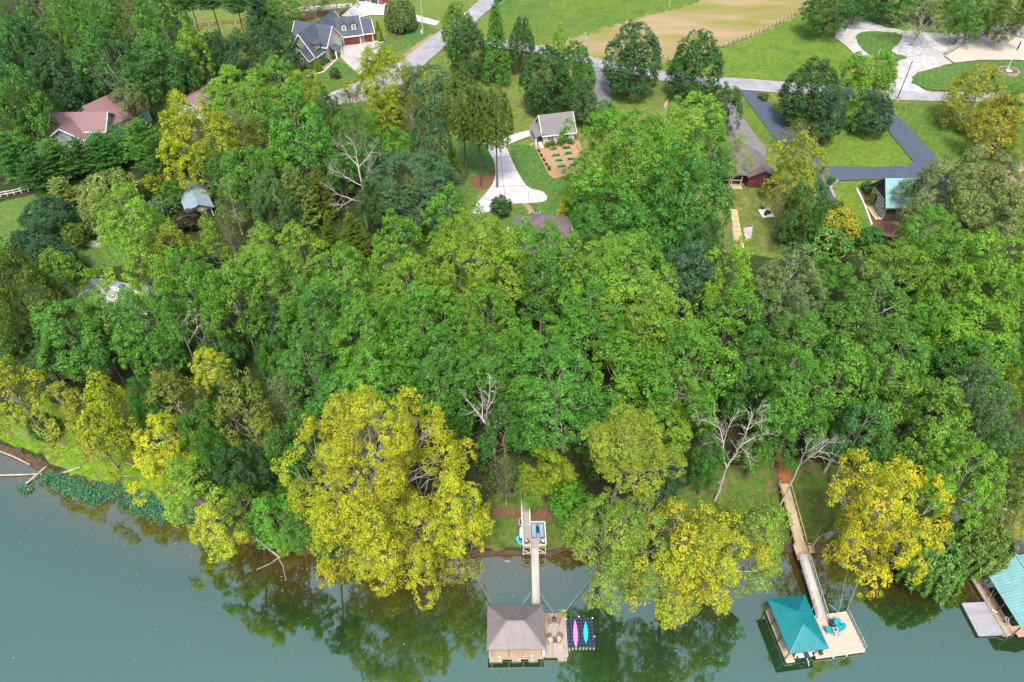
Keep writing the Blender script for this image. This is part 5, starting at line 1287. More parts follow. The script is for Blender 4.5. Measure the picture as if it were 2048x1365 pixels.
# lawn trees beside the road
for a in [
 (915, 55, 64, 92, 'O', 'gl', 'yellow-topped, nearest the road junction'), (933, 96, 78, 118, 'O', 'g3', 'second from the road junction'),
 (992, 86, 66, 156, 'K', 'g2', 'tallest spire in the row at the road'), (1043, 92, 52, 106, 'O', 'g3', 'fourth from the road junction'),
 (1118, 80, 44, 64, 'K', 'gl', 'small, against the tilled field'), (1090, 160, 96, 128, 'O', 'g3', 'behind the white garden cottage'),
 (1148, 150, 80, 122, 'O', 'g2', 'at the dark lane, behind the cottage'), (1167, 205, 54, 88, 'O', 'gb', 'slender, at the end of the dark lane'),
 (1208, 230, 52, 54, 'M', 'g2', 'small, beside the garden giant'), (1266, 120, 114, 142, 'O', 'g3', 'first of two alike before the tilled field'),
 (1391, 132, 106, 134, 'O', 'g3', 'second of two alike before the tilled field'),
 (1440, 222, 72, 98, 'M', 'g3', 'glossy, at the grey drive'), (1620, 186, 108, 128, 'O', 'g3', 'largest on the lawn inside the blue drive'),
 (1658, 230, 64, 106, 'O', 'g4', 'in front of the largest inside the blue drive'), (1735, 156, 112, 102, 'M', 'gl', 'at the gravel drive mouth'),
 (1706, 236, 50, 52, 'M', 'g1', 'small, between two dark ones inside the drive'), (1752, 228, 66, 80, 'O', 'g4', 'on a bare stem inside the blue drive'),
 (1948, 196, 108, 118, 'P', 'oy', 'across the road from the round planter'), (2002, 260, 120, 124, 'M', 'oy', 'ball-like at the photo border by the wires'),
 (2035, 190, 44, 40, 'M', 'g1', 'small, at the road end by the border'),
]: plant(*a, clear=1.2 if a[0] in (1658, 1752) else 0.3)
for a in [(1385, 242, 108, 104, 'P', 'gl', 'beside the flagpole lawn'), (1418, 302, 92, 84, 'P', 'g2', 'over the brown house roof'), (1472, 312, 72, 95, 'T', 'gl', 'lacy, before the brown roof'),
          (1597, 265, 78, 54, 'T', 'ol', 'low, beside the blue drive'), (1660, 14, 82, 64, 'M', 'g3', 'at the end of the field fence'), (1720, -5, 80, 50, 'M', 'g3', 'behind the gravel loop'),
          (1850, 28, 90, 90, 'T', 'gp', 'half dead on the gravel mound'), (1938, 22, 62, 75, 'M', 'g2', 'behind the sand court'), (2018, 20, 80, 85, 'P', 'ol', 'at the top corner by the court'),
          (1780, -15, 90, 60, 'M', 'gd', 'above the leaning trunk'), (1880, -12, 90, 50, 'M', 'gd', 'at the top edge behind the gravel mound')]: plant(*a)
plant(800, 26, 60, 58, 'W', 'gp', 'on the lawn beside the white drive', clear=0.5)
for a in [(1003, 412, 48, 42, 'B', 'g3', 'at the curve of the white drive'), (670, 147, 22, 22, 'B', 'g3', 'alone in a mulch ring before the olive house'), (1662, 361, 18, 18, 'B', 'gd', 'clipped round, at the blue drive corner'),
          (1456, 183, 18, 12, 'B', 'ol', 'clipped, at the grey drive mouth'), (1528, 193, 24, 10, 'B', 'ol', 'low, at the blue drive mouth'), (1735, 375, 26, 22, 'B', 'g3', 'at the timbered house corner'),
          (1742, 400, 20, 26, 'B', 'ol', 'in the bed along the timbered house'), (1680, 450, 80, 66, 'B', 'oy', 'below the timbered house lawn'), (1590, 478, 70, 50, 'B', 'gd', 'below the fire-pit patio'),
          (1420, 455, 46, 70, 'B', 'gl', 'along the pale wooden steps'), (1745, 480, 60, 50, 'B', 'gd', 'under the round brown deck'), (1660, 420, 60, 40, 'B', 'ol', 'at the end of the blue drive')]: plant(*a)
plant(1655, 490, 96, 66, 'B', 'g2', '', full='shrub with red and white flowers below the timbered house lawn')
plant(1130, 412, 34, 56, 'C', 'oy', 'on the lawn beside the grey-roofed house')
for i, a in enumerate([(755, 50, 13, 22), (762, 70, 14, 26), (678, 88, 10, 22), (663, 106, 13, 20), (634, 130, 15, 28)]):
    plant(*a, 'C', 'gy', ['behind the single garage door', 'beside the single garage door', 'beside the double garage door', 'at the olive house porch', 'at the olive house front gable'][i], full=None, clear=0.05)
for x, y, w, c, t in ((648, 118, 12, 'gd', 'below the porch'), (655, 122, 10, 'g3', 'second from the porch'), (645, 126, 11, 'gb', 'in the middle of the front bed'), (668, 116, 8, 'pl', 'next to the porch steps'), (641, 138, 10, 'gb', 'at the near end of the front bed'), (622, 142, 10, 'g4', 'under the front gable window'), (612, 138, 16, 'gd', 'at the gable corner'), (682, 98, 9, 'gb', 'at the double garage door')):
    plant(x, y, w, w * 0.85, 'B', c, 'olive house bed, ' + t)
# bare trees
limb_tree((735, 457), [([(735, 457), (730, 430), (727, 404), (725, 373), (717, 335)], 1.0), ([(717, 335), (712, 305), (706, 283)], .42), ([(727, 404), (705, 400), (676, 389), (653, 371)], .42), ([(725, 373), (700, 360), (677, 345), (660, 338)], .42), ([(725, 373), (735, 352), (741, 333)], .35), ([(717, 335), (735, 318), (746, 298)], .35), ([(717, 335), (694, 308), (682, 288)], .4), ([(730, 430), (748, 420), (760, 404)], .3), ([(705, 400), (690, 408), (672, 410)], .25)], 'bare white dead tree in the wood above the conifer pair', .26, 3, 1.3)
limb_tree((990, 921), [([(990, 921), (988, 898), (982, 862)], 1.0), ([(982, 862), (964, 836), (951, 821), (934, 800), (921, 780)], .6), ([(982, 862), (973, 840), (974, 822), (979, 795), (979, 758)], .65), ([(964, 836), (966, 808), (959, 780)], .4), ([(982, 862), (997, 849), (1010, 846), (1011, 828)], .4), ([(951, 821), (938, 828)], .25), ([(974, 822), (986, 800), (992, 778)], .3)], 'slender forked bare tree beside the giant yellow tree', .27, 11, .75)
limb_tree((1430, 1002), [([(1430, 1002), (1442, 970), (1453, 936)], 1.0), ([(1453, 936), (1447, 918), (1447, 885), (1440, 860), (1430, 834)], .62), ([(1453, 936), (1466, 916), (1481, 893), (1494, 860), (1505, 834), (1526, 814)], .68), ([(1447, 885), (1457, 854), (1474, 828)], .4), ([(1440, 860), (1420, 844), (1400, 840)], .35), ([(1481, 893), (1507, 875), (1536, 865)], .4), ([(1447, 885), (1430, 882), (1421, 891)], .25), ([(1442, 970), (1429, 962)], .25), ([(1481, 893), (1493, 907), (1498, 919)], .25), ([(1494, 860), (1512, 848), (1530, 838)], .3)], 'broad forked bare tree between the two docks', .21, 21, .85)
limb_tree((1560, 1011), [([(1560, 1011), (1575, 981), (1589, 952), (1599, 931)], 1.0), ([(1599, 931), (1609, 906), (1617, 880)], .6), ([(1599, 931), (1620, 913), (1638, 903), (1673, 911)], .5), ([(1620, 913), (1645, 916), (1676, 926)], .35), ([(1609, 906), (1632, 893), (1651, 881)], .35), ([(1638, 903), (1655, 888), (1668, 886)], .25)], 'thin bare tree leaning across the teal dock boardwalk', .17, 32, .9)
dead_tree((1622, 1098), (1660, 1025), 'bare branching pole leaning at the teal gangway', 44, 0.5, 3, 0.12, 0.6, xr=(1618, 1680))
limb_tree((397, 764), [([(397, 764), (391, 730), (376, 692)], 1.0), ([(376, 692), (362, 656), (350, 640)], .6), ([(376, 692), (395, 655), (393, 638)], .45), ([(391, 730), (352, 690), (338, 664)], .45), ([(376, 692), (376, 660), (370, 640)], .4), ([(391, 730), (405, 700), (404, 680)], .3)], 'pale twiggy bare tree beside the small yellow tree', .26, 52, 1.0)
dead_tree((1310, 1070), (1300, 960), 'bare grey twigs behind the twin yellow trees', 61, 0.6, 4, 0.18, 0.4, 1.3)
dead_tree((500, 985), (492, 925), 'small bare tree in the shade behind the shore', 71, 0.5, 4, 0.12, 0.4, 1.1)
dead_tree((1826, 96), (1862, 8), 'leafless grey tree rising from the gravel mound', 83, 0.6, 5, 0.40, 0.40, xr=(1800, 1920))
dead_tree((1572, 470), (1592, 392), 'bare ivy-choked tree beside the fire-pit patio', 93, 0.6, 4, 0.22, 0.4, 1.0)
dead_tree((2018, 905), (2024, 832), 'bare pale tree at the border above the willows', 97, 0.5, 4, 0.18, 0.4, 1.0)
dead_tree((1990, 935), (2000, 890), 'short bare branching snag above the willows', 98, 0.5, 3, 0.14, 0.45, 1.2)
for i, (b, t_, r, lab) in enumerate([((137, 826), (101, 771), .42, 'broken white snag standing on the grassy bank'), ((181, 813), (152, 786), .22, 'thin white snag beside the thicker broken one'), ((1790, 42), (1806, -12), .55, 'thick leaning grey trunk by the gravel loop'),
                                     ((1128, 905), (1132, 850), .26, 'pale bare trunk, thicker of a pair'), ((1124, 906), (1124, 872), .2, 'pale bare trunk, thinner of a pair'), ((423, 69), (402, -4), .22, 'white trunk, nearest of three in the far grove'), ((476, 64), (459, 2), .2, 'white trunk, second in the far grove'), ((398, 63), (378, -4), .24, 'dark trunk in the far grove'),
                                     ((1062, 638), (1061, 600), .25, 'bare trunk in the hollow under the grey house'), ((68, 698), (55, 680), .3, 'grey trunk under the huge border tree'), ((1648, 945), (1665, 915), .3, 'slanting grey stump behind the leaning dead tree'), ((1526, 1050), (1545, 1020), .25, 'weathered grey log end by the boardwalk')]):
    p = G(*b); d = ray(*t_); q = d * (p[1] / d[1]) + np.array([0, 0, CAM_H])
    th = thing('tree_trunk', lab, 'trunk', p)
    link('trunk', seg_mesh('trunk', [(bend(np.random.default_rng(i), np.array([0, 0, -0.3]), q - p, 6, 0.03), np.linspace(r, r * 0.6, 6))], m_bark if i in (2, 7, 9) else m_pale, 8), th)
# ---------------------------------------------------------------- docks, boats and deck furniture
m_dockroof = mat('taupe_metal_roof', (0.175, 0.155, 0.16), (0.15, 0.132, 0.136), rough=0.55, scale=0.7, detail=6, spec=0.35, metal=0.0)
m_teal = mat('teal_metal_roof', (0.006, 0.185, 0.20), (0.006, 0.155, 0.17), rough=0.5, scale=0.8, detail=6, spec=0.45)
m_oldboard = mat('bleached_boards', (0.38, 0.335, 0.29), (0.22, 0.165, 0.13), rough=0.9, scale=1.6, detail=8, stretch=(1, 0.12, 1), contrast=(0.3, 0.75))
m_plank = mat('warm_planks', (0.40, 0.295, 0.21), (0.30, 0.215, 0.15), rough=0.9, scale=2.2, detail=6, stretch=(1, 0.15, 1))
m_gang = mat('gangway_boards', (0.42, 0.40, 0.37), (0.30, 0.28, 0.255), rough=0.9, scale=1.5, detail=6, stretch=(0.2, 1, 1))
m_vinyl = mat('pale_dock_boards', (0.44, 0.365, 0.295), (0.40, 0.33, 0.265), rough=0.8, scale=0.6, detail=5)
m_cube = mat('navy_float_plastic', (0.018, 0.026, 0.055), (0.025, 0.034, 0.065), rough=0.4, scale=3, spec=0.5)
m_pink = mat('pink_hull', (0.66, 0.20, 0.44), (0.60, 0.18, 0.40), rough=0.35, scale=1, spec=0.5)
m_aqua = mat('turquoise_hull', (0.02, 0.52, 0.58), (0.02, 0.46, 0.52), rough=0.35, scale=1, spec=0.5)
m_tealp = mat('turquoise_plastic', (0.0, 0.30, 0.37), (0.0, 0.26, 0.33), rough=0.45, scale=2, spec=0.5)
m_wicker = mat('brown_wicker', (0.20, 0.13, 0.095), (0.14, 0.09, 0.07), rough=0.9, scale=8)
m_cush = mat('taupe_cushion', (0.42, 0.34, 0.29), (0.36, 0.29, 0.25), rough=0.9, scale=4)
m_bluecush = mat('blue_sling', (0.16, 0.30, 0.46), (0.13, 0.26, 0.41), rough=0.85, scale=3)
m_black = mat('black_metal', (0.02, 0.02, 0.022), (0.028, 0.028, 0.03), rough=0.5)
m_rope = mat('mooring_rope', (0.42, 0.38, 0.25), (0.34, 0.31, 0.2), rough=0.9)
m_yrope = mat('yellow_rope', (0.40, 0.34, 0.10), (0.33, 0.28, 0.08), rough=0.9)
m_leafpot = mat('pot_leaves', (0.20, 0.30, 0.02), (0.14, 0.24, 0.02), rough=0.6, scale=3)
m_whitegel = mat('white_gelcoat', (0.70, 0.70, 0.70), (0.64, 0.64, 0.64), rough=0.3, spec=0.5)
m_greyraft = mat('grey_raft_boards', (0.30, 0.30, 0.33), (0.23, 0.23, 0.26), rough=0.9, scale=1.2, detail=8, stretch=(1, 0.1, 1))
m_navy = mat('navy_cover', (0.02, 0.03, 0.10), (0.03, 0.04, 0.12), rough=0.6)

def planks(mb, x0, x1, y0, y1, z, w=0.14, gap=0.012, along='y', th=0.05, seed=1):
    rg = random.Random(seed)
    if along == 'y':
        n = max(1, int(round((x1 - x0) / w))); w = (x1 - x0) / n
        for i in range(n): mb.box((x0 + (i + .5) * w, (y0 + y1) / 2, z + rg.uniform(-.006, .006)), (w - gap, y1 - y0, th))
    else:
        n = max(1, int(round((y1 - y0) / w))); w = (y1 - y0) / n
        for i in range(n): mb.box(((x0 + x1) / 2, y0 + (i + .5) * w, z + rg.uniform(-.006, .006)), (x1 - x0, w - gap, th))
    return mb
def hip_roof(par, x0, x1, y0, y1, he, hr, inset, axis, m, seam=0.4, capm=None):
    """four standing-seam panels, seams and ridge caps"""
    xm, ym = (x0 + x1) / 2, (y0 + y1) / 2
    if axis == 'x': a, b = (x0 + inset, ym, hr), (x1 - inset, ym, hr)
    else: a, b = (xm, y0 + inset, hr), (xm, y1 - inset, hr)
    c = [(x0, y0, he), (x1, y0, he), (x1, y1, he), (x0, y1, he)]
    faces = ([c[0], c[1], b, a], [c[2], c[3], a, b], [c[3], c[0], a], [c[1], c[2], b]) if axis == 'x' else ([c[1], c[2], b, a], [c[3], c[0], a, b], [c[0], c[1], a], [c[2], c[3], b])
    for F in faces:
        pn = MB().slab(F, 0.06).build('roof_panel', m, par)
        P = [Vector(p) for p in F]; e = P[1] - P[0]; L_ = e.length; e.normalize()
        n = (P[1] - P[0]).cross(P[2] - P[0]).normalized(); n = n if n.z > 0 else -n
        up = n.cross(e); up = up if up.z > 0 else -up
        mb = MB(); s = seam / 2
        top = [(p - P[0]) for p in P[2:]]
        tp = sorted([(p.dot(e), p.dot(up)) for p in top])
        while s < L_:
            # height of the panel at s
            h = tp[0][1]
            if s < tp[0][0]: h = tp[0][1] * s / tp[0][0]
            elif s > tp[-1][0]: h = tp[-1][1] * (L_ - s) / max(L_ - tp[-1][0], 1e-6)
            if h > 0.2: mb.bar(P[0] + e * s + n * 0.03 + up * .02, P[0] + e * s + up * (h - .05) + n * 0.03, 0.06, 0.09, up=n)
            s += seam
        mb.build('roof_seam', m, pn, kind='stuff')
    cp = MB()
    for p, q in ((a, b), (c[0], a), (c[3], a if axis == 'x' else b), (c[1], b if axis == 'x' else a), (c[2], b)):
        cp.bar(Vector(p) + Vector((0, 0, .04)), Vector(q) + Vector((0, 0, .04)), 0.16, 0.05)
    cp.build('ridge_cap', capm or m, par)
    fc = MB()
    for p, q in zip(c, c[1:] + c[:1]): fc.bar(Vector(p) - Vector((0, 0, .12)), Vector(q) - Vector((0, 0, .12)), 0.05, 0.16)
    fc.build('fascia', capm or m, par)
def rope(name, label, p, q, m, sag=0.5, r=0.022, cat='rope'):
    p, q = np.array(p, float), np.array(q, float); k = np.linspace(0, 1, 9)[:, None]
    pts = p + (q - p) * k - np.array([0, 0, 1]) * (4 * sag * k * (1 - k))
    return tag(MB().tube(pts - p, r, 5).build(name, m, None, loc=p), label, cat)

# --- grey-roofed dock
D0 = at_z(978, 1318, 0.5); D1 = at_z(1136, 1316, 0.5)
rz, _L = frame_of(D0, D1)
dk = thing('boat_dock', 'floating dock with grey hipped metal roof and weathered side deck', 'dock', D0, rz)
TD = RZ(rz, D0)
def dl(px, py, z): return np.array(TD.inverted() @ Vector(at_z(px, py, z)))
e0, e1, e2 = dl(974, 1300, 3.1), dl(1090, 1299, 3.1), dl(974, 1212, 3.1)
s0, s1, s2 = dl(1092, 1314, .5), dl(1135, 1312, .5), dl(1089, 1229, .5)
hip_roof(dk, e0[0], e1[0], e0[1], e2[1], 2.6, 4.45, (e2[1] - e0[1]) * 0.5 - 0.3, 'x', m_dockroof, 0.42)
W_, D_ = e1[0], e2[1]
mb = planks(MB(), 0.12, s0[0], 0.1, 1.75, 0.0, 0.16, along='y'); mb.build('deck_plank', m_plank, dk, kind='stuff')
mb = MB().box((W_ / 2, -0.0, -0.1), (W_ - .1, 0.14, 0.22)).box((0.02, 2.9, -.1), (.14, 5.6, .22)); mb.build('edge_board', m_oldboard, dk)
planks(MB(), 0.1, 0.75, 1.8, 5.9, 0.0, 0.16, along='x').build('finger_deck', m_plank, dk, kind='stuff')
planks(MB(), W_ - 1.0, s0[0], 1.8, 5.9, 0.0, 0.16, along='x').build('finger_deck', m_plank, dk, kind='stuff')
planks(MB(), 0.1, s0[0], 5.9, D_ - .2, 0.0, 0.16, along='x').build('back_deck', m_plank, dk, kind='stuff')
planks(MB(), s0[0] + .03, s1[0], s0[1], s2[1], 0.03, 0.15, along='y', seed=4).build('side_plank', m_oldboard, dk, kind='stuff')
MB().box(((s0[0] + s1[0]) / 2, s0[1] - .06, -.06), (s1[0] - s0[0], .1, .26)).box((s1[0] + .05, (s0[1] + s2[1]) / 2, -.06), (.1, s2[1] - s0[1], .26)).box(((s0[0] + s1[0]) / 2, s2[1] + .06, -.06), (s1[0] - s0[0], .1, .26)).build('skirt_board', m_oldboard, dk)
for x in (0.35, W_ * 0.36, W_ * 0.62, W_ - 0.35):
    for y in (0.25, D_ - .5): MB().box((x, y, 1.28), (0.13, 0.13, 2.6)).build('post', m_oldboard, dk)
for x, w in ((0.9, 1.7), (3.6, 1.2), (5.8, 1.2), (s1[0] - .7, 1.2)): MB().box((x, -0.05, -0.32), (w, 0.5, 0.34)).build('float', m_oldboard, dk)
for y in (2.6, 4.6): MB().box((s1[0] - 1.0, y, -.32), (1.4, 1.0, .34)).build('float', m_blackwood, dk)
for x in (1.4, W_ * 0.78): MB().box((x, 0.22, 0.08), (0.26, 0.14, 0.14)).build('cleat', m_trim, dk)
MB().box((W_ - .15, 0.75, 0.35), (0.42, 0.9, 0.62)).build('dock_box', m_trim, dk)
MB().box((s1[0] - .3, 0.75, 0.2), (.32, .6, .3)).build('step_box', m_oldboard, dk)
MB().tube([(s1[0] + .1, .9, -.3), (s1[0] + .35, .9, .35), (s1[0] + .35, .5, .35), (s1[0] + .1, .5, -.3)], 0.03).build('ladder', m_galv, dk)
# chairs and tables on the side deck
def lounge_chair(name, label, px, py, rot, long_, group=None):
    t = thing(name, label, 'chair', at_z(px, py, 0.56), rot, group)
    if long_:
        MB().box((0, -.15, .32), (.66, 1.0, .1)).box((0, .6, .52), (.66, .75, .1), rx=R(40)).build('seat', m_wicker, t)
        MB().box((0, -.64, .39), (.5, .16, .05)).build('cushion', m_cush, t)
    else:
        MB().box((0, -.05, .36), (.62, .62, .12)).build('seat', m_cush, t)
        MB().box((0, .36, .62), (.74, .12, .7), rx=R(-14)).build('backrest', m_wicker, t)
        for s in (-1, 1): MB().box((.36 * s, .0, .5), (.1, .7, .08)).box((.36 * s, -.28, .24), (.08, .08, .48)).build('armrest', m_wicker, t)
    lg = MB()
    for a in (-.26, .26):
        for b in (-.45, .3): lg.box((a, b, .15), (.06, .06, .3))
    lg.build('frame', m_wicker, t); return t
lounge_chair('lounge_chair', 'wicker lounger at the gangway end of the dock, near the grey roof', 1099, 1243, R(18), True)
lounge_chair('lounge_chair', 'wicker lounger at the gangway end of the dock, near the potted plant', 1117, 1243, R(-20), True)
lounge_chair('wicker_chair', 'cushioned wicker armchair by the small table, near the grey roof', 1100, 1282, R(25), False)
lounge_chair('wicker_chair', 'cushioned wicker armchair by the small table, near the black floats', 1118, 1280, R(-35), False)
for lab, px, py, w in (('small dark table between the two wicker loungers', 1108, 1243, .5), ('small dark table between the two wicker armchairs', 1110, 1284, .6)):
    t = thing('side_table', lab, 'table', at_z(px, py, .56)); MB().box((0, 0, .48), (w, w, .05)).build('tabletop', m_darkdoor, t)
    lg = MB()
    for a in (-.2, .2):
        for b in (-.2, .2): lg.box((a, b, .23), (.05, .05, .46))
    lg.build('leg', m_black, t)
t = thing('umbrella_pole', 'furled dark pole standing by the wicker loungers', 'pole', at_z(1108, 1238, .56)); MB().tube([(0, 0, 0), (0, .1, 1.7)], .04).build('pole', m_black, t); MB().lathe([(.3, 0), (.3, .08), (.05, .12)], 12).build('base', m_black, t)
t = thing('potted_plant', 'bright green potted plant on the corner of the side deck', 'plant', at_z(1126, 1230, .56))
MB().lathe([(.2, 0), (.3, .45), (.27, .45), (.22, .4)], 12).build('pot', m_black, t)
rg = np.random.default_rng(3); mb = MB()
for i in range(46):
    a = rg.random() * 6.28; e = rg.uniform(.2, 1.25); L_ = rg.uniform(.5, .95); d = np.array([math.cos(a) * math.cos(e), math.sin(a) * math.cos(e), math.sin(e)]); s = np.array([-math.sin(a), math.cos(a), 0]) * .055
    b = np.array([0, 0, .42]); m1 = b + d * L_ * .6; t1 = b + d * L_ - [0, 0, .16]
    mb.add([b - s * .4, b + s * .4, m1 + s, m1 - s, t1], [(0, 1, 2, 3), (3, 2, 4)])
mb.build('leaves', m_leafpot, t, kind='stuff')
# cube float platform
F0, F1, F2 = at_z(1135, 1297, .35), at_z(1191.5, 1296, .35), at_z(1132.5, 1234, .35)
rz, fl = frame_of(F0, F1); n = 8; cs = fl / n; fd = float(np.hypot(*(F2 - F0)[:2])); m_n = int(round(fd / cs))
fp = thing('float_platform', 'floating platform of navy plastic cubes holding two kayaks', 'platform', (F0[0], F0[1], 0), rz)
h = .38; g = cs * .47; k = cs * .36; q = cs * .30
def ring(w, c, z): return [(-w + c, -w, z), (w - c, -w, z), (w, -w + c, z), (w, w - c, z), (w - c, w, z), (-w + c, w, z), (-w, w - c, z), (-w, -w + c, z)]
V = ring(g, .1, -.1) + ring(g, .1, h - .05) + ring(g * .93, .1, h) + ring(g * .45, .04, h + .03)
F = [(i * 8 + j, i * 8 + (j + 1) % 8, (i + 1) * 8 + (j + 1) % 8, (i + 1) * 8 + j) for i in range(3) for j in range(8)] + [tuple(24 + j for j in range(8))]
cm = MB().add(V, F).mesh('float_cube', m_cube)
rg = random.Random(2)
for i in range(n):
    for j in range(m_n):
        o = link('float_cube', cm, fp, ((i + .5) * cs, (j + .5) * cs, rg.uniform(-.02, .02))); o.rotation_euler[1] = rg.uniform(-.02, .02)
for x, y in ((n - .1, m_n - .6), (n - .1, 3), (4, m_n - .1), (.1, m_n - .8)): MB().lathe([(.07, 0), (.07, .16), (.10, .2), (.02, .24)], 8, (x * cs, y * cs, h)).build('cleat', m_trim, fp)
def kayak(name, label, px0, px1, z, w, m, m2):
    a, b = at_z(*px0, z), at_z(*px1, z); rz, L_ = frame_of(a, b)
    t = thing(name, label, 'kayak', (a + b) / 2, rz); V, F = [], []; ns = 18; nr = 10
    for i in range(ns + 1):
        u = i / ns * 2 - 1; ww = w / 2 * (1 - abs(u) ** 2.3) + .015; rise = .12 * abs(u) ** 4; hh = .15 * (1 - .5 * abs(u) ** 3)
        for j in range(nr): an = j / nr * 6.2832; V.append((u * L_ / 2, ww * math.cos(an), rise + hh * math.sin(an) * (1 if math.sin(an) < 0 else .8)))
    F = [(i * nr + j, i * nr + (j + 1) % nr, (i + 1) * nr + (j + 1) % nr, (i + 1) * nr + j) for i in range(ns) for j in range(nr)] + [tuple(range(nr)), tuple(ns * nr + j for j in range(nr - 1, -1, -1))]
    MB().add(V, F).build('hull', m, t, True)
    MB().bar((-L_ * .48, 0, -.11), (L_ * .48, 0, -.11), .05, .08).build('keel', m, t)
    return t
kayak('kayak', 'pink kayak lying keel up on the navy float cubes', (1150, 1241), (1152, 1298), .62, .64, m_pink, m_pink)
kayak('kayak', 'turquoise kayak lying keel up on the navy float cubes', (1171, 1245), (1172, 1288), .62, .64, m_aqua, m_aqua)
# gangway to the shore deck
a, b = at_z(1072, 1210, .62), at_z(1070, 1096, 1.5)
rz, L_ = frame_of(a, b); slope = (1.5 - .62) / L_
gw = thing('gangway', 'narrow grey plank gangway from the grey dock to the shore deck', 'gangway', a, rz)
mb = MB(); nn = int(L_ / .16)
for i in range(nn): x = (i + .5) * L_ / nn; mb.box((x, 0, x * slope), (L_ / nn - .012, 1.0, .05), ry=-math.atan(slope))
mb.build('plank', m_gang, gw, kind='stuff')
for s in (-1, 1): MB().bar((0, .5 * s, -.12), (L_, .5 * s, -.12 + L_ * slope), .08, .2).build('stringer', m_gang, gw)
rope('brace_pole', 'thin stay pole from gangway to the dock, under the grey roof', at_z(1062, 1185, .8), at_z(1044, 1211, .6), m_galv, 0, .03, 'pole')
rope('brace_pole', 'thin stay pole from gangway to the side deck', at_z(1080, 1186, .8), at_z(1109, 1229, .6), m_galv, 0, .03, 'pole')
rope('mooring_rope', 'yellow mooring rope running from the potted plant to the shore', at_z(1130, 1224, .6), at_z(1200, 1130, 1.2), m_yrope, .3)
rope('mooring_rope', 'yellow mooring rope from the grey roof to the yellow giant', at_z(985, 1212, .6), at_z(948, 1140, 1.4), m_yrope, .3)
# shore sun deck and boardwalk
zd = 2.3
A, B, C_ = at_z(1046, 1097, zd), at_z(1092, 1096, zd), at_z(1044, 1000, zd + .6)
rz, L_ = frame_of(A, B); TS = RZ(rz, A)
sd = thing('sun_deck', 'wooden shore deck with low railings at the head of the gangway', 'deck', A, rz)
def sl(px, py, z): v = TS.inverted() @ Vector(at_z(px, py, z)); return v
wN = sl(1060, 1050, zd).x; yN = sl(1060, 1050, zd).y
planks(MB(), 0, L_, 0.0, yN, 0, .15, along='x').build('deck_plank', m_deckgrey, sd, kind='stuff')
mb = MB(); planks(mb, 0, wN, yN, yN + 8.5, 0, .15, along='x'); mb.v = [(x, y, z + max(0, y - yN) * .13) for x, y, z in mb.v]; mb.build('boardwalk_plank', m_deckgrey, sd, kind='stuff')
def rail(par, p, q, m, h=.8, post=1.2):
    p, q = Vector(p), Vector(q); L = (q - p).length; n = max(1, int(L / post))
    for i in range(n + 1): c = p + (q - p) * i / n; MB().box((c.x, c.y, c.z + h / 2), (.09, .09, h)).build('rail_post', m, par)
    MB().bar(p + Vector((0, 0, h)), q + Vector((0, 0, h)), .2, .05).bar(p + Vector((0, 0, h * .5)), q + Vector((0, 0, h * .5)), .05, .1).build('rail', m, par)
rail(sd, (L_, 0, 0), (L_, yN, 0), m_cream); rail(sd, (wN + .1, yN, 0), (L_, yN, 0), m_cream); rail(sd, (0, 0, 0), (0, yN, 0), m_cream); rail(sd, (0, yN, 0), (0, yN + 8.5, 1.1), m_cream); rail(sd, (wN, yN, 0), (wN, yN + 8.5, 1.1), m_cream)
for x0, x1 in ((0, L_ * .33), (L_ * .66, L_)):
    rail(sd, (x0, 0, 0), (x1, 0, 0), m_cream); MB().box(((x0 + x1) / 2, -.02, .45), (x1 - x0, .04, .7)).build('rail_board', m_deckgrey, sd)
    MB().bar((x0, -.03, -.3), (x1, -.03, -1.5), .08, .14).bar((x0, -.03, -1.5), (x1, -.03, -1.4), .08, .14).build('brace', m_cream, sd)
for x in (0.05, L_ * .33, L_ * .66, L_ - .05):
    for y in (.05, yN - .1): MB().box((x, y, -1.0), (.14, .14, 2.0)).build('post', m_cream, sd)
def sun_lounger(label, px, py):
    t = thing('sun_lounger', label, 'sun lounger', at_z(px, py, zd + .05), rz + R(1), 'blue loungers on the shore deck')
    MB().box((0, -.25, .3), (.62, 1.25, .05)).build('seat', m_bluecush, t); MB().box((0, .72, .45), (.62, .8, .05), rx=R(22)).build('backrest', m_bluecush, t)
    f = MB()
    for s in (-1, 1): f.box((.35 * s, .05, .3), (.06, 1.95, .07)); f.box((.35 * s, -.8, .14), (.06, .06, .28)).box((.35 * s, .7, .14), (.06, .06, .28))
    f.box((0, -.92, .3), (.7, .06, .07)); f.build('frame', m_black, t)
sun_lounger('blue sun lounger nearer the boardwalk rail', 1068, 1066); sun_lounger('blue sun lounger against the outer deck rail', 1083, 1066)
t = thing('side_table', 'small dark table between the blue sun loungers', 'table', at_z(1075.5, 1062, zd + .05)); MB().box((0, 0, .4), (.5, 1.1, .05)).build('tabletop', m_black, t); MB().box((-.2, .3, .2), (.05, .05, .4)).box((.2, .3, .2), (.05, .05, .4)).box((-.2, -.3, .2), (.05, .05, .4)).box((.2, -.3, .2), (.05, .05, .4)).build('leg', m_black, t)
for lab, px, rr, cm_ in (('dark deck chair in the corner by the turquoise paddleboard', 1053, R(35), m_cush), ('dark deck chair with white cushion in the outer corner', 1085, R(-30), m_trim)):
    t = thing('deck_chair', lab, 'chair', at_z(px, 1086, zd + .05), rr + R(180)); MB().box((0, 0, .35), (.55, .55, .08)).build('seat', cm_, t); MB().box((0, .3, .6), (.55, .06, .6), rx=R(-12)).build('backrest', m_black, t)
    f = MB()
    for s in (-1, 1): f.box((.3 * s, 0, .55), (.06, .6, .05)).box((.3 * s, -.25, .27), (.05, .05, .55)).box((.3 * s, .25, .27), (.05, .05, .55))
    f.build('frame', m_black, t)
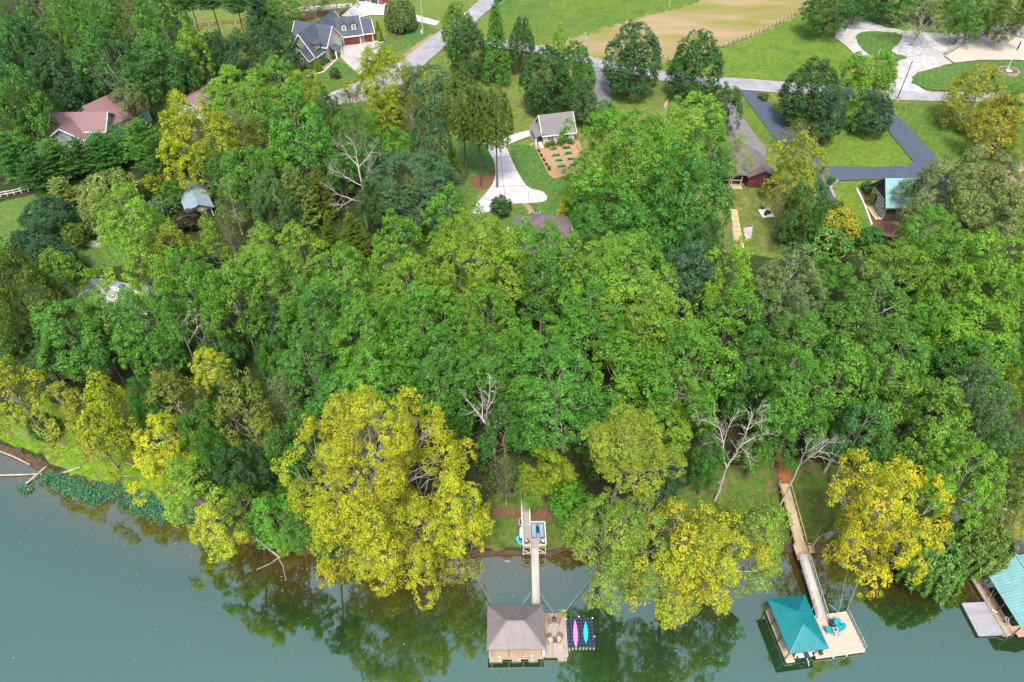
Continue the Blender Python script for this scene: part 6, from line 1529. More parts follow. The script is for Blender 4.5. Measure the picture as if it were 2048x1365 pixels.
def board(label, px0, px1, w, m, hgt=.25, name='paddleboard'):
    a, b = G(*px0, hgt), G(*px1, hgt); rz, L_ = frame_of(a, b); P = []
    for i in range(24): an = i / 24 * 6.2832; c, s = math.cos(an), math.sin(an); P.append((L_ / 2 * math.copysign(abs(c) ** .8, c), w / 2 * math.copysign(abs(s) ** .75, s)))
    t = thing(name, label, 'paddleboard', (a + b) / 2, rz); sl_ = math.atan2(b[2] - a[2], L_); t.rotation_euler = (0, -sl_, rz)
    MB().prism(P, -.06, .06).build('hull', m, t); MB().prism([(x * .72, y * .6) for x, y in P], .06, .075).build('deck_pad', m_trim if m is m_navy else m_tealp if m is m_aqua else m_navy, t); return t
board('turquoise paddleboard lying on the grass below the sun deck', (1035, 1073), (1044, 1090), .8, m_aqua)
board('navy paddleboard leaning along the boardwalk', (1042, 1050), (1042, 1082), .7, m_navy, .5)
board('pink and white paddleboard at the uphill end of the boardwalk stack', (1043, 1036), (1041, 1052), .7, m_pink, .5)

# --- teal-roofed dock
zt = .55
P0, P1, P2 = at_z(1574, 1324, zt), at_z(1729, 1302, zt), at_z(1527, 1219, zt)
rz, L_ = frame_of(P0, P1); TT = RZ(rz, P0); I = TT.inverted()
def tl(px, py, z=zt): return I @ Vector(at_z(px, py, z))
td = thing('boat_dock', 'floating dock with bright teal hipped roof and pale furnished deck', 'dock', P0, rz)
E = [tl(1582, 1309, 3.2), tl(1658, 1296, 3.2), tl(1607, 1189, 3.2), tl(1534, 1203, 3.2)]
ex0, ex1 = (E[0].x + E[3].x) / 2, (E[1].x + E[2].x) / 2; ey0, ey1 = (E[0].y + E[1].y) / 2, (E[2].y + E[3].y) / 2
hip_roof(td, ex0, ex1, ey0, ey1, 2.75, 4.35, (ex1 - ex0) / 2 + .1, 'y', m_teal, .32)
yb = tl(1527, 1219).y; rx_ = tl(1660, 1285).x; yR = tl(1695, 1225).y; xR = tl(1729, 1302).x
sx0, sx1 = 1.05, min(ex1 - .9, 4.1)
planks(MB(), 0, sx0, 0, yb, 0, .15, along='x', seed=8).build('finger_deck', m_tan, td, kind='stuff')
planks(MB(), sx0, sx1, yb - 1.0, yb, 0, .15, along='x').build('back_deck', m_tan, td, kind='stuff')
planks(MB(), sx1, xR, .05, yR, 0.01, .15, along='x', seed=9).build('main_deck', m_vinyl, td, kind='stuff')
eb = MB()
eb.box((0 - .05, yb / 2, -.1), (.12, yb, .34)).box((sx0 / 2, -.05, -.1), (sx0, .12, .34)).box(((sx1 + xR) / 2, -.05, -.1), (xR - sx1, .12, .34)).box((xR + .05, yR / 2, -.1), (.12, yR, .34)).box(((sx1 + xR) / 2, yR + .05, -.1), (xR - sx1, .12, .34))
eb.build('edge_board', m_cream, td)
for y in (.6, yb / 2, yb - .6): MB().box((.5, y, -.35), (.8, 1.1, .3)).build('float', m_blackwood, td)
for x in (sx1 + 1, xR - 1):
    for y in (.7, yR - .7): MB().box((x, y, -.35), (1.3, 1.1, .3)).build('float', m_blackwood, td)
for x in (ex0 + .25, ex1 - .3):
    for y in (ey0 + .3, ey0 + (ey1 - ey0) * .36, ey0 + (ey1 - ey0) * .68, ey1 - .3): MB().box((x, y, 1.3), (.12, .12, 2.9)).build('post', m_darkpole, td)
MB().box((sx1 - .2, ey0 + .3, 1.3), (.12, .12, 2.9)).build('post', m_darkpole, td)
r_ = MB()
for k in range(6): r_.box((xR + .04, .2 + k * (yR - .4) / 5, .5), (.06, .06, 1.0))
r_.bar((xR + .04, .1, .98), (xR + .04, yR - .1, .98), .06, .06).bar((xR + .04, .1, .5), (xR + .04, yR - .1, .5), .03, .03); r_.build('railing', m_pole, td)
for k in (.35, .62): MB().lathe([(.02, 0), (.09, .05), (.09, .45), (.02, .5)], 8, (sx1 + (xR - sx1) * k, -.2, -.4)).build('fender', m_trim, td)
# runabout in the slip
bt = thing('motor_boat', 'white runabout with outboard motor under the teal roof', 'boat', TT @ Vector(((sx0 + sx1) / 2, .6, .0)), rz)
bw, bl = (sx1 - sx0) * .84, 5.0; V = []; ns = 12
for i in range(ns + 1):
    u = i / ns; ww = bw / 2 * (1 if u < .5 else math.sqrt(max(0, 1 - ((u - .5) / .5) ** 2)) * .98 + .02)
    V += [(-ww * .6, u * bl, -.15 + .25 * u ** 3), (-ww, u * bl, .62 + .15 * u), (-ww * .86, u * bl, .66 + .15 * u), (-ww * .8, u * bl, .25), (ww * .8, u * bl, .25), (ww * .86, u * bl, .66 + .15 * u), (ww, u * bl, .62 + .15 * u), (ww * .6, u * bl, -.15 + .25 * u ** 3)]
F = [(i * 8 + j, (i + 1) * 8 + j, (i + 1) * 8 + (j + 1) % 8, i * 8 + (j + 1) % 8) for i in range(ns) for j in range(8)] + [tuple(range(8)), tuple(ns * 8 + j for j in range(7, -1, -1))]
MB().add(V, F).build('hull', m_whitegel, bt)
MB().box((0, -.25, .45), (bw * .8, .5, .1)).build('swim_platform', m_whitegel, bt)
ob = MB().box((0, -.45, .95), (.45, .6, .5)).box((0, -.4, .35), (.22, .3, .9)).build('outboard_motor', m_navy, bt); MB().tube([(0, -.7, .6), (.1, -1.2, .35), (.1, -1.5, .0)], .07).build('drive_leg', m_galv, ob)
MB().box((0, 2.2, .72), (bw * .75, .1, .35), rx=R(-25)).build('windscreen', m_maroon, bt); MB().box((-.4, 1.4, .5), (.5, .5, .45)).box((.4, 1.4, .5), (.5, .5, .45)).box((0, .5, .45), (bw * .7, .5, .4)).build('seat', m_cream, bt)
for s in (-1, 1): MB().tube([(s * bw * .55, -.35, .3), (s * bw * .55, -.2, .75)], .12, 6).build('fender', m_trim, bt)
# turquoise chairs, lounger and table on the deck
def adirondack(label, px, py, rot):
    t = thing('deck_chair', label, 'chair', at_z(px, py, zt + .08), rz + rot)
    MB().box((0, -.05, .32), (.58, .7, .06), rx=R(8)).build('seat', m_tealp, t); 
    for k in range(5): MB().box(((k - 2) * .13, .42, .66 - abs(k - 2) * .04), (.115, .05, .85 - abs(k - 2) * .08), rx=R(-24)).build('back_slat', m_tealp, t)
    for s in (-1, 1): MB().box((.36 * s, 0, .52), (.15, .75, .04)).box((.34 * s, -.3, .25), (.07, .07, .52)).box((.34 * s, .25, .25), (.07, .07, .5)).build('armrest', m_tealp, t)
adirondack('turquoise chair facing the table from the teal roof side', 1656, 1263, R(80)); adirondack('turquoise chair facing the table from the open deck side', 1679, 1258, R(-75))
adirondack('turquoise chair folded behind the table on the teal dock', 1672, 1251, R(-35))
t = thing('deck_lounger', 'dark folding lounger at the head of the small deck table', 'chair', at_z(1663, 1252, zt + .08), rz + R(5)); MB().box((0, 0, .35), (.6, .6, .06)).build('seat', m_black, t); MB().box((0, .4, .65), (.6, .06, .75), rx=R(-18)).build('backrest', m_black, t); MB().box((-.3, 0, .3), (.05, .6, .6)).box((.3, 0, .3), (.05, .6, .6)).build('frame', m_black, t)
t = thing('deck_table', 'small pale table among the turquoise chairs', 'table', at_z(1670, 1266, zt + .08), rz + R(-4)); MB().box((0, 0, .5), (.75, 1.1, .05)).build('tabletop', m_greyraft, t); lg = MB()
for a in (-.3, .3):
    for b in (-.45, .45): lg.box((a, b, .24), (.05, .05, .48))
lg.build('leg', m_black, t); MB().box((0, .2, .58), (.3, .3, .12)).build('centrepiece', m_brown, t)
t = thing('dock_bench', 'dark bench and reel under the corner of the teal roof', 'bench', TT @ Vector((ex1 - .1, ey0 + .6, .05)), rz); MB().box((0, 0, .4), (.4, 1.0, .06)).build('seat', m_black, t); MB().box((0, -.4, .2), (.35, .08, .4)).box((0, .4, .2), (.35, .08, .4)).build('leg', m_black, t)
# gangway with truss railings
a, b = at_z(1644, 1236, .75), at_z(1606, 1109, 2.0)
grz, L_ = frame_of(a, b); sl_ = 1.25 / L_
gw = thing('gangway', 'long white gangway with truss railings up from the teal dock', 'gangway', a, grz)
mb = MB(); nn = int(L_ / .16)
for i in range(nn): x = (i + .5) * L_ / nn; mb.box((x, 0, x * sl_), (L_ / nn - .012, 1.15, .05), ry=-math.atan(sl_))
mb.build('plank', m_gang, gw, kind='stuff')
for s in (-1, 1):
    r_ = MB(); n = 8; pz = lambda x, h: (x, .66 * s, x * sl_ + h)
    r_.bar(pz(0, .95), pz(L_, .95), .07, .07).bar(pz(0, -.05), pz(L_, -.05), .09, .14)
    for k in range(n):
        x0, x1 = k * L_ / n, (k + 1) * L_ / n; r_.bar(pz(x0, -.05), pz(x1, .95), .05, .05)
    r_.build('truss_rail', m_galv, gw)
    for k in range(n + 1): x = k * L_ / n; MB().bar(pz(x, -.05), pz(x, 1.0), .05, .05).build('rail_post', m_galv, gw)
rope('brace_pole', 'stay pole between the teal roof and its gangway', at_z(1630, 1204, 1.2), at_z(1624, 1222, .7), m_pole, 0, .03, 'pole')
rope('brace_pole', 'stay pole from the gangway to the deck corner', at_z(1657, 1208, 1.1), at_z(1682, 1229, .6), m_pole, 0, .03, 'pole')
rope('mooring_rope', 'mooring rope from the teal deck to the yellow tree, first', at_z(1679, 1222, .7), at_z(1697, 1130, 2.0), m_rope, .15)
rope('mooring_rope', 'mooring rope from the teal deck corner to the yellow tree, second', at_z(1693, 1224, .7), at_z(1722, 1150, 2.0), m_rope, .15)
# boardwalk up the bank
pa, pb = G(1604, 1103, 1.4), G(1568, 968, 1.0)
brz, L_ = frame_of(pa, pb); dz = pb[2] - pa[2]; sl_ = dz / L_
bw_ = thing('boardwalk', 'tan boardwalk with low kerb rails climbing the bank to the teal dock', 'boardwalk', pa, brz)
mb = MB(); planks(mb, 0, L_, -.75, .75, 0, .16, along='y'); mb.v = [(x, y, z + x * sl_) for x, y, z in mb.v]; mb.build('plank', m_tan, bw_, kind='stuff')
MB().box((-.2, 0, -.02), (2.4, 2.0, .1)).build('landing', m_tan, bw_)
for s in (-1, 1):
    MB().bar((1.2, .8 * s, .75 + 1.2 * sl_), (L_, .8 * s, .75 + dz), .1, .12).build('rail', m_lumber, bw_)
    for k in range(9): x = 1.2 + k * (L_ - 1.2) / 8; MB().box((x, .8 * s, x * sl_ + .1), (.1, .1, 1.5)).build('post', m_lumber, bw_)
MB().box((.2, -1.5, .6), (1.5, .1, .1)).box((-.5, -1.2, .6), (.1, .7, .1)).box((.9, -1.2, .6), (.1, .7, .1)).box((.2, -1.2, .3), (1.2, .5, .08)).build('bench', m_lumber, bw_)
st = thing('log_steps', 'red brown log steps beside the boardwalk up the bank', 'steps', G(1556, 960))
for k in range(7):
    q = G(1550 + k * 2.2, 930 + k * 9, .1) - G(1556, 960); MB().tube([q + [-.9, 0, 0], q + [.7, .1, 0]], .14, 6).build('log', m_redwood, st)

# --- green-roofed boathouse at the border
zb = .6
Q0, Q1 = at_z(2012, 1270, zb), at_z(1944, 1158, zb)
rz, L_ = frame_of(Q1, Q0)      # x runs from the bank out into the lake
bh = thing('boathouse', 'boathouse with pale teal gable roof and side walkway at the photo border', 'boathouse', Q1, rz); TB = RZ(rz, Q1); IB = TB.inverted()
def bl_(px, py, z): return IB @ Vector(at_z(px, py, z))
rA, rB = bl_(2042, 1257, 3.2), bl_(1962, 1150, 3.2); ryd = bl_(2001, 1145, 5.0).y
y0, y1 = max(rA.y, rB.y), min(ryd * 2 - rA.y, rA.y + 9)
x0, x1 = -.6, rA.x
lo, hi_ = (rA.y, rA.y + 7.6)
rf = MB(); gable_roof(rf, x0, x1, lo, hi_, 3.1, 4.9, 'x', .1, .06, .3); rf.build('roof', m_tealroof, bh)
mb = MB()
for x in np.arange(x0 + .2, x1, .42): mb.bar((x, lo - .28, 3.1), (x, (lo + hi_) / 2, 5.03), .05, .05).bar((x, hi_ + .28, 3.1), (x, (lo + hi_) / 2, 5.03), .05, .05)
mb.build('roof_seam', m_tealroof, bh, kind='stuff'); MB().bar((x0 - .1, (lo + hi_) / 2, 5.06), (x1 + .1, (lo + hi_) / 2, 5.06), .22, .06).build('ridge_cap', m_tealroof, bh)
planks(MB(), -.5, L_, 0.05, lo + .9, 0, .15, along='y', seed=5).build('walkway', m_plank, bh, kind='stuff')
planks(MB(), L_ - 1.0, x1 + .2, lo + .9, lo + 2.4, 0, .15, along='y', seed=5).build('end_deck', m_plank, bh, kind='stuff')
MB().box((L_ / 2, .0, -.1), (L_ + .6, .12, .3)).box((L_ + .05, lo / 2, -.1), (.12, lo + 1, .3)).build('edge_board', m_oldboard, bh)
for x in np.linspace(x0 + .3, x1 - .2, 6):
    for y in (lo + .25, hi_ - .25): MB().box((x, y, 1.4), (.13, .13, 3.4)).build('post', m_darkpole, bh)
MB().box(((x0 + x1) / 2, lo + .25, 2.9), (x1 - x0, .1, .25)).box(((x0 + x1) / 2, hi_ - .25, 2.9), (x1 - x0, .1, .25)).build('beam', m_brown, bh)
for x in np.arange(.5, L_, 2.4): MB().box((x, .7, -.38), (1.2, 1.0, .3)).build('float', m_blackwood, bh)
MB().bar((.6, .2, .1), (2.6, lo + .4, 2.8), .07, .07).bar((3.4, .2, .1), (2.2, lo + .4, 2.8), .07, .07).build('brace', m_oldboard, bh)
lr = MB()
for i in range(20): a0, a1 = i * .31416, (i + 1) * .31416; lr.bar((.3 * math.cos(a0), 0, .3 * math.sin(a0)), (.3 * math.cos(a1), 0, .3 * math.sin(a1)), .1, .1)
o = lr.build('life_ring', m_trim, None, loc=TB @ Vector((L_ - 1.6, lo + .05, 1.1)), rotz=rz); tag(o, 'white life ring hanging on the boathouse posts', 'life ring')
tag(MB().tube([(0, 0, 0), (.5, .3, .15)], .1, 8).build('fender', m_trim, None, loc=TB @ Vector((L_ - 3.4, .1, .15)), rotz=rz), 'white fender lying on the boathouse walkway', 'fender')
rp = at_z(1925, 1208, .45); rq = at_z(1958, 1271, .45); rr_ = at_z(1977, 1203, .45)
rz2, l2 = frame_of(rp, rq); w2 = float(np.hypot(*(rr_ - rp)[:2]))
rt = thing('raft', 'grey weathered swimming raft tied beside the boathouse walkway', 'raft', rp, rz2)
planks(MB(), 0, l2, 0, w2, 0, .3, gap=.02, along='x', seed=3).build('raft_plank', m_greyraft, rt, kind='stuff'); MB().box((l2 / 2, -.05, -.1), (l2, .1, .28)).box((l2 / 2, w2 + .05, -.1), (l2, .1, .28)).box((l2 + .05, w2 / 2, -.1), (.1, w2, .28)).box((-.05, w2 / 2, -.1), (.1, w2, .28)).build('edge_board', m_greyraft, rt)
for x in (l2 * .2, l2 * .8): MB().box((x, w2 / 2, -.35), (1.0, w2 * .8, .3)).build('float', m_blackwood, rt)
pa, pb = at_z(1935, 1140, 1.4), G(1905, 1015, .8); rz, L_ = frame_of(pa, pb); sl_ = (pb[2] - pa[2]) / L_
gw = thing('gangway', 'grey gangway running under the willow to the boathouse', 'gangway', pa, rz)
mb = MB(); planks(mb, 0, L_, -.6, .6, 0, .16, along='y'); mb.v = [(x, y, z + x * sl_) for x, y, z in mb.v]; mb.build('plank', m_gang, gw, kind='stuff')
for s in (-1, 1):
    r_ = MB(); r_.bar((0, .62 * s, .9), (L_, .62 * s, .9 + L_ * sl_), .05, .05)
    for k in range(9): x = k * L_ / 8; r_.bar((x, .62 * s, x * sl_), (x, .62 * s, x * sl_ + .9), .05, .05)
    r_.build('railing', m_galv, gw)
t = thing('stair_landing', 'dark red brown landing at the top of the willow gangway', 'deck', G(1905, 1008, .6)); MB().box((0, .6, 0), (2.4, 2.8, .15)).build('floor', m_redwood, t); MB().box((-1.1, -.5, -.6), (.12, .12, 1.4)).box((1.1, -.5, -.6), (.12, .12, 1.4)).build('post', m_blackwood, t)
t = thing('upper_walk', 'dark boardwalk stretch with pale rails uphill of the willows', 'boardwalk', G(1975, 1020, .5), R(-32)); planks(MB(), -4, 4, -.8, .8, 0, .2, along='y').build('plank', m_darkdoor, t, kind='stuff'); rail(t, (-4, .8, 0), (4, .8, 0), m_pole); rail(t, (-4, -.8, 0), (4, -.8, 0), m_pole)
c = at_z(2026, 1108, 1.6); t = thing('fishing_platform', 'small dark platform on timber legs with slatted rail', 'platform', c, R(14))
MB().box((.8, .6, 0), (3.4, 2.6, .15)).build('floor', m_darkdoor, t)
for k in range(3): MB().box((.8, -.75, .3 + k * .3), (3.4, .05, .16)).build('rail_board', m_oldboard, t)
for x in (-.8, .9, 2.4): MB().box((x, -.7, -.5), (.14, .14, 2.6)).build('leg', m_oldboard, t)
MB().bar((-.8, -.72, -1.3), (2.4, -.72, -.2), .1, .12).bar((-.8, -.72, -1.3), (2.4, -.72, -1.3), .1, .12).build('brace', m_oldboard, t)
rope('mooring_rope', 'mooring rope from the small platform over the boathouse', at_z(2060, 1110, 1.5), at_z(2030, 1130, .8), m_rope, .1); rope('mooring_rope', 'mooring rope from boathouse walkway to the willow', at_z(1945, 1158, .7), at_z(1912, 1128, 1.0), m_rope, .1)
# ---------------------------------------------------------------- garden beds, poles, fences, logs
m_bed = mat('grey_bed_boards', (0.40, 0.38, 0.35), (0.30, 0.28, 0.26), rough=0.9, scale=3)
m_soil = mat('garden_soil', (0.055, 0.038, 0.028), (0.04, 0.028, 0.02), rough=0.95, scale=5)
gz_, _ = frame_of(G(1086, 291), G(1148, 282))
beds = [(1107, 302, 'full of pale lettuce', 'gl', 1), (1112, 315, 'second from the cottage in the near column', 'g2', .6), (1117.5, 325, 'third from the cottage in the near column', 'g1', .5), (1123, 337, 'last of the near column', 'gl', .8),
        (1133, 300, 'with the darkest tall leaves by the cottage shrubs', 'gd', 1.1), (1136.5, 311, 'second from the cottage in the far column', 'g1', 1), (1142, 322, 'nearly bare, third of the far column', 'gb', .25), (1149, 334, 'with one taller bush, last of the far column', 'g4', .5)]
for i, (px, py, lab, col, dens) in enumerate(beds):
    t = thing('raised_bed', 'raised garden bed ' + lab, 'garden bed', G(px, py, .1), gz_, 'raised beds in the vegetable garden')
    b = MB()
    for s in (-1, 1): b.box((0, .55 * s, .25), (1.85, .08, .5)).box((.96 * s, 0, .25), (.08, 1.18, .5))
    b.build('frame', m_bed, t); MB().box((0, 0, .2), (1.8, 1.0, .3)).build('soil', m_soil, t)
    rg = np.random.default_rng(i); n = int(260 * dens); P = np.c_[rg.uniform(-.85, .85, n), rg.uniform(-.45, .45, n), .38 + rg.random(n) * .45 * min(1, dens + .3)]
    if i == 7: P[:60] = rg.normal(size=(60, 3)) * [.2, .2, .3] + [.6, 0, .9]
    o = link('plants', leaf_mesh('plants', P, unit(rg.normal(size=(n, 3)) * .6 + [0, 0, .8]), .09 + .07 * rg.random(n), rg.random(n), rg.random(n) * .4, m_leaf), t); o.color = (*COLS[col][0], 1); o['kind'] = 'stuff'
P0_, P1_ = G(1074.5, 305), G(1096, 343)
ed = line_wall('garden_kerb', 'white kerb along the row of dark planters', 'kerb', [(1071, 303), (1094, 345)], m_trim, .3, .3)
for i in range(5):
    p = P0_ + (P1_ - P0_) * (i / 4.2) + np.array([.35, 0, 0]); t = thing('planter', ['dark planter nearest the cottage porch', 'dark planter second from the porch', 'dark planter in the middle of the kerb row', 'dark planter second from the lawn end', 'leafy planter at the lawn end of the kerb'][i], 'planter', (p[0], p[1], float(ground(p[0], p[1])) + .2), math.atan2(*(P1_ - P0_)[1::-1]), 'planters along the white kerb')
    MB().box((0, 0, .2), (1.0, .5, .4)).build('box', m_black, t); MB().box((0, 0, .41), (.9, .42, .04)).build('soil', m_soil, t)
    if i == 4: rg = np.random.default_rng(9); o = link('plants', leaf_mesh('plants', rg.normal(size=(90, 3)) * [.35, .2, .2] + [0, 0, .6], unit(rg.normal(size=(90, 3)) + [0, 0, .6]), .12 + .05 * rg.random(90), rg.random(90), rg.random(90), m_leaf), t); o.color = (*COLS['g2'][0], 1); o['kind'] = 'stuff'
for i, (x, y, w) in enumerate(((1094, 290, 14), (1106, 287, 14), (1120, 284, 18), (1132, 281, 16), (1142, 283, 14))):
    plant(x, y, w, w * .9, 'B', 'gd' if i % 2 else 'g2', ['nearest the porch along the cottage wall', 'second along the cottage wall', 'under the far cottage window', 'fourth along the cottage wall', 'at the far corner of the cottage wall'][i])
# pale wooden steps and fire-pit patio
p0, p1 = G(1467, 420, .3), G(1481, 497, .3); rz, L_ = frame_of(p0, p1); dz = p1[2] - p0[2]
t = thing('garden_steps', 'pale new timber steps running down the lawn', 'steps', p0, rz); n = 22
for k in range(n):
    x = (k + .5) * L_ / n; o = MB().box((x, 0, dz * x / L_ + (.0 if k % 3 else .08)), (L_ / n - .03, 1.3, .12)).build('tread', m_lumber, t)
for s in (-1, 1): MB().bar((0, .7 * s, -.05), (L_, .7 * s, dz - .05), .1, .25).build('stringer', m_lumber, t)
sheet('gravel', [(1463, 455), (1472, 453), (1480, 498), (1470, 500)], m_gravel, Z3, 1.0); sheet('gravel', [(1486, 458), (1505, 455), (1502, 478), (1490, 482)], m_gravel, Z3, 1.0)
c = G(1531, 426); t = thing('fire_pit_patio', 'white square patio with a dark fire pit', 'patio', c, R(4)); MB().box((0, 0, .12), (2.6, 3.6, .16)).build('slab', m_trim, t); MB().lathe([(.6, .2), (.65, .5), (.5, .5), (.45, .28)], 14, (.4, -.3, 0)).build('fire_pit', m_black, t)
for i, (lab, x, y, r_) in enumerate((('dark chair at the far side of the fire pit', -.3, 1.2, 20), ('dark chair at the near side of the fire pit', -.4, -1.2, 150))):
    k = thing('patio_chair', lab, 'chair', c + np.array([x, y, .2]), R(r_)); MB().box((0, 0, .35), (.6, .6, .08)).build('seat', m_brown, k); MB().box((0, .32, .65), (.6, .06, .7), rx=R(-15)).build('backrest', m_brown, k); MB().box((-.28, 0, .2), (.06, .5, .4)).box((.28, 0, .2), (.06, .5, .4)).build('frame', m_black, k)
# utility poles, flagpoles, marker post
def top_of(base, px):
    d = ray(*px); q = d * (base[1] / d[1]); return CAM_H + q[2], q[0]
def upole(base, top, label, r, m, arm=None, extra=None, name='utility_pole'):
    b = G(*base); zt_, xt = top_of(b, top); h = zt_ - b[2]; t = thing(name, label, 'pole', b)
    MB().tube([(0, 0, -.3), (xt - b[0], 0, h)], [r, r * .65], 8).build('pole', m, t)
    if arm: MB().box((xt - b[0], 0, h - .5), (arm, .14, .14)).build('crossarm', m, t)
    if extra == 'can': MB().lathe([(.3, 0), (.33, .9), (.2, 1.0)], 10, (xt - b[0] + .5, 0, h - 2.6)).build('transformer', m_galv, t)
    return b, np.array([xt, b[1], zt_]), t
_, A1, _t = upole((846, 67), (841, -12), 'tall pale utility pole beside the white drive', .2, m_pole, 1.6)
MB().box((-.35, -.3, .5), (.4, .4, 1.1)).build('meter_box', m_trim, _t)
_, A2, _ = upole((1169, 100), (1171, 64), 'utility pole with transformer at the edge of the tilled field', .14, m_pole, 1.2, 'can')
_, A3, _ = upole((1338, 16), (1343, -20), 'utility pole at the upper edge of the tilled field', .16, m_pole)
_, A4, _t = upole((1794, 200), (1825, 122), 'dark utility pole leaning at the gravel drive mouth', .15, m_darkpole)
MB().lathe([(.9, -.1), (.9, .35), (.3, .35)], 10).build('base_collar', m_stone, _t)
_, A5, _ = upole((2024, 374), (2043, 327), 'utility pole at the photo border carrying the lawn wires', .18, m_pole, None, 'can')
_, A6, _ = upole((1755, 112), (1762, 98), 'short pale lamp post on the gravel loop island', .07, m_trim, .5, None, 'lamp_post')
for i, (p, q, lab) in enumerate(((A5, G(1900, 205, 8), 'power wire over the lawn, first from the border pole'), (A5 + np.array([0, 0, -.6]), G(1910, 225, 8), 'power wire over the lawn, second from the border pole'))): rope('power_wire', lab, p, q, m_pole, 1.0, .02, 'wire')
upole((1811, 219), (1813, 200), 'short yellow marker post beside the road', .07, mat('yellow_paint', (.6, .45, .03)), None, None, 'marker_post')
b, tp, t = upole((1328, 250), (1335, 200), 'white flagpole with a drooping flag on the lawn', .06, m_trim, None, None, 'flagpole')
m_flag = mat('flag_cloth', (.55, .10, .10), (.6, .55, .55), rough=.8, scale=3)
MB().add([(tp[0] - b[0], .02, tp[2] - b[2] - .2), (tp[0] - b[0] - .5, .1, tp[2] - b[2] - .9), (tp[0] - b[0] - .55, .02, tp[2] - b[2] - 2.4), (tp[0] - b[0] - .15, -.05, tp[2] - b[2] - 1.8)], [(0, 1, 2, 3)]).build('flag', m_flag, t)
b, tp, t = upole((2013, 143), (2052, 60), 'white flagpole rising from the round stone planter', .08, m_trim, None, None, 'flagpole')
f = np.array([tp[0] - b[0], 0, tp[2] - b[2]]); MB().tube([f * .52 + [0, -.1, 0], f * .60 + [.1, -.1, 0], f * .74 + [0, -.1, 0]], [.12, .2, .12], 6).build('furled_flag', m_navy, t)
c = G(2014, 147); t = thing('round_planter', 'round stone flower planter on the green roundabout lawn', 'planter', c)
MB().lathe([(2.75, -.1), (2.75, .9), (2.3, .9), (2.3, .6)], 28).build('stone_ring', m_stone, t); MB().lathe([(2.3, .3), (2.3, .62), (.01, .7)], 24).build('soil', m_redmulch, t); MB().lathe([(.9, .6), (.9, .85), (.5, .85)], 16).build('inner_ring', m_trim, t)
rg = np.random.default_rng(1); n = 300; a = rg.random(n) * 6.28; r_ = 1.1 + rg.random(n) * 1.0; o = link('flowers', leaf_mesh('flowers', np.c_[r_ * np.cos(a), r_ * np.sin(a), .75 + .2 * rg.random(n)], unit(rg.normal(size=(n, 3)) + [0, 0, 1]), .1 + .08 * rg.random(n), rg.random(n), rg.random(n), m_leaf), t); o.color = (.30, .18, .16, 1); o['kind'] = 'stuff'
# field fence, white rail fences
def fence(name, label, px, m, h, n, rails, w=.12):
    P = [G(*p) for p in px]; o = P[0]; t = thing(name, label, 'fence', o)
    seg = [np.linalg.norm(b - a) for a, b in zip(P[:-1], P[1:])]; tot = sum(seg); pts = []
    for k in range(n + 1):
        s = tot * k / n; i = 0
        while i < len(seg) - 1 and s > seg[i]: s -= seg[i]; i += 1
        q = P[i] + (P[i + 1] - P[i]) * min(1, s / seg[i]); q[2] = float(ground(q[0], q[1])); pts.append(q - o)
    pm = MB().box((0, 0, h / 2 - .1), (w, w, h + .2)).mesh('post', m)
    for q in pts: link('post', pm, t, q)
    for z in rails:
        mb = MB()
        for a, b in zip(pts[:-1], pts[1:]): mb.bar(a + [0, 0, z], b + [0, 0, z], .04 if len(rails) > 2 else .05, .04 if len(rails) > 2 else .14)
        mb.build('wire' if len(rails) > 2 else 'rail', m_galv if len(rails) > 2 else m, t)
fence('post_fence', 'brown post and wire fence along the tilled field', [(1325, 119), (1340, 128), (1440, 99), (1540, 58), (1604, 25)], m_redwood, 1.4, 30, (.4, .8, 1.2), .16)
fence('rail_fence', 'curved white rail fence behind the pink-roofed outbuilding', [(286, 178), (312, 172), (340, 173), (372, 178)], m_trim, 1.3, 8, (.6, 1.15))
fence('rail_fence', 'white rail fence below the screening conifers', [(-40, 402), (30, 390), (90, 374), (150, 356)], m_trim, 1.3, 14, (.6, 1.15))
fence('rail_fence', 'brown rail fence behind the tree grove at the top', [(380, 58), (450, 50), (520, 46), (580, 44)], m_redwood, 1.2, 12, (.6, 1.1))
# logs and driftwood
def log(label, pts, r0, r1, m, hz=.2, name='driftwood_log'):
    P = [at_z(x, y, hz) if z is None else G(x, y, z) for x, y, z in pts]; o = P[0]
    return tag(MB().tube([p - o for p in P], np.linspace(r0, r1, len(P)), 7).build(name, m, None, loc=o), label, 'log')
log('long thin bleached log lying in the shallows from the photo border', [(-30, 952, None), (40, 950, None), (90, 948, None), (116, 945, None)], .16, .1, m_pale)
log('bleached log pointing up onto the weed beds', [(118, 949, None), (160, 935, .5)], .2, .12, m_pale, .3)
log('brown log crossing under the long bleached log', [(52, 968, None), (92, 934, .3)], .2, .12, m_dead, .2)
log('curved pale branch on the grassy bank', [(252, 926, .15), (268, 932, .15), (286, 929, .15)], .08, .05, m_pale)
log('short pale log on the dirt strip of the bank', [(247, 952, .1), (264, 954, .1)], .09, .07, m_pale)
log('dark driftwood on the muddy bank at the photo border', [(0, 903, .1), (30, 915, .1), (60, 930, .1)], .2, .15, m_dead)
log('old log lying above the bank beside the cream shrub', [(150, 742, .2), (195, 755, .2)], .3, .25, m_dead)
log('grey fallen trunk reaching into the lake below the yellow shore trees', [(500, 1068, .5), (530, 1092, None), (560, 1116, None)], .28, .12, m_dead, .15)
log('thin fallen bough in the lake beside the fallen trunk', [(580, 1092, .3), (562, 1112, None), (540, 1128, None), (512, 1140, None)], .08, .04, m_pale, .1)
log('forked bleached bough in the lake off the fallen trunk', [(556, 1116, None), (566, 1132, None), (572, 1162, None)], .07, .04, m_pale, .1)
log('thin pole drifting beyond the yellow trees over the water', [(1380, 1262, None), (1360, 1300, None)], .06, .04, m_blackwood, .02)
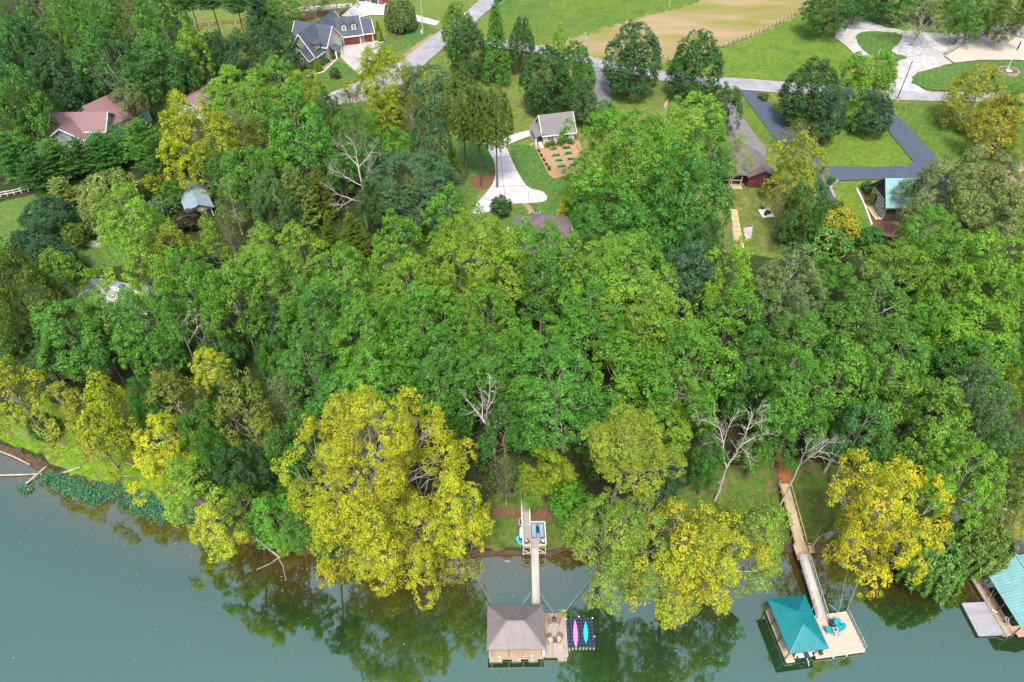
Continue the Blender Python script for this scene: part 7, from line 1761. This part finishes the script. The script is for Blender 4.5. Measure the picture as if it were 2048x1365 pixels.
log('dark driftwood stub near the shore deck', [(1010, 1122, None), (1020, 1124, None)], .12, .1, m_dead, .05)
for i, (x, y, w, h_) in enumerate(((190, 465, 3.2, 1.0), (207, 478, 2.4, .8), (182, 490, 2.8, .7), (200, 492, 1.8, .5))):
    rg = np.random.default_rng(i); bm = bmesh.new(); bmesh.ops.create_icosphere(bm, subdivisions=2, radius=1)
    for v in bm.verts: v.co *= 1 + .22 * rg.normal(); v.co.x *= w * .5; v.co.y *= w * .35; v.co.z *= h_
    me = bpy.data.meshes.new('boulder'); bm.to_mesh(me); bm.free(); me.materials.append(m_stone); tag(link('boulder', me, None, G(x, y)), 'grey boulder on the paddock, ' + ['largest of the outcrop', 'at the far end of the outcrop', 'at the near end of the outcrop', 'smallest of the outcrop'][i], 'boulder')
t = thing('parked_car', 'dark car on the road at the top edge of the photo', 'car', G(1000, 1), R(60))
MB().prism([(-2.2, -.85), (2.1, -.85), (2.25, -.5), (2.25, .5), (2.1, .85), (-2.2, .85)], .35, .85).build('body', m_darkdoor, t); MB().add([(-1.6, -.75, .85), (1.0, -.75, .85), (1.0, .75, .85), (-1.6, .75, .85), (-1.2, -.6, 1.4), (.3, -.6, 1.4), (.3, .6, 1.4), (-1.2, .6, 1.4)], [(4, 5, 6, 7), (0, 1, 5, 4), (1, 2, 6, 5), (2, 3, 7, 6), (3, 0, 4, 7)]).build('cabin', m_glass, t)
for x in (-1.35, 1.35):
    for y in (-.85, .85): MB().tube([(x, y - .1, .33), (x, y + .1, .33)], .33, 12).build('wheel', m_black, t)
# flowers on the shrub below the timbered lawn
rg = np.random.default_rng(4)
sb = [o for o in TREES if 'red and white flowers' in o['label']][0]; cr = [c for c in sb.children if c.name.startswith('foliage')][0]
for col, nm, k in (((.45, .05, .04), 'red_flowers', 90), ((.6, .55, .5), 'white_flowers', 60)):
    d = rdir(rg, k); d[:, 2] = np.abs(d[:, 2]); P = d * np.array([cr.scale[0] * 2.25, cr.scale[1] * 2.25, cr.scale[2] * 1.9]) * .98 + np.array([0, 0, cr.location.z])
    o = link(nm, leaf_mesh(nm, P, d, .13 + .07 * rg.random(k), rg.random(k), 0 * rg.random(k), m_needle), sb); o.color = (*col, 1); o['kind'] = 'stuff'
# ---------------------------------------------------------------- undergrowth and water plants
def scatter_leaves(name, label, pts, hts, col, size, m, seed, spread=0.6, per=9):
    rg = np.random.default_rng(seed); n = len(pts)
    z = ground(pts[:, 0], pts[:, 1]); z = np.maximum(z, 0)
    P = np.repeat(np.c_[pts, z], per, 0); H_ = np.repeat(hts, per)
    P[:, :2] += rg.normal(size=(len(P), 2)) * spread; P[:, 2] += H_ * rg.random(len(P)) ** 0.7
    N_ = unit(rg.normal(size=P.shape) * 0.7 + [0, 0, 0.8])
    t = np.repeat(rg.random(n), per)
    me = leaf_mesh(name, P, N_, size * (0.6 + 0.8 * rg.random(len(P))), 0.5 + 0.6 * (t - 0.5) + 0.4 * (rg.random(len(P)) - 0.5), rg.random(len(P)) * t * 0.6, m)
    o = link(name, me); o.color = (*col, 1); tag(o, label, None, None, 'stuff'); return o
_rg = np.random.default_rng(5)
_u = np.stack([_rg.uniform(-150, 130, 16000), _rg.uniform(48, 150, 16000)], 1)
_d = _u[:, 1] - shore_y(_u[:, 0])
_pxx = _u[:, 0] / (_u[:, 1] * CP + 60) # rough bearing, keeps the lawns and the dock banks clear
def inside(px, q):
    P = np.array([G(*p)[:2] for p in px]); ins = np.zeros(len(q), bool)
    for i in range(len(P)):
        a, b = P[i], P[(i + 1) % len(P)]
        c = ((a[1] > q[:, 1]) != (b[1] > q[:, 1]))
        ins ^= c & (q[:, 0] < a[0] + (q[:, 1] - a[1]) / ((b[1] - a[1]) or 1e-9) * (b[0] - a[0]))
    return ins
_wood = inside([(-200, 560), (0, 560), (180, 560), (330, 500), (470, 470), (620, 440), (850, 470), (1000, 480), (1160, 500), (1420, 520), (1600, 540), (1780, 500), (2048, 500), (2300, 500), (2300, 1080), (1900, 1040), (1700, 900), (1560, 880), (1420, 900), (1200, 940), (1040, 950), (960, 1060), (700, 1100), (500, 1080), (400, 1000), (300, 820), (60, 800), (-200, 850)], _u)
_u = _u[_wood & (_d > 1.0)]
scatter_leaves('undergrowth', 'low green undergrowth on the floor of the wood', _u, 0.5 + 2.8 * _rg.random(len(_u)), (0.04, 0.10, 0.018), 0.22, m_leaf, 6, 0.7, 7)
# teal water weed along the grassy bank
def weed(px, n, seed):
    rg = np.random.default_rng(seed); P = np.array([at_z(x, y, 0.1)[:2] for x, y in px])
    lo, hi = P.min(0), P.max(0); q = rg.uniform(lo, hi, (n * 6, 2)); ins = np.zeros(len(q), bool)
    for i in range(len(P)):
        a, b = P[i], P[(i + 1) % len(P)]
        c = ((a[1] > q[:, 1]) != (b[1] > q[:, 1])); ins ^= c & (q[:, 0] < a[0] + (q[:, 1] - a[1]) / ((b[1] - a[1]) or 1e-9) * (b[0] - a[0]))
    q = q[ins]; w = np.sin(q[:, 0] * 1.9 + seed) * np.sin(q[:, 1] * 2.3) + .5 * np.sin(q[:, 0] * .7 + q[:, 1])
    return q[w > -.55][:n]
for i, (px, n) in enumerate([([(68, 962), (80, 948), (110, 948), (150, 960), (200, 970), (245, 975), (245, 985), (232, 1002), (200, 1008), (160, 1000), (120, 984), (90, 972)], 900), ([(232, 1012), (240, 990), (262, 982), (300, 994), (350, 1010), (392, 1024), (398, 1036), (372, 1044), (325, 1042), (270, 1030)], 900), ([(38, 978), (52, 972), (64, 978), (56, 984), (42, 984)], 50), ([(640, 1098), (680, 1104), (676, 1112), (645, 1110)], 60)]):
    q = weed(px, n, i + 1)
    scatter_leaves('water_weed', ['teal water weed mat nearest the logs', 'teal water weed mat under the yellow shore trees', 'small teal weed clump off the bank', 'small teal weed patch below the yellow giant'][i], q, 0.25 + 0.5 * np.random.default_rng(i).random(len(q)), (0.07, 0.20, 0.105), 0.15, m_leaf, 20 + i, 0.28, 10)
# grass blades along the near banks
_g = np.stack([_rg.uniform(-95, 110, 26000), _rg.uniform(46, 82, 26000)], 1); _d = _g[:, 1] - shore_y(_g[:, 0])
_g = _g[(_d > 0.8) & (_d < 9)]
scatter_leaves('grass', 'rough grass on the lake bank', _g, 0.12 + 0.25 * _rg.random(len(_g)), (0.085, 0.17, 0.014), 0.11, m_leaf, 40, 0.35, 5)

# leaves drifting on the water near the bank
_n = 420; _fx = _rg.uniform(-85, 85, _n); _fy = shore_y(_fx) - 1 - _rg.exponential(5.0, _n); _k = _rg.random(_n)
o = link('floating_leaves', leaf_mesh('floating_leaves', np.c_[_fx, _fy, np.full(_n, 0.012)], unit(_rg.normal(size=(_n, 3)) * .05 + [0, 0, 1]), .06 + .09 * _k ** 3, _rg.random(_n), _rg.random(_n), m_leaf, fold=0.02)); o.color = (.34, .30, .10, 1); tag(o, 'fallen leaves drifting on the lake near the bank', None, None, 'stuff')
